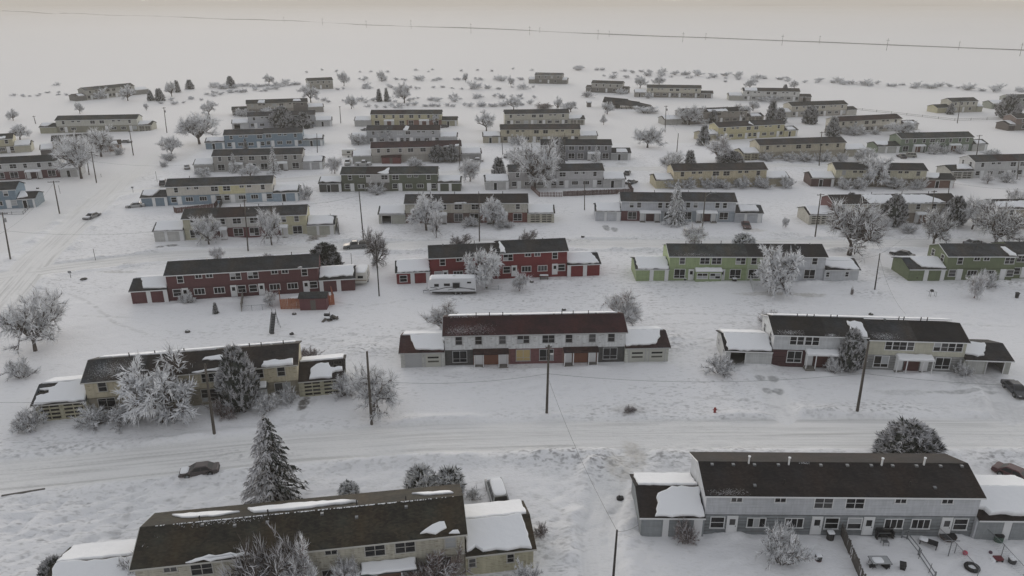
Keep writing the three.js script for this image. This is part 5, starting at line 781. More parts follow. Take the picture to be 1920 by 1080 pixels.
// sixth row
tree('young', 440, 324, 285, 28, 'young frosted tree at the taupe house first window');
tree('spruce', 465, 312, 257, 26, 'spruce at the middle of the taupe house');
tree('young', 515, 326, 270, 30, 'feathery frosted tree at the taupe house door');
tree('lacy', 470, 332, 304, 42, 'low frosted tree before the taupe house spruce');
tree('lacy', 380, 330, 313, 36, 'low frosted shrub tree at the taupe garage');
tree('bush', 775, 312, 292, 46, 'pinkish frosted shrub before the beige house');
tree('juniper', 820, 304, 270, 34, 'frosted juniper near the beige house end');
tree('juniper', 848, 304, 269, 32, 'frosted juniper at the beige house corner');
for (const [x, w] of [[1440, 44], [1475, 46], [1510, 46], [1545, 42], [1575, 38], [1608, 30]]) tree('bush', x, 302, 280, w, 'frosted shrub of the hedge below the tan house', 'hedge below the tan house');
tree('bush', 1752, 290, 261, 30, 'frosted shrub before the forest green house');
tree('bush', 1772, 290, 268, 26, 'smaller frosted shrub before the forest green house');
tree('bush', 1800, 288, 270, 26, 'frosted shrub by the forest green garage');
tree('bush', 1860, 292, 278, 40, 'frosted shrub at the end of the forest green garage');
// side street
tree('elm', 153, 335, 240, 92, 'big spreading frosted elm at the street corner');
tree('elm', 190, 294, 230, 66, 'frosted elm behind the big corner elm');
tree('bush', 223, 290, 270, 24, 'rounded frosted shrub by the parked car');
tree('elm', 322, 292, 250, 48, 'leaning frosted tree beside the side street');
tree('bush', 318, 302, 280, 40, 'frosted shrub under the leaning tree');
tree('bush', 307, 313, 298, 20, 'small round frosted shrub beside the side street');
tree('elm', 374, 270, 203, 92, 'wide frosted cottonwood near the slate blue house');
tree('elmfar', 392, 216, 184, 34, 'frosted tree behind the wide cottonwood');
tree('elmfar', 38, 262, 229, 46, 'frosted tree beyond the tan house');
tree('elmfar', 25, 226, 202, 28, 'frosted tree in the field by the street');
tree('elmfar', 150, 213, 189, 20, 'small frosted tree in the snowy field');
tree('elmfar', 240, 189, 156, 36, 'frosted tree before the outlying grey green house');
tree('bushfar', 190, 185, 160, 34, 'thicket against the outlying grey green house');
tree('pale', 275, 207, 191, 10, 'lone bare sapling in the field');
tree('bushfar', 107, 160, 152, 14, 'round shrub alone on the plain');
// far trees
for (const [k, x, y, t, w, l] of [['cone', 283, 189, 167, 15, 'short dark conifer, first of four'], ['cone', 300, 189, 164, 22, 'broad dark conifer of the field group'], ['elmfar', 322, 181, 149, 26, 'frosted birch among the dark conifers'], ['cone', 333, 173, 149, 15, 'dark conifer behind the frosted birch'], ['cone', 356, 167, 148, 20, 'dark conifer standing past the birch'], ['cone', 433, 164, 141, 21, 'lone pointed conifer in the far field'], ['elmfar', 505, 158, 136, 25, 'round frosted tree in the far field'], ['elmfar', 645, 161, 130, 26, 'frosted tree beyond the small olive house'], ['elmfar', 716, 153, 129, 19, 'slim frosted tree on the far field'], ['elmfar', 583, 192, 151, 42, 'frosted tree hiding the small olive house'], ['elmfar', 758, 193, 150, 42, 'vase-shaped frosted tree in the open field'], ['cone', 711, 190, 165, 14, 'dark conifer of a pair in the field'], ['cone', 725, 190, 163, 12, 'slim conifer of a pair in the field'], ['elmfar', 659, 204, 175, 26, 'frosted tree near the field pole'],
  ['elmfar', 873, 154, 134, 14, 'tiny frosted tree on the plain'], ['elmfar', 958, 162, 139, 16, 'frosted tree on the plain edge'], ['bushfar', 889, 166, 149, 34, 'broad frosted shrub on the plain'], ['bushfar', 980, 167, 152, 26, 'frosted shrub past the broad one'], ['elmfar', 912, 246, 202, 48, 'frosted tree beside the olive beige house'], ['elmfar', 963, 206, 174, 36, 'frosted tree behind the whitish yellow house'], ['elmfar', 1046, 208, 177, 20, 'narrow frosted tree behind the whitish yellow roof'], ['elmfar', 1070, 210, 187, 34, 'frosted shrubby tree past the whitish yellow roof'], ['elmfar', 1139, 214, 188, 30, 'frosted tree before the collapsed house'], ['pale', 1132, 234, 211, 17, 'bare sapling near the collapsed house'], ['elm', 1214, 277, 230, 70, 'broad frosted tree standing in the open lot'], ['elmfar', 1200, 165, 140, 32, 'frosted tree beside the cream and brown house'], ['elmfar', 1236, 160, 141, 32, 'frosted tree behind the cream and brown house'],
  ['elm', 1292, 234, 190, 66, 'large frosted elm before the dark swallowed house'], ['cone', 1336, 232, 204, 26, 'dark conifer before the swallowed house'], ['cone', 1358, 228, 199, 30, 'dark conifer in the middle of the swallowed house'], ['elmfar', 1386, 228, 190, 42, 'frosted tree at the swallowed house end'], ['elmfar', 1412, 208, 186, 28, 'frosted tree behind the swallowed house'], ['cone', 1446, 226, 184, 27, 'tall grey conifer between the houses'], ['cone', 1462, 230, 200, 30, 'grey conifer at the cream house garage'], ['cone', 1318, 272, 231, 30, 'frosted conifer at the lemon yellow house'], ['bush', 1340, 262, 238, 36, 'frosted shrub at the lemon yellow house corner'], ['round', 1518, 232, 196, 32, 'round frosted pine before the cream house'],
  ['cone', 1560, 255, 216, 32, 'frosted conifer at the maroon roof end'], ['bush', 1602, 253, 229, 52, 'frosted shrubs below the maroon roof'], ['bush', 1642, 252, 238, 26, 'small dark shrub below the maroon roof'], ['elm', 1690, 256, 220, 64, 'frosted tree at the off-white house corner'], ['juniper', 1888, 222, 174, 48, 'tall frosted juniper by the sage green house'], ['cone', 1781, 214, 192, 18, 'dark conifer against the scorched gable'], ['elmfar', 1489, 166, 148, 22, 'frosted tree behind the broken roof'], ['cone', 1472, 168, 157, 12, 'dark conifer behind the broken roof'], ['elmfar', 1406, 166, 146, 26, 'frosted tree behind the white and black house'], ['juniper', 530, 240, 196, 50, 'dark spruce mass before the lilac grey house'], ['cone', 570, 240, 208, 36, 'dark conifer at the lilac grey house end'], ['bushfar', 500, 214, 198, 70, 'frosted thicket below the burnt-out house'], ['bush', 455, 218, 200, 40, 'frosted thicket by the burnt-out house shed'],
  ['elm', 720, 268, 236, 44, 'frosted tree before the grey brown-roofed house'], ['elm', 672, 272, 248, 34, 'frosted shrub tree at the grey house garage'], ['elm', 812, 266, 238, 44, 'frosted tree at the far end of the grey house'], ['elmfar', 815, 236, 210, 22, 'dark tree against the pale yellow wall'], ['bushfar', 452, 270, 258, 60, 'frosted shrubs before the slate blue house'], ['elm', 455, 272, 260, 30, 'white frosted tree before the slate blue house'], ['bush', 970, 272, 250, 40, 'frosted shrub before the olive beige house'], ['elm', 980, 232, 208, 50, 'frosted tree crowding the whitish yellow house'], ['elm', 1046, 232, 204, 44, 'frosted tree over the whitish yellow porch'], ['bushfar', 1210, 212, 196, 60, 'frosted thicket beside the collapsed house'], ['brown', 1022, 202, 190, 50, 'low brown brush behind the whitish roof'], ['bush', 1100, 182, 166, 30, 'frosted shrub before the grey field-edge house'], ['bushfar', 1165, 176, 162, 30, 'dark thicket at the grey field-edge house'], ['bushfar', 1020, 154, 144, 36, 'shrubs against the lone brown grey house'], ['bush', 1215, 184, 170, 18, 'white shrub at the cream and brown house'], ['bushfar', 1445, 190, 176, 60, 'thicket along the white and black house'], ['bushfar', 1060, 202, 192, 24, 'brush behind the yellow wing']]) tree(k, x, y, t, w, l);
// brush along the edge of the plain and in the empty lots: low clumps strung along old fence lines and ditches
{ const R = rng(77), line = (where, n, x0, y0, x1, y1, spread, w0, w1) => { for (let k = 0; k < n; k++) { const u = clamp((k + R()) / n + 0.06 * Math.sin(k * 2.1), 0, 1), x = lerp(x0, x1, u), y = lerp(y0, y1, u) + (R() - 0.5) * spread, w = lerp(w0, w1, R() * R()); tree('bushfar', x, y, y - clamp(w * (0.3 + 0.25 * R()), 4, 13), w, 'low frosted sagebrush clump ' + where, 'sagebrush ' + where); } };
  line('along the rim of the plain past the last houses', 52, 1080, 131, 1915, 172, 6, 12, 44); line('scattered behind the cream and brown house', 14, 1120, 142, 1420, 152, 8, 8, 24); line('beside the lone pointed conifer', 22, 395, 165, 560, 160, 5, 10, 34); line('in a row past the small olive house', 30, 640, 149, 1000, 150, 4, 8, 26); line('near the vase-shaped tree', 26, 580, 166, 1000, 164, 6, 8, 26); line('around the pair of slim conifers', 30, 600, 190, 1010, 184, 8, 9, 30); line('behind the pale yellow and whitish houses', 22, 690, 200, 1000, 197, 4, 12, 36); line('behind the burnt-out house', 14, 380, 178, 520, 168, 5, 10, 30); line('sprinkled thinly on the open plain', 14, 560, 134, 1000, 132, 5, 6, 14); line('near the outlying grey green house', 10, 20, 180, 130, 176, 6, 8, 22); line('between the wide cottonwood and dark conifers', 10, 300, 196, 420, 178, 8, 9, 22); }

// ---------------------------------------------------------------- utility poles and wires
const poles = {};
/** foot and top in the photograph; the lean is real */
function pole(key, bx, by, tx, ty, o) {
  const p = at(bx, by); p.y = groundHeight(p.x, p.z) - 0.3;
  const cx = (tx - PW / 2) / FL, cy = (PH / 2 - ty) / FL, dy = cy * CP - SP, dz = -(CP + cy * SP), t = p.z / dz, top = V(cx * t - p.x, CAM_H + dy * t - p.y, 0), h = top.y;
  const g = thing('utility_pole', o.label, 'pole', p); poles[key] = { p, top, h };
  const r = o.r ?? 0.15, m = o.dark ? POLE_DARK : POLE;
  mesh('shaft', new Geo().tube([V(0, 0, 0), top.clone().multiplyScalar(0.5), top], r * 1.15, r * 0.75, 8).build(), m, g);
  const arm = (y, w, q = 0) => { const c = top.clone().multiplyScalar(y / h); mesh('crossarm', new Geo().bar(V(c.x - w / 2, c.y - 0.06, q), V(c.x + w / 2, c.y + 0.06, q), 0.07, 4).build(), m, g); for (const s of [-0.45, -0.2, 0.2, 0.45]) mesh('insulator', new Geo().bar(V(c.x + s * w, c.y, q), V(c.x + s * w, c.y + 0.22, q), 0.045, 5).build(), METAL, g); };
  if (o.arm) arm(h - 0.3, o.arm); if (o.arm2) arm(h - 1.2, o.arm2);
  if (o.can) { const c = top.clone().multiplyScalar((h - 1.6) / h); mesh('transformer', new THREE.CylinderGeometry(0.26, 0.26, 0.85, 10).translate(c.x + 0.4, c.y, 0.1), METAL, g); }
  if (o.lamp) { const s = o.lamp, c = top; const l = mesh('lamp_arm', new Geo().tube([c.clone().add(V(0, -0.9, 0)), c.clone().add(V(s * 0.9, -0.1, 0.1)), c.clone().add(V(s * 1.9, 0.15, 0.2))], 0.045, 0.04, 5).build(), METAL, g); mesh('lamp_head', new Geo().bar(c.clone().add(V(s * 1.8, 0.14, 0.2)), c.clone().add(V(s * 2.4, 0.2, 0.25)), 0.13, 6).build(), METAL, l); }
  if (o.fork) mesh('fork_arm', new Geo().tube([top.clone().multiplyScalar(0.93), top.clone().add(V(0.5, 0.5, 0))], 0.06, 0.04, 5).build(), m, g);
  return g;
}
pole('A', 20, 488, 4, 398, { arm: 2.2, can: 1, label: 'utility pole with transformer beside the side street' });
pole('B', 112, 402, 100, 339, { arm: 3.0, label: 'leaning utility pole with wide crossarm by the blue house' });
pole('C', 181, 343, 171, 284, { arm: 1.6, label: 'utility pole standing beside the big corner elm' });
pole('C2', 167, 328, 164, 305, { label: 'short stub of a pole beside the big corner elm' });
pole('D', 250, 291, 243, 245, { arm: 1.2, label: 'utility pole where the side street meets a lane' });
pole('E', 313, 250, 307, 201, { arm: 1.6, can: 1, label: 'utility pole beside the wide frosted cottonwood' });
pole('F', 67, 232, 63, 217, { arm: 1.4, label: 'small distant pole behind the tan house' });
pole('G', 403, 820, 384, 682, { fork: 1, r: 0.17, label: 'weathered pole with forked tip before the yellow house' });
pole('H', 697, 797, 688, 659, { r: 0.17, label: 'leaning pole before the round-crowned frosted tree' });
pole('I', 1025, 780, 1029, 647, { can: 1, arm: 0.8, r: 0.17, label: 'pole in front of the dark red roofed house' });
pole('J', 1606, 778, 1629, 640, { lamp: -1, r: 0.17, label: 'street-lamp pole before the half white half cream house' });
pole('K', 1148, 1105, 1157, 994, { dark: 1, r: 0.12, label: 'slim dark pole standing in the empty yard' });
pole('L', 465, 470, 458, 374, { arm: 0.9, r: 0.13, label: 'pole rising before the pale yellow house porch' });
pole('M', 682, 453, 673, 357, { dark: 1, r: 0.13, label: 'dark pole behind the parked pickup' });
pole('N', 711, 555, 704, 450, { dark: 1, r: 0.11, label: 'thin dark pole beside the small camper' });
pole('O', 899, 452, 898, 362, { r: 0.13, arm: 0.8, label: 'pole before the cream brown-roofed house' });
pole('P', 1096, 394, 1096, 340, { r: 0.12, label: 'pole behind the reddish picket fence' });
pole('Q', 1315, 448, 1323, 362, { lamp: 1, r: 0.14, label: 'lamp pole beside the blue spruce' });
pole('R', 1528, 446, 1539, 363, { arm: 1.6, r: 0.14, label: 'pole with short crossarm before the peeling garage' });
pole('S', 1640, 544, 1650, 475, { dark: 1, r: 0.11, label: 'tilted dark pole between the white and green houses' });
pole('T', 1777, 372, 1781, 341, { dark: 1, r: 0.11, label: 'dark pole behind the snow-roofed cream house' });
pole('U', 1742, 440, 1752, 357, { arm: 1.2, r: 0.12, label: 'pole rising among the frosted elms' });
pole('V', 1536, 310, 1541, 247, { arm: 1.2, label: 'pole before the tan house hedge' });
pole('W', 1269, 285, 1272, 250, { label: 'pole near the frosted thicket' });
pole('X', 1247, 248, 1249, 198, { arm: 1.6, can: 1, label: 'pole beside the small white shed' });
pole('Y', 942.5, 290, 941, 259, { dark: 1, r: 0.12, label: 'pole at the olive beige house garage' });
pole('Z', 767, 298, 766, 262, { r: 0.14, label: 'pole before the plum red roof' });
pole('a', 595, 286, 594, 250, { dark: 1, r: 0.12, label: 'pole by the slate blue garage' });
pole('b', 639, 231, 637, 199, { arm: 1, label: 'pole standing in the open field lot' });
pole('c', 862, 321, 861, 260, { r: 0.13, label: 'pole at the beige house corner' });
pole('d', 1795, 231, 1801, 191, { arm: 1.6, label: 'pole before the scorched cream house' });
pole('e', 1831, 292, 1837, 253, { arm: 2, label: 'pole before the forest green garage' });
pole('f', 1059, 308, 1059, 249, { r: 0.13, label: 'pole before the dark grey house' });
pole('g', 1907, 336, 1912, 290, { r: 0.12, label: 'pole by the white striped-roof house' });
// the line across the plain
for (const [x, y0, y1] of [[1912, 105, 80], [1662, 94, 72], [1466, 85, 65], [1280, 79, 60], [1121, 73, 55], [993, 66, 49], [883, 63, 43], [771, 56, 37], [687, 52, 38], [605, 47, 34], [533, 43, 31]]) {
  const p = at(x, y0), h = Math.min(19, heightAt(p, y1)), g = thing('transmission_pole', 'tall pole of the power line crossing the open plain', 'pole', p, 0, 'power line across the plain');
  mesh('shaft', new Geo().tube([V(0, -1, 0), V(0, h, 0)], 0.22, 0.17, 6).build(), GREYWOOD, g); mesh('crossarm', new Geo().bar(V(-1.8, h - 2, 0), V(1.8, h - 2, 0), 0.11, 4).build(), POLE_DARK, g);
}
for (const [x, y0, y1] of [[1797, 93, 77], [1536, 82, 67], [1323, 75, 62], [1142, 68, 57], [1012, 62, 51]]) { const p = at(x, y0), h = Math.min(16, heightAt(p, y1)), g = thing('telegraph_pole', 'slim pole of the second line behind the railway bank', 'pole', p, 0, 'second line across the plain'); mesh('shaft', new Geo().tube([V(0, -1, 0), V(0, h, 0)], 0.2, 0.16, 5).build(), GREYWOOD, g); mesh('crossarm', new Geo().bar(V(-1.2, h - 1, 0), V(1.2, h - 1, 0), 0.1, 4).build(), GREYWOOD, g); }
function wire(a, b, sag, label, r = 0.018) {
  const pts = []; for (let i = 0; i <= 20; i++) { const t = i / 20, q = a.clone().lerp(b, t); q.y -= sag * 4 * t * (1 - t); pts.push(q); }
  const m = mesh(numbered('overhead_wire'), new Geo().tube(pts, r, r, 4).build(), WIRE); tag(m, label, 'wire', 'overhead wires'); return m;
}
const on = (k, f) => poles[k].p.clone().addScaledVector(poles[k].top, f);
wire(at(-260, 745, 6), on('G', 0.6), 1, 'wire reaching the forked pole from outside the village'); wire(on('G', 0.6), on('H', 0.62), 0.8, 'wire from the forked pole to the leaning pole'); wire(on('H', 0.62), on('I', 0.6), 0.8, 'wire from the leaning pole to the dark red house pole'); wire(on('I', 0.6), on('J', 0.56), 1.2, 'wire from the dark red house pole to the street-lamp pole'); wire(on('J', 0.56), at(2200, 720, 5), 1, 'wire leading on from the street-lamp pole');
wire(on('I', 0.55), on('K', 0.99), 1.0, 'wire running down to the slim dark yard pole'); { const h = houses.H2; wire(on('K', 0.98), V(h.org.x - 6.6, 1.6, h.org.z + 0.5), 0.25, 'short wire from the dark yard pole to the grey garage'); }
wire(on('A', 0.62), on('B', 0.95), 1, 'wire between the transformer pole and the wide crossarm pole'); wire(on('B', 0.95), on('C', 0.95), 0.8, 'wire from the wide crossarm pole to the corner elm pole'); wire(on('A', 0.62), V(houses.H10.org.x - 5, 2.5, houses.H10.org.z + 1), 0.9, 'long wire across the side street to the pale yellow house'); wire(on('A', 0.62), at(-200, 520, 5), 0.6, 'wire leaving the transformer pole away from the village');
wire(on('C', 0.7), V(houses.H20.org.x - 5, 2.6, houses.H20.org.z), 1, 'wire across the side street to the taupe house'); wire(on('S', 0.98), on('U', 0.55), 1, 'wire from the tilted dark pole to the elm pole'); { const h = houses.H8; wire(on('S', 0.97), V(h.org.x + 29, 4.6, h.org.z + 1), 0.6, 'wire from the tilted dark pole to the white house end'); } { const h = houses.H5; wire(on('S', 0.9), V(h.org.x + 20, 7.2, h.org.z - 2.6), 1.2, 'slack wire from the tilted dark pole to the half white roof'); }
wire(on('T', 0.95), at(2050, 352, 5), 1.2, 'wire leading off from the dark pole'); wire(on('L', 0.95), on('M', 0.9), 1.2, 'wire from the porch pole to the pickup pole'); wire(on('X', 0.95), on('W', 0.95), 0.8, 'wire from the shed pole to the thicket pole');

// ---------------------------------------------------------------- vehicles
const carGeo = {};
function carShape(k) {
  return carGeo[k] ??= (() => {
    const S = { sedan: { L: 4.7, W: 1.78, belt: 0.86, roof: 1.4, hood: 0.8, trunk: 0.88, x: [-1.75, -1.05, 0.35, 1.15] }, suv: { L: 4.7, W: 1.86, belt: 1.08, roof: 1.78, hood: 1.05, trunk: 1.08, x: [-2.2, -1.95, 0.45, 1.1] }, van: { L: 4.9, W: 1.92, belt: 1.08, roof: 1.85, hood: 1.0, trunk: 1.08, x: [-2.36, -2.2, 0.85, 1.7] }, pickup: { L: 5.4, W: 1.9, belt: 1.12, roof: 1.8, hood: 1.1, trunk: 1.05, x: [-0.5, -0.35, 0.75, 1.3] } }[k];
    const { L, W, belt, roof, hood, trunk, x } = S, wr = k === 'pickup' ? 0.38 : 0.33, ax = [L * 0.29, -L * 0.29], s = new THREE.Shape(); S.wr = wr; S.ax = ax;
    s.moveTo(-L / 2 + 0.1, 0.28); s.lineTo(ax[1] - wr - 0.07, 0.26); s.absarc(ax[1], 0.3, wr + 0.07, Math.PI, 0, true); s.lineTo(ax[0] - wr - 0.07, 0.24); s.absarc(ax[0], 0.3, wr + 0.07, Math.PI, 0, true); s.lineTo(L / 2 - 0.1, 0.3); s.lineTo(L / 2, 0.5); s.lineTo(L / 2 - 0.08, hood - 0.14); s.lineTo(x[3] + 0.1, hood + 0.02); s.lineTo(x[3] - 0.1, belt); s.lineTo(x[0] + 0.1, belt); s.lineTo(-L / 2 + 0.12, trunk); s.lineTo(-L / 2 + 0.02, trunk - 0.1); s.lineTo(-L / 2, 0.5); s.closePath();
    S.body = new THREE.ExtrudeGeometry(s, { depth: W - 0.2, bevelEnabled: true, bevelThickness: 0.1, bevelSize: 0.06, bevelOffset: -0.06, bevelSegments: 3, curveSegments: 8 }).translate(0, 0, -(W - 0.2) / 2);
    const b = W / 2 - 0.06, t = W / 2 - 0.24, P = { a: [x[0], belt - 0.02, b], b: [x[3], belt - 0.02, b], c: [x[2], roof - 0.06, t], d: [x[1], roof - 0.06, t] }, m = ([q, y, z]) => [q, y, -z], G = new Geo();
    G.quad(P.a, P.b, P.c, P.d).quad(m(P.b), m(P.a), m(P.d), m(P.c)).quad(P.b, m(P.b), m(P.c), P.c).quad(m(P.a), P.a, P.d, m(P.d)); const R1 = [x[2] - 0.12, roof, t - 0.1], R0 = [x[1] + 0.1, roof, t - 0.1];
    G.quad(R0, R1, m(R1), m(R0)).quad(P.d, P.c, R1, R0).quad(m(P.c), m(P.d), m(R0), m(R1)).quad(P.c, m(P.c), m(R1), R1).quad(m(P.d), P.d, R0, m(R0)); S.cabin = G.build();
    const pane = (p, q, r, w, u0, u1, n) => { const f = (u, v) => { const a = p.map((_, i) => lerp(p[i], q[i], u)), c = w.map((_, i) => lerp(w[i], r[i], u)); return a.map((_, i) => lerp(a[i], c[i], v) + n[i] * 0.012); }; return new Geo().quad(f(u0, 0.12), f(u1, 0.12), f(u1, 0.88), f(u0, 0.88)).build(); };
    S.glass = [['windscreen', pane(P.b, m(P.b), m(P.c), P.c, 0.08, 0.92, [1, 0.6, 0])], ['rear_window', pane(m(P.a), P.a, P.d, m(P.d), 0.08, 0.92, [-1, 0.5, 0])]];
    for (const [u0, u1] of k === 'van' || k === 'suv' ? [[0.06, 0.32], [0.36, 0.62], [0.66, 0.92]] : k === 'pickup' ? [[0.1, 0.9]] : [[0.09, 0.48], [0.52, 0.9]]) S.glass.push(['side_window', pane(P.a, P.b, P.c, P.d, u0, u1, [0, 0.4, 1])], ['side_window', pane(m(P.a), m(P.b), m(P.c), m(P.d), u0, u1, [0, 0.4, -1])]);
    S.tyre = new THREE.CylinderGeometry(wr, wr, 0.22, 14).rotateX(Math.PI / 2); S.rim = new THREE.CylinderGeometry(wr * 0.6, wr * 0.6, 0.235, 10).rotateX(Math.PI / 2);
    return S;
  })();
}
const lump = (x0, x1, y0, y1, z, s = 3) => { const g = new THREE.SphereGeometry(1, 14, 8, 0, Math.PI * 2, 0, Math.PI / 2), p = g.attributes.position; for (let i = 0; i < p.count; i++) { const a = p.getX(i), c = p.getZ(i), q = (v) => Math.sign(v) * Math.pow(Math.abs(v), 0.45); p.setXYZ(i, q(a), Math.pow(p.getY(i), 0.6), q(c)); } g.scale((x1 - x0) / 2, y1 - y0, z).translate((x0 + x1) / 2, y0, 0); g.computeVertexNormals(); return g; };
/** two ground pixels: where it points from and to */
function car(kind, rx, ry, fx, fy, hex, label, snow = '', sink = 0.12) {
  const S = carShape(kind), r = at(rx, ry), f = at(fx, fy), c = r.clone().lerp(f, 0.5), d = f.clone().sub(r); c.y = groundHeight(c.x, c.z) - sink;
  const g = thing('parked_' + (kind === 'pickup' ? 'pickup' : kind === 'van' ? 'van' : 'car'), label, kind === 'pickup' ? 'pickup' : kind === 'van' ? 'van' : 'car', c, Math.atan2(-d.z, d.x));
  const paint = material('car' + hex, () => new THREE.MeshPhysicalMaterial({ color: lit(hex, 1.9), roughness: 0.5, clearcoat: 0.2, clearcoatRoughness: 0.25 }));
  const b = mesh('body', S.body, paint, g); mesh('cabin', S.cabin, paint, g); for (const [n, q] of S.glass) mesh(n, q, CAR_GLASS, g);
  for (const x of S.ax) for (const s of [-1, 1]) { const w = mesh('wheel', S.tyre, RUBBER, g); w.position.set(x, S.wr - 0.03, s * (S.W / 2 - 0.12)); mesh('rim', S.rim, METAL, w); }
  for (const s of [-1, 1]) { mesh('headlight', box(S.L / 2 - 0.13, S.L / 2 - 0.02, 0.56, 0.7, s * S.W * 0.33 - 0.16, s * S.W * 0.33 + 0.16), FROSTED_GLASS, g); mesh('tail_light', box(-S.L / 2 - 0.012, -S.L / 2 + 0.1, 0.6, 0.78, s * S.W * 0.36 - 0.14, s * S.W * 0.36 + 0.14), plain('#5a1c1c', 1.6, 0.4), g); }
  mesh('bumper', new Geo().box(S.L / 2 - 0.06, S.L / 2 + 0.05, 0.32, 0.48, -S.W * 0.42, S.W * 0.42).build(), BLACK, g); mesh('bumper', new Geo().box(-S.L / 2 - 0.05, -S.L / 2 + 0.06, 0.34, 0.5, -S.W * 0.42, S.W * 0.42).build(), BLACK, g);
  const [x0, x1, x2, x3] = S.x, w = S.W / 2;
  if (snow.includes('h')) mesh('hood_snow', lump(x3 + 0.02, S.L / 2 - 0.15, S.hood - 0.03, S.hood + 0.12, w - 0.16), SNOW, g);
  if (snow.includes('r')) mesh('roof_snow', lump(x1, x2 + 0.05, S.roof - 0.03, S.roof + 0.14, w - 0.26), SNOW, g);
  if (snow.includes('t') && kind !== 'pickup') mesh('boot_snow', lump(-S.L / 2 + 0.1, x0 + 0.1, S.trunk - 0.03, S.trunk + 0.12, w - 0.16), SNOW, g);
  if (kind === 'pickup') { for (const s of [-1, 1]) mesh('bed_side', box(-2.6, -0.55, 1.04, 1.2, s * 0.86 - 0.04, s * 0.86 + 0.04), paint, g); mesh('tailgate', box(-2.66, -2.58, 0.6, 1.2, -0.82, 0.82), paint, g); mesh(snow.includes('t') ? 'bed_snow' : 'bed_load', lump(-2.5, -0.65, 1.0, snow.includes('l') ? 1.75 : 1.2, 0.76), snow.includes('l') ? plain('#5a5855', 1.5) : SNOW, g); }
  return g;
}
car('sedan', 398, 887, 352, 893, '#3f3737', 'tarnished bronze sedan parked on the road with snow on its bonnet', 'h', 0.28).scale.setScalar(0.9);
car('sedan', 1888, 722, 1918, 750, '#2b2d33', 'dark blue sedan parked on the drive by the open garage');
car('sedan', 1885, 888, 1925, 905, '#4a2428', 'dark maroon car parked behind the snowy garage roof');
car('van', 938, 950, 926, 912, '#8b8f92', 'grey van with snowy roof parked by the mossy roofed house', 'rh');
car('sedan', 182, 404, 163, 411, '#7e7f80', 'snow-dusted grey sedan stopped on the side street', 'rht');
car('sedan', 261, 388, 248, 389, '#9a9b9b', 'snowed-in white car beside the blue garage', 'rht');
car('suv', 305, 352, 308, 343, '#3a3a3c', 'dark car tucked behind the blue ground-floor house', 'r');
car('sedan', 1396, 420, 1402, 432, '#4a2a26', 'dark brown car parked before the pale blue grey garage');
car('pickup', 690, 463, 645, 465, '#606264', 'grey pickup with loaded bed on the road behind the maroon house', 'l');
car('sedan', 1700, 482, 1682, 478, '#333538', 'black car parked behind the green garage', 'h');
car('sedan', 1812, 459, 1842, 457, '#6a6e72', 'grey car on the road behind the green house roof', 'r');
car('sedan', 1172, 333, 1180, 320, '#3c3e40', 'dark car at the end of the light grey garage', 'r');
car('sedan', 1178, 346, 1190, 342, '#45474a', 'dark car with snowy roof by the picket fence', 'rt');
car('suv', 1712, 295, 1696, 294, '#8d8c84', 'pale beige car before the forest green house', '');
car('sedan', 1698, 299, 1682, 292, '#33343a', 'dark car beside the pale beige one');
car('sedan', 1580, 233, 1562, 232, '#3a3c3e', 'dark car parked by the round pine');
car('sedan', 240, 268, 230, 268, '#6a6c6e', 'grey car by the rounded shrub', 'rt');
car('sedan', 352, 322, 350, 310, '#9a9b9b', 'snow-covered car beside the taupe garage', 'rht');
car('sedan', 948, 300, 952, 290, '#8a8b8c', 'snowy car behind the dark conifer', 'rht');
car('pickup', 654, 300, 650, 316, '#9b9b99', 'white pickup with camper top before the beige garage', 'rht');
car('pickup', 672, 310, 690, 310, '#a0a09e', 'snowed-over pickup beside the camper', 'rht');
car('sedan', 900, 303, 886, 303, '#8d8d8e', 'grey car behind the open frosted tree', 'rht');
car('sedan', 695, 246, 678, 244, '#55575a', 'dark car before the grey house garage', 'r');
car('sedan', 836, 239, 826, 240, '#3a3a3c', 'dark car between pale yellow and grey houses', '');
car('sedan', 574, 273, 570, 268, '#44464a', 'car parked at the slate blue garage', '');
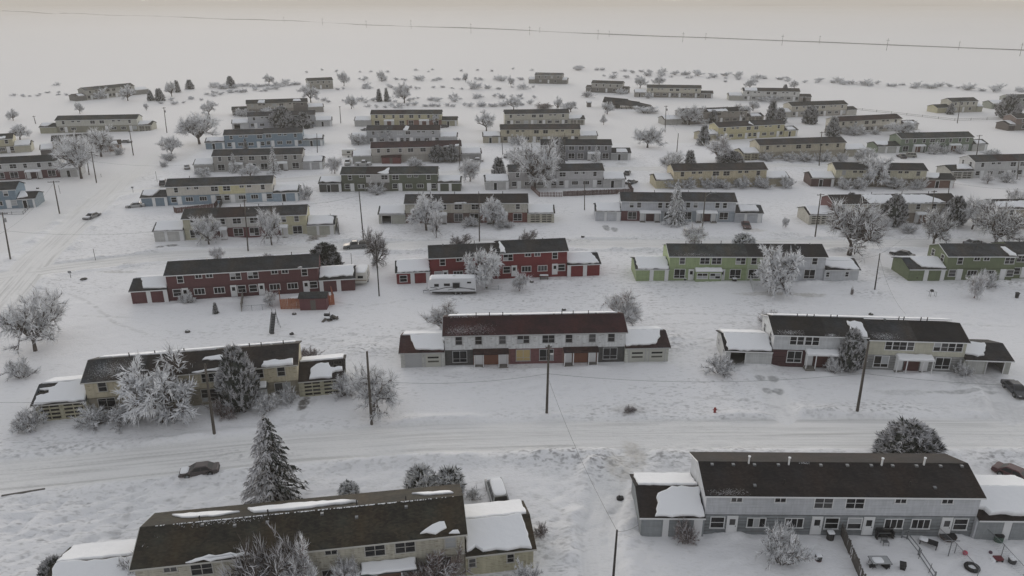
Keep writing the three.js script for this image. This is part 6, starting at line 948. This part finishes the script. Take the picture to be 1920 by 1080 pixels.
{ // travel trailer before the red house
  const p = at(849, 549), L = 8.6, g = thing('travel_trailer', 'white travel trailer with dark swoosh stripes before the red house', 'trailer', p.setY(groundHeight(p.x, p.z)), 0.02), wm = plain('#a8aaad', 2.9, 0.5), dk = plain('#3f4246', 1.6, 0.5);
  const s = new THREE.Shape(); s.moveTo(-L / 2 + 0.5, 0.55); s.lineTo(L / 2, 0.55); s.lineTo(L / 2, 3.0); s.quadraticCurveTo(L / 2, 3.15, L / 2 - 0.2, 3.15); s.lineTo(-L / 2 + 0.5, 3.1); s.quadraticCurveTo(-L / 2 + 0.05, 3.0, -L / 2, 2.2); s.lineTo(-L / 2 + 0.05, 1.2); s.closePath();
  mesh('body', new THREE.ExtrudeGeometry(s, { depth: 2.3, bevelEnabled: true, bevelThickness: 0.05, bevelSize: 0.05, bevelSegments: 2 }).translate(0, 0, -1.15), wm, g);
  for (const [n, x, y, w, h] of [['window', -2.85, 1.95, 0.85, 0.55], ['window', -0.95, 2.05, 1.1, 0.5], ['slide_out', 0.75, 1.95, 1.3, 1.0], ['window', 3.1, 2.45, 0.75, 0.32]]) { const f = mesh(n, box(x - w / 2, x + w / 2, y - h / 2, y + h / 2, 1.202, n === 'slide_out' ? 1.4 : 1.235), n === 'slide_out' ? plain('#5d6166', 1.8) : BLACK, g); mesh('pane', box(x - w / 2 + 0.06, x + w / 2 - 0.06, y - h / 2 + 0.06, y + h / 2 - 0.06, n === 'slide_out' ? 1.401 : 1.236, n === 'slide_out' ? 1.415 : 1.25), GLASS[0], f); }
  for (const [n, pts, r] of [['stripe', [[-4.1, 0.95], [-2.6, 1.15], [-1.2, 1.5], [0.6, 1.62], [2.4, 1.35], [4.2, 1.0]], 0.07], ['stripe', [[-0.8, 1.0], [1.0, 1.42], [2.6, 1.3], [4.2, 1.2]], 0.045], ['stripe', [[-4.0, 1.55], [-3.3, 1.5], [-2.7, 1.35]], 0.06]]) { const G = new Geo(); for (let i = 0; i + 1 < pts.length; i++) G.quad([pts[i][0], pts[i][1] - r, 1.206], [pts[i + 1][0], pts[i + 1][1] - r, 1.206], [pts[i + 1][0], pts[i + 1][1] + r, 1.206], [pts[i][0], pts[i][1] + r, 1.206]); mesh(n, G.build(), dk, g); }
  mesh('skirt', box(-L / 2 + 0.6, L / 2 - 0.02, 0.42, 0.7, -1.17, 1.215), BLACK, g);
  for (const x of [0.6, 1.5]) for (const q of [-1, 1]) { const w = mesh('wheel', new THREE.CylinderGeometry(0.36, 0.36, 0.22, 14).rotateX(Math.PI / 2), RUBBER, g); w.position.set(x, 0.34, q * 1.13); mesh('rim', new THREE.CylinderGeometry(0.2, 0.2, 0.235, 10).rotateX(Math.PI / 2), METAL, w); }
  mesh('hitch', new Geo().bar(V(-L / 2 + 0.4, 0.55, 0.5), V(-L / 2 - 1.2, 0.5, 0), 0.06).bar(V(-L / 2 + 0.4, 0.55, -0.5), V(-L / 2 - 1.2, 0.5, 0), 0.06).bar(V(-L / 2 - 1.1, 0.5, 0), V(-L / 2 - 1.1, 0, 0), 0.05).build(), METAL, g); mesh('gas_bottle', new THREE.CylinderGeometry(0.18, 0.18, 0.6, 10).translate(-L / 2 - 0.5, 0.85, 0), TRIM, g);
  mesh('roof_snow', lump(-L / 2 + 0.3, L / 2 - 0.05, 3.12, 3.34, 1.12), SNOW, g); mesh('roof_vent', box(0.1, 0.6, 3.2, 3.42, -0.25, 0.25), TRIM, g);
}
function camper(px, py, turn, label, L = 4.6) {
  const p = at(px, py); p.y = groundHeight(p.x, p.z); const g = thing('camper_trailer', label, 'trailer', p, turn);
  mesh('body', new Geo().box(-L / 2, L / 2, 0.5, 2.6, -1.1, 1.1).build(), plain('#a5a49d', 2.8, 0.55), g); mesh('stripe', new Geo().box(-L / 2 - 0.01, L / 2 + 0.01, 1.0, 1.16, -1.11, 1.11).build(), plain('#7d6a58', 2), g);
  for (const z of [1.105, -1.125]) mesh('window', box(-0.6, 0.5, 1.55, 2.1, z, z + 0.02), GLASS[0], g); for (const x of [-L / 2 - 0.02, L / 2]) mesh('window', box(x, x + 0.02, 1.5, 2.0, -0.5, 0.5), GLASS[0], g);
  for (const q of [-1, 1]) { const w = mesh('wheel', new THREE.CylinderGeometry(0.33, 0.33, 0.2, 12).rotateX(Math.PI / 2), RUBBER, g); w.position.set(-0.2, 0.3, q * 1.02); mesh('rim', new THREE.CylinderGeometry(0.18, 0.18, 0.215, 8).rotateX(Math.PI / 2), METAL, w); } mesh('roof_snow', lump(-L / 2 + 0.05, L / 2 - 0.05, 2.58, 2.85, 1.02), SNOW, g); mesh('hitch', new Geo().bar(V(L / 2, 0.5, 0), V(L / 2 + 1, 0.45, 0), 0.06).build(), METAL, g);
}
camper(680, 528, Math.PI / 2 + 0.05, 'small cream camper standing beside the maroon garage'); camper(655, 294, 0.1, 'striped camper standing behind the beige garage');

// ---------------------------------------------------------------- yards: fences, sheds, furniture, odds and ends
/** a fence along ground pixels */
function fence(pts, o) {
  const P = pts.map(([x, y]) => at(x, y)), g = thing(o.name || 'wooden_fence', o.label, 'fence', P[0].clone().setY(0)), org = P[0], m = o.m || GREYWOOD, h = o.h || 1.4, R = rng(o.seed || 3);
  for (let i = 0; i + 1 < P.length; i++) {
    const a = P[i].clone().sub(org), b = P[i + 1].clone().sub(org); a.y = b.y = 0; const d = b.clone().sub(a), L = d.length(), u = d.clone().normalize(), turn = Math.atan2(-d.z, d.x), n = Math.max(1, Math.round(L / (o.bay || 2.2)));
    const y0 = groundHeight(P[i].x, P[i].z) - 0.1;
    for (let k = 0; k <= n; k++) { if (k === n && i + 2 < P.length) continue; const q = a.clone().addScaledVector(d, k / n); const s = mesh('post', o.chain ? postChain : postWood, o.chain ? METAL : m, g); s.position.set(q.x, y0, q.z); s.scale.y = h * 1.06; s.rotation.y = turn; }
    if (o.chain) {
      const r = new Geo().bar(V(a.x, y0 + h, a.z), V(b.x, y0 + h, b.z), 0.03, 5); mesh('top_rail', r.build(), METAL, g);
      const w = new Geo(), st = 0.28; for (let s = -h; s < L; s += st) for (const f of [1, -1]) { const s0 = clamp(s, 0, L), s1 = clamp(s + h, 0, L); if (s1 - s0 < 0.05) continue; const ya = f > 0 ? s0 - s : h - (s0 - s), yb = f > 0 ? s1 - s : h - (s1 - s); w.bar(a.clone().addScaledVector(u, s0).setY(y0 + ya), a.clone().addScaledVector(u, s1).setY(y0 + yb), 0.006, 3); } mesh('wire_mesh', w.build(), METAL, g);
    } else {
      for (const y of [0.25, 0.8]) { const r = mesh('rail', box(0, L, y * h - 0.05, y * h + 0.05, -0.04, 0.0), m, g); r.position.set(a.x, y0, a.z); r.rotation.y = turn; }
      if (!o.rails) { const bw = o.board || 0.16, N = Math.floor(L / (bw + (o.gap ?? 0.03))), bg = box(0, bw, 0, 1, 0.002, 0.03); for (let k = 0; k < N; k++) { if (o.miss && R() < o.miss) continue; const q = a.clone().addScaledVector(u, k * (bw + (o.gap ?? 0.03))), s = mesh('plank', bg, m, g); s.position.set(q.x, y0 + 0.03 * R(), q.z); s.scale.y = h * (0.97 + 0.06 * R()); s.rotation.set(0, turn, (R() - 0.5) * (o.lean || 0.03)); } }
    }
  }
  return g;
}
const postWood = box(-0.06, 0.06, -0.3, 1, -0.06, 0.06), postChain = new THREE.CylinderGeometry(0.035, 0.035, 1.3, 6).translate(0, 0.35, 0);
fence([[1576, 1003], [1606, 1071], [1618, 1100]], { h: 1.5, label: 'weathered plank fence dividing the back gardens', seed: 4, lean: 0.14, miss: 0.08 });
fence([[1754, 1003], [1790, 1036], [1832, 1082]], { name: 'chain_link_fence', chain: 1, h: 1.2, label: 'chain-link fence between the garden with the tyre and bare one', bay: 2.4 });
fence([[1845, 1009], [1878, 1040], [1918, 1084]], { name: 'chain_link_fence', chain: 1, h: 1.4, label: 'taller chain-link fence beside the grey garage doors', bay: 2.4 });
fence([[1690, 1010], [1700, 1012], [1722, 1040], [1752, 1085]], { name: 'wire_fence', rails: 1, h: 0.9, m: METAL, label: 'low broken wire fence in the back garden', bay: 4 });
fence([[327, 398], [331, 400], [402, 392], [408, 384]], { h: 1.5, m: plain('#4d3330', 1.9), label: 'dark red yard fence before the blue ground floor', board: 0.3 });
fence([[412, 391], [418, 380]], { h: 1.5, m: plain('#3a3836', 1.9), label: 'short dark fence beside the red yard fence', board: 0.3 });
fence([[996, 355], [1011, 369], [1054, 369]], { h: 1.4, m: plain('#5d4641', 2), label: 'open reddish rail fence with gate before the huge frosted tree', board: 0.22, gap: 0.2 });
fence([[1056, 368], [1110, 366], [1187, 363], [1178, 350]], { h: 1.5, m: plain('#4a3936', 2), label: 'reddish board fence before the light grey house', board: 0.28 });
fence([[453, 584], [512, 580]], { name: 'chain_link_fence', chain: 1, h: 1.1, label: 'chain-link fence closing the maroon house yard', bay: 1.8 });
fence([[457, 553], [453, 584]], { h: 1.6, m: plain('#77736d', 2), label: 'grey plank fence beside the maroon house door', board: 0.25 });
fence([[525, 560], [527, 580], [567, 579]], { h: 2.0, m: plain('#74452f', 3.2), label: 'orange brown plank fence before the maroon house', board: 0.22 });
fence([[613, 573], [627, 571], [622, 556]], { h: 2.0, m: plain('#7d432b', 3.2), label: 'orange brown fence corner beside the shed', board: 0.22 });
fence([[1404, 522], [1412, 546]], { h: 1.4, m: plain('#a0a2a4', 2.6), label: 'white slat fence between the green and white halves', board: 0.2, gap: 0.12 });
fence([[935, 543], [908, 543]], { h: 1.0, rails: 1, m: plain('#97999b', 2.4), label: 'pale rail fence behind the travel trailer' });
fence([[620, 412], [634, 420], [636, 440]], { h: 1.6, m: plain('#55534f', 2), label: 'grey fence around the pale yellow garage', board: 0.3 });
fence([[1, 403], [44, 402], [56, 390]], { h: 0.9, rails: 1, m: METAL, label: 'low rail fence by the blue house', bay: 2.5 });
fence([[1480, 222], [1840, 258]].map(([x, y]) => [x + 110, y - 18]).slice(0, 1).concat([[1700, 216], [1790, 226], [1880, 224]]), { h: 1.1, rails: 1, m: GREYWOOD, label: 'broken field fence past the maroon roofed house', bay: 8 });
function shed(px, py, w, d, h, turn, wall, roof, label, snow = true) {
  const p = at(px, py); const g = thing('garden_shed', label, 'shed', p, turn); mesh('wall', gableWall(-w / 2, w / 2, -0.3, h, 0.5, d / 2, -d / 2), siding(wall), g); mesh('roof', gableRoof(-w / 2 - 0.2, w / 2 + 0.2, h + 0.04, 0.56, d / 2 + 0.2, -d / 2 - 0.2, 0.08), shingle(roof), g); mesh('door', box(-0.45, 0.45, 0, 1.9, d / 2 + 0.002, d / 2 + 0.04), plain('#55504c', 2), g);
  if (snow) mesh('roof_snow', snowSlab([[-w / 2, 0.1], [w / 2, 0.1], [w / 2, d / 2 + 0.1], [-w / 2, d / 2 + 0.1]], V(0, h + 0.05, d / 2 + 0.2), V(0, 0.56, -d / 2 - 0.2), 0.2, 0.12), SNOW, g);
}
shed(591, 576, 4.6, 2.8, 2.3, 0.06, '#573034', '#3b3d3e', 'maroon shed with dark roof in the maroon house yard', false); shed(735, 305, 6.2, 3, 2.1, 0, '#5d3230', '#4b2c2c', 'red brown shed before the beige house', false); shed(1104, 200, 2.2, 2, 2, 0, '#6a6864', '#66645f', 'tiny dark shed standing in the snow');
{ // playground slide seen along its chute
  const p = at(511, 625), g = thing('playground_slide', 'dark playground slide standing alone on the snow', 'slide', p, 0.1);
  mesh('chute', new Geo().box(-0.28, 0.28, -0.05, 0.0, -0.3, 0.3).build().applyMatrix4(new THREE.Matrix4()), BLACK, g); const c = new Geo(); c.quad([-0.3, 0.25, 0.6], [0.3, 0.25, 0.6], [0.3, 2.5, -2.4], [-0.3, 2.5, -2.4]).quad([0.3, 0.2, 0.6], [-0.3, 0.2, 0.6], [-0.3, 2.45, -2.4], [0.3, 2.45, -2.4]); mesh('chute', c.build(), plain('#4b4d50', 1.5), g);
  for (const s of [-1, 1]) { mesh('side_rail', new Geo().bar(V(s * 0.34, 0.4, 0.65), V(s * 0.34, 2.75, -2.4), 0.06).build(), BLACK, g); mesh('leg', new Geo().bar(V(s * 0.3, 2.6, -2.4), V(s * 0.9, 0, -2.2), 0.04).build(), METAL, g); mesh('ladder_rail', new Geo().bar(V(s * 0.3, 3.3, -2.5), V(s * 0.3, 0, -3.4), 0.05).build(), METAL, g); } for (let k = 0; k < 6; k++) mesh('rung', new Geo().bar(V(-0.3, 0.4 + k * 0.42, -3.3 + k * 0.12), V(0.3, 0.4 + k * 0.42, -3.3 + k * 0.12), 0.035).build(), METAL, g); for (let k = 0; k < 7; k++) mesh('slat', box(-0.28, 0.28, 0.5 + k * 0.29, 0.53 + k * 0.29, 0.27 - k * 0.39, 0.33 - k * 0.39), METAL, g);
}
function junk(name, px, py, label, cat, build) { const p = at(px, py); p.y = groundHeight(p.x, p.z) - 0.03; const g = thing(name, label, cat, p, 0); build(g); return g; }
const can = (r0, r1, h) => new THREE.CylinderGeometry(r1, r0, h, 12).translate(0, h / 2, 0), cap = (r, y) => lump(-r, r, y, y + 0.16, r);
junk('scrap_pile', 618, 600, 'dark scrap pile half buried in the snow', 'scrap', (g) => { const R = rng(8); for (let k = 0; k < 9; k++) { const m = mesh('scrap_piece', box(-0.5, 0.5, 0, 0.12 + 0.2 * R(), -0.2, 0.2), k % 2 ? BLACK : GREYWOOD, g); m.position.set((R() - 0.5) * 2, 0.1 * k * R(), (R() - 0.5) * 1.2); m.rotation.set(R() * 0.5, R() * 6, R() * 0.5); } mesh('upright', new Geo().bar(V(0, 0, 0), V(0.1, 1.5, 0), 0.04).build(), GREYWOOD, g); mesh('snow_cap', lump(-0.5, 0.4, 0.4, 0.6, 0.35), SNOW, g); });
junk('fire_hydrant', 1340, 774, 'small red fire hydrant beside the road', 'hydrant', (g) => { const m = plain('#7a1f1c', 2.4, 0.5); mesh('barrel', can(0.16, 0.15, 0.6), m, g); mesh('bonnet', new THREE.SphereGeometry(0.17, 10, 6).translate(0, 0.62, 0), m, g); for (const s of [-1, 1]) mesh('nozzle', new THREE.CylinderGeometry(0.07, 0.07, 0.16, 8).rotateZ(Math.PI / 2).translate(s * 0.2, 0.42, 0), m, g); mesh('base_flange', can(0.2, 0.2, 0.08), m, g); });
junk('trash_bin', 1906, 558, 'black wheeled bin on the green house lawn', 'bin', (g) => { mesh('tub', new THREE.CylinderGeometry(0.36, 0.28, 1.0, 4).rotateY(Math.PI / 4).translate(0, 0.5, 0), BLACK, g); mesh('lid', box(-0.3, 0.3, 1.0, 1.07, -0.33, 0.33), BLACK, g); });
junk('barbecue_stand', 1748, 556, 'metal barbecue stand on the green house lawn', 'barbecue', (g) => { for (const x of [-0.5, 0.5]) for (const z of [-0.25, 0.25]) mesh('leg', new Geo().bar(V(x, 0, z), V(x, 1.0, z), 0.035).build(), METAL, g); mesh('top', box(-0.8, 0.6, 1.0, 1.06, -0.3, 0.3), TRIM, g); mesh('hood', lump(-0.55, 0.0, 1.06, 1.45, 0.26), BLACK, g); mesh('handle', new Geo().bar(V(-0.8, 1.05, 0.2), V(-1.4, 1.3, 0.2), 0.03).build(), METAL, g); });
junk('wash_tub', 1377, 527, 'black tub with snow in it by the light green house', 'tub', (g) => { mesh('tub', can(0.42, 0.5, 0.55), BLACK, g); mesh('snow_fill', cap(0.45, 0.5), SNOW, g); });
junk('wash_tub', 1284, 525, 'small dark tub by the light green house door', 'tub', (g) => { mesh('tub', can(0.3, 0.34, 0.45), BLACK, g); mesh('snow_fill', cap(0.3, 0.42), SNOW, g); });
junk('trash_can', 1717, 526, 'dark trash can at the green garage corner', 'bin', (g) => { mesh('tub', can(0.28, 0.33, 0.75), BLACK, g); mesh('rim', new THREE.TorusGeometry(0.33, 0.03, 6, 14).rotateX(Math.PI / 2).translate(0, 0.75, 0), BLACK, g); });
junk('trash_can', 1704, 523, 'smaller dark can at the green garage corner', 'bin', (g) => { mesh('tub', can(0.22, 0.26, 0.6), BLACK, g); mesh('rim', new THREE.TorusGeometry(0.26, 0.03, 6, 14).rotateX(Math.PI / 2).translate(0, 0.6, 0), BLACK, g); });
junk('trash_bag', 1163, 933, 'black bag lying in the snow beside the grey garage', 'bag', (g) => { mesh('bag', lump(-0.4, 0.4, 0, 0.45, 0.3), BLACK, g); mesh('knot', new Geo().bar(V(-0.05, 0.4, 0), V(-0.15, 0.6, 0), 0.06).build(), BLACK, g); });
junk('fallen_log', 44, 924, 'dark plank lying along the road edge', 'plank', (g) => { g.rotation.y = 0.3; mesh('plank', box(-2.1, 2.1, 0, 0.14, -0.12, 0.12), GREYWOOD, g); mesh('splinter', box(1.2, 1.7, 0, 0.1, 0.5, 0.6), GREYWOOD, g); });
junk('manhole_ring', 157, 524, 'dark round manhole ring in the snow', 'manhole', (g) => { mesh('ring', new THREE.TorusGeometry(0.55, 0.12, 6, 18).rotateX(Math.PI / 2).translate(0, 0.08, 0), BLACK, g); mesh('cover', can(0.5, 0.5, 0.08), GREYWOOD, g); });
for (const [x, y, t, l] of [[133, 521, 508, 'small road sign on a thin post'], [179, 487, 466, 'bare sign post beside the side street'], [250, 362, 349, 'small sign beside the plough heap'], [295, 342, 322, 'bare post beside the plough heap'], [660, 500, 475, 'thin post by the camper'], [190, 332, 326, 'little marker post at the corner elm'], [113, 363, 348, 'marker post by the wide crossarm pole'], [1269, 237, 224, 'marker post in the open lot']]) junk('sign_post', x, y, l, 'post', (g) => { const p = at(x, y), h = heightAt(p, t); mesh('post', new Geo().bar(V(0, -0.2, 0), V(0, h, 0), 0.05, 5).build(), POLE_DARK, g); if (l.includes('sign') && !l.includes('bare')) mesh('plate', box(-0.35, 0.35, h - 0.45, h, 0.051, 0.07), METAL, g); else mesh('cap', new THREE.SphereGeometry(0.07, 6, 5).translate(0, h, 0), POLE_DARK, g); });
// behind the white over grey house
junk('trash_can', 1556, 1011, 'black drum with snow on top by the white over grey house', 'bin', (g) => { mesh('drum', can(0.36, 0.38, 0.85), BLACK, g); mesh('snow_cap', cap(0.34, 0.83), SNOW, g); });
junk('bucket', 1534, 1050, 'black bucket holding snow in the unfenced garden', 'bucket', (g) => { mesh('pail', can(0.3, 0.36, 0.6), BLACK, g); mesh('snow_fill', cap(0.3, 0.55), SNOW, g); mesh('base_ring', can(0.33, 0.33, 0.06), plain('#6b2226', 2), g); });
junk('waste_basket', 1692, 1066, 'square black basket tipped in the garden snow', 'basket', (g) => { g.rotation.set(0.1, 0.4, 0.15); mesh('basket', new THREE.CylinderGeometry(0.38, 0.3, 0.75, 4).translate(0, 0.36, 0), BLACK, g); mesh('rim', new THREE.TorusGeometry(0.38, 0.03, 4, 4).rotateX(Math.PI / 2).translate(0, 0.74, 0), BLACK, g); });
junk('play_ball', 1809, 1039, 'pink ball in the garden with the tyre', 'ball', (g) => { mesh('ball', new THREE.SphereGeometry(0.24, 16, 12).translate(0, 0.22, 0), plain('#a83048', 2.2, 0.5), g); mesh('valve', new THREE.SphereGeometry(0.03, 6, 5).translate(0, 0.45, 0.05), BLACK, g); });
junk('play_ball', 1857, 1037, 'small dark ball near the chain-link fence', 'ball', (g) => { mesh('ball', new THREE.SphereGeometry(0.17, 14, 10).translate(0, 0.15, 0), plain('#4a3040', 2, 0.5), g); mesh('valve', new THREE.SphereGeometry(0.02, 6, 5).translate(0, 0.31, 0.03), BLACK, g); });
junk('tyre_sandbox', 1822, 1066, 'large tyre lying in the garden with snow inside', 'tyre', (g) => { g.scale.setScalar(0.72); mesh('tyre', new THREE.TorusGeometry(0.72, 0.27, 10, 22).rotateX(Math.PI / 2).translate(0, 0.25, 0), RUBBER, g); mesh('snow_fill', lump(-0.5, 0.5, 0.1, 0.3, 0.5), SNOW, g); });
junk('toy_wagon', 1871, 1050, 'dark red toy heap against the chain-link fence', 'toy', (g) => { g.scale.setScalar(0.75); mesh('tub', box(-0.55, 0.5, 0.12, 0.5, -0.35, 0.35), plain('#5d1f26', 2.2), g); for (const x of [-0.4, 0.35]) for (const z of [-0.36, 0.36]) mesh('wheel', new THREE.CylinderGeometry(0.14, 0.14, 0.08, 10).rotateX(Math.PI / 2).translate(x, 0.12, z), BLACK, g); mesh('snow_cap', lump(-0.9, -0.3, 0.0, 0.35, 0.4), SNOW, g); });
junk('plastic_tub', 1898, 1052, 'dark tub with a white cushion of snow beyond the tall fence', 'tub', (g) => { mesh('tub', can(0.34, 0.4, 0.6), BLACK, g); mesh('snow_fill', cap(0.38, 0.56), SNOW, g); });
junk('green_barrel', 1872, 1013, 'dark green barrel by the grey garage doors', 'barrel', (g) => { mesh('barrel', can(0.4, 0.42, 0.8), plain('#2c4a3c', 2), g); mesh('lid', can(0.44, 0.44, 0.06).translate(0, 0.8, 0), BLACK, g); });
junk('fire_pit', 1776, 1009, 'round brown fire pit by the red-paned door', 'fire pit', (g) => { mesh('bowl', can(0.7, 0.85, 0.35), plain('#4b3a32', 1.8), g); mesh('ash', can(0.78, 0.78, 0.02).translate(0, 0.35, 0), BLACK, g); });
junk('garden_table', 1742, 1022, 'low dark table with snow sliding off it', 'table', (g) => { g.rotation.y = -0.6; g.scale.setScalar(0.8); mesh('top', box(-1.1, 0.9, 0.55, 0.64, -0.5, 0.5), BLACK, g); for (const x of [-1, 0.8]) for (const z of [-0.42, 0.42]) mesh('leg', box(x - 0.05, x + 0.05, -0.05, 0.55, z - 0.05, z + 0.05), BLACK, g); mesh('snow_cap', lump(-1.2, -0.2, 0.62, 0.85, 0.45), SNOW, g); });
junk('picnic_bench', 1657, 1008, 'dark slatted bench against the grey wall', 'bench', (g) => { for (let k = 0; k < 3; k++) mesh('seat_slat', box(-0.9, 0.9, 0.42, 0.47, -0.05 + k * 0.16, 0.08 + k * 0.16), BLACK, g); for (let k = 0; k < 4; k++) mesh('back_slat', box(-0.9, 0.9, 0.55 + k * 0.16, 0.65 + k * 0.16, -0.2, -0.15), BLACK, g); for (const x of [-0.8, 0.8]) mesh('leg', box(x - 0.05, x + 0.05, -0.1, 0.9, -0.15, 0.3), BLACK, g); });
junk('garden_chair', 1659, 1020, 'thin metal chair tipped near the slatted bench', 'chair', (g) => { for (const x of [-0.28, 0.28]) { mesh('leg', new Geo().bar(V(x, 0, 0.25), V(x, 0.45, 0.2), 0.025).build(), BLACK, g); mesh('leg', new Geo().bar(V(x, 0, -0.25), V(x, 0.95, -0.3), 0.025).build(), BLACK, g); } mesh('seat', box(-0.28, 0.28, 0.43, 0.46, -0.22, 0.24), METAL, g); for (let k = 0; k < 3; k++) mesh('back_bar', new Geo().bar(V(-0.28, 0.6 + k * 0.15, -0.27), V(0.28, 0.6 + k * 0.15, -0.27), 0.02).build(), BLACK, g); });
junk('patio_set', 1648, 1060, 'metal patio table buried in the garden snow', 'table', (g) => { mesh('table_top', box(-0.9, 0.9, 0.62, 0.66, -0.55, 0.55), FROSTED_GLASS, g); mesh('table_rim', new Geo().bar(V(-0.9, 0.64, 0.57), V(0.9, 0.64, 0.57), 0.03).bar(V(-0.9, 0.64, -0.57), V(0.9, 0.64, -0.57), 0.03).bar(V(-0.92, 0.64, -0.57), V(-0.92, 0.64, 0.57), 0.03).bar(V(0.92, 0.64, -0.57), V(0.92, 0.64, 0.57), 0.03).build(), BLACK, g); for (const x of [-0.8, 0.8]) for (const z of [-0.45, 0.45]) mesh('leg', new Geo().bar(V(x, 0, z), V(x * 0.9, 0.62, z), 0.03).build(), BLACK, g); mesh('snow_cap', lump(-0.7, 0.3, 0.66, 0.74, 0.4), SNOW, g); });
junk('garden_chair', 1660, 1060, 'dark sling chair tipped against the patio table', 'chair', (g) => { g.rotation.set(0.3, 0.5, 0.5); mesh('sling', box(-0.3, 0.3, 0.3, 0.36, -0.4, 0.4), BLACK, g); mesh('frame', new Geo().bar(V(-0.32, 0, -0.4), V(-0.32, 0.8, 0.4), 0.025).bar(V(0.32, 0, -0.4), V(0.32, 0.8, 0.4), 0.025).build(), METAL, g); });
junk('garden_chair', 1632, 1058, 'black metal chair lying in the snow beside the plank fence', 'chair', (g) => { g.rotation.set(1.2, 0.3, 0); mesh('seat', box(-0.3, 0.3, 0.4, 0.43, -0.25, 0.25), BLACK, g); for (const x of [-0.3, 0.3]) for (const z of [-0.25, 0.25]) mesh('leg', new Geo().bar(V(x, 0, z), V(x, z < 0 ? 1 : 0.5, z), 0.025).build(), BLACK, g); mesh('back_bar', new Geo().bar(V(-0.3, 0.95, -0.25), V(0.3, 0.95, -0.25), 0.025).build(), BLACK, g); });
junk('clothes_line_post', 1778, 1042, 'T-shaped clothes line post by the chain-link fence', 'post', (g) => { mesh('post', new Geo().bar(V(0, -0.1, 0), V(0, 1.9, 0), 0.05).build(), METAL, g); mesh('crossbar', new Geo().bar(V(-0.7, 1.9, 0), V(0.7, 1.9, 0.1), 0.045).build(), METAL, g); });
for (const [x, y, l] of [[1722, 1047, 'thin garden stake beyond the black basket'], [1741, 1074, 'leaning garden stake near the chain-link fence']]) junk('garden_stake', x, y, l, 'stake', (g) => { mesh('stake', new Geo().bar(V(0, -0.1, 0), V(0.12, 1.1, 0), 0.025).build(), POLE_DARK, g); mesh('tip', new THREE.SphereGeometry(0.03, 6, 5).translate(0.12, 1.1, 0), POLE_DARK, g); });
junk('picnic_table', 855 + 0, 520, 'picnic table with snow before the red house', 'table', (g) => { const p = at(855, 520), q = at(1012 - 157, 520); mesh('top', box(-0.9, 0.9, 0.7, 0.76, -0.4, 0.4), GREYWOOD, g); for (const z of [-0.75, 0.75]) mesh('seat', box(-0.9, 0.9, 0.4, 0.45, z - 0.14, z + 0.14), GREYWOOD, g); for (const x of [-0.65, 0.65]) mesh('leg', new Geo().bar(V(x, 0, -0.7), V(x, 0.7, -0.15), 0.05).bar(V(x, 0, 0.7), V(x, 0.7, 0.15), 0.05).build(), GREYWOOD, g); mesh('snow_cap', lump(-0.85, 0.85, 0.75, 0.9, 0.36), SNOW, g); }).position.copy(at(1020, 523));
junk('lawn_tractor', 553, 566, 'snow-topped lawn tractor inside the maroon house yard', 'tractor', (g) => { g.rotation.y = 0.4; mesh('hood', box(-0.2, 1.0, 0.4, 0.8, -0.35, 0.35), plain('#3a3a4a', 1.6), g); mesh('deck', box(-1.0, 1.0, 0.25, 0.45, -0.45, 0.45), BLACK, g); mesh('seat', box(-0.75, -0.3, 0.45, 0.95, -0.25, 0.25), BLACK, g); for (const [x, r] of [[-0.7, 0.4], [0.8, 0.28]]) for (const z of [-0.5, 0.5]) mesh('wheel', new THREE.CylinderGeometry(r, r, 0.2, 12).rotateX(Math.PI / 2).translate(x, r - 0.02, z), RUBBER, g); mesh('snow_cap', lump(-0.9, 0.9, 0.78, 1.0, 0.4), SNOW, g); });
for (const [x, y, l] of [[352, 623, 'dark stone poking through the lawn snow'], [552, 590, 'small dark stone near the scrap pile'], [547, 627, 'small stone near the slide'], [1633, 590, 'dark lump on the snow behind the half white house'], [1057, 582, 'small dark lump behind the dark red roof'], [1093, 447, 'dark stump beside the upper road'], [997, 530, 'dark crate on the red house lawn'], [71, 354, 'dark ball on the snow by the blue house'], [707, 366, 'dark stone before the dark green house']]) junk('stone', x, y, l, 'stone', (g) => { const q = new THREE.IcosahedronGeometry(0.32, 1), R = rng(x), a = q.attributes.position; for (let i = 0; i < a.count; i++) { const k = 0.8 + 0.4 * noise(a.getX(i) * 4 + x, a.getY(i) * 4 + a.getZ(i) * 3); a.setXYZ(i, a.getX(i) * k * 1.3, a.getY(i) * k, a.getZ(i) * k); } q.computeVertexNormals(); mesh('rock', q.translate(0, 0.12, 0), plain('#4a4947', 1.4), g); mesh('snow_cap', lump(-0.2, 0.2, 0.34, 0.42, 0.18), SNOW, g); });

// ---------------------------------------------------------------- shadows on, labels that repeat are declared look-alikes, draw
scene.traverse((o) => { if (o.isMesh) { o.castShadow = true; o.receiveShadow = true; } });
renderer.render(scene, camera);
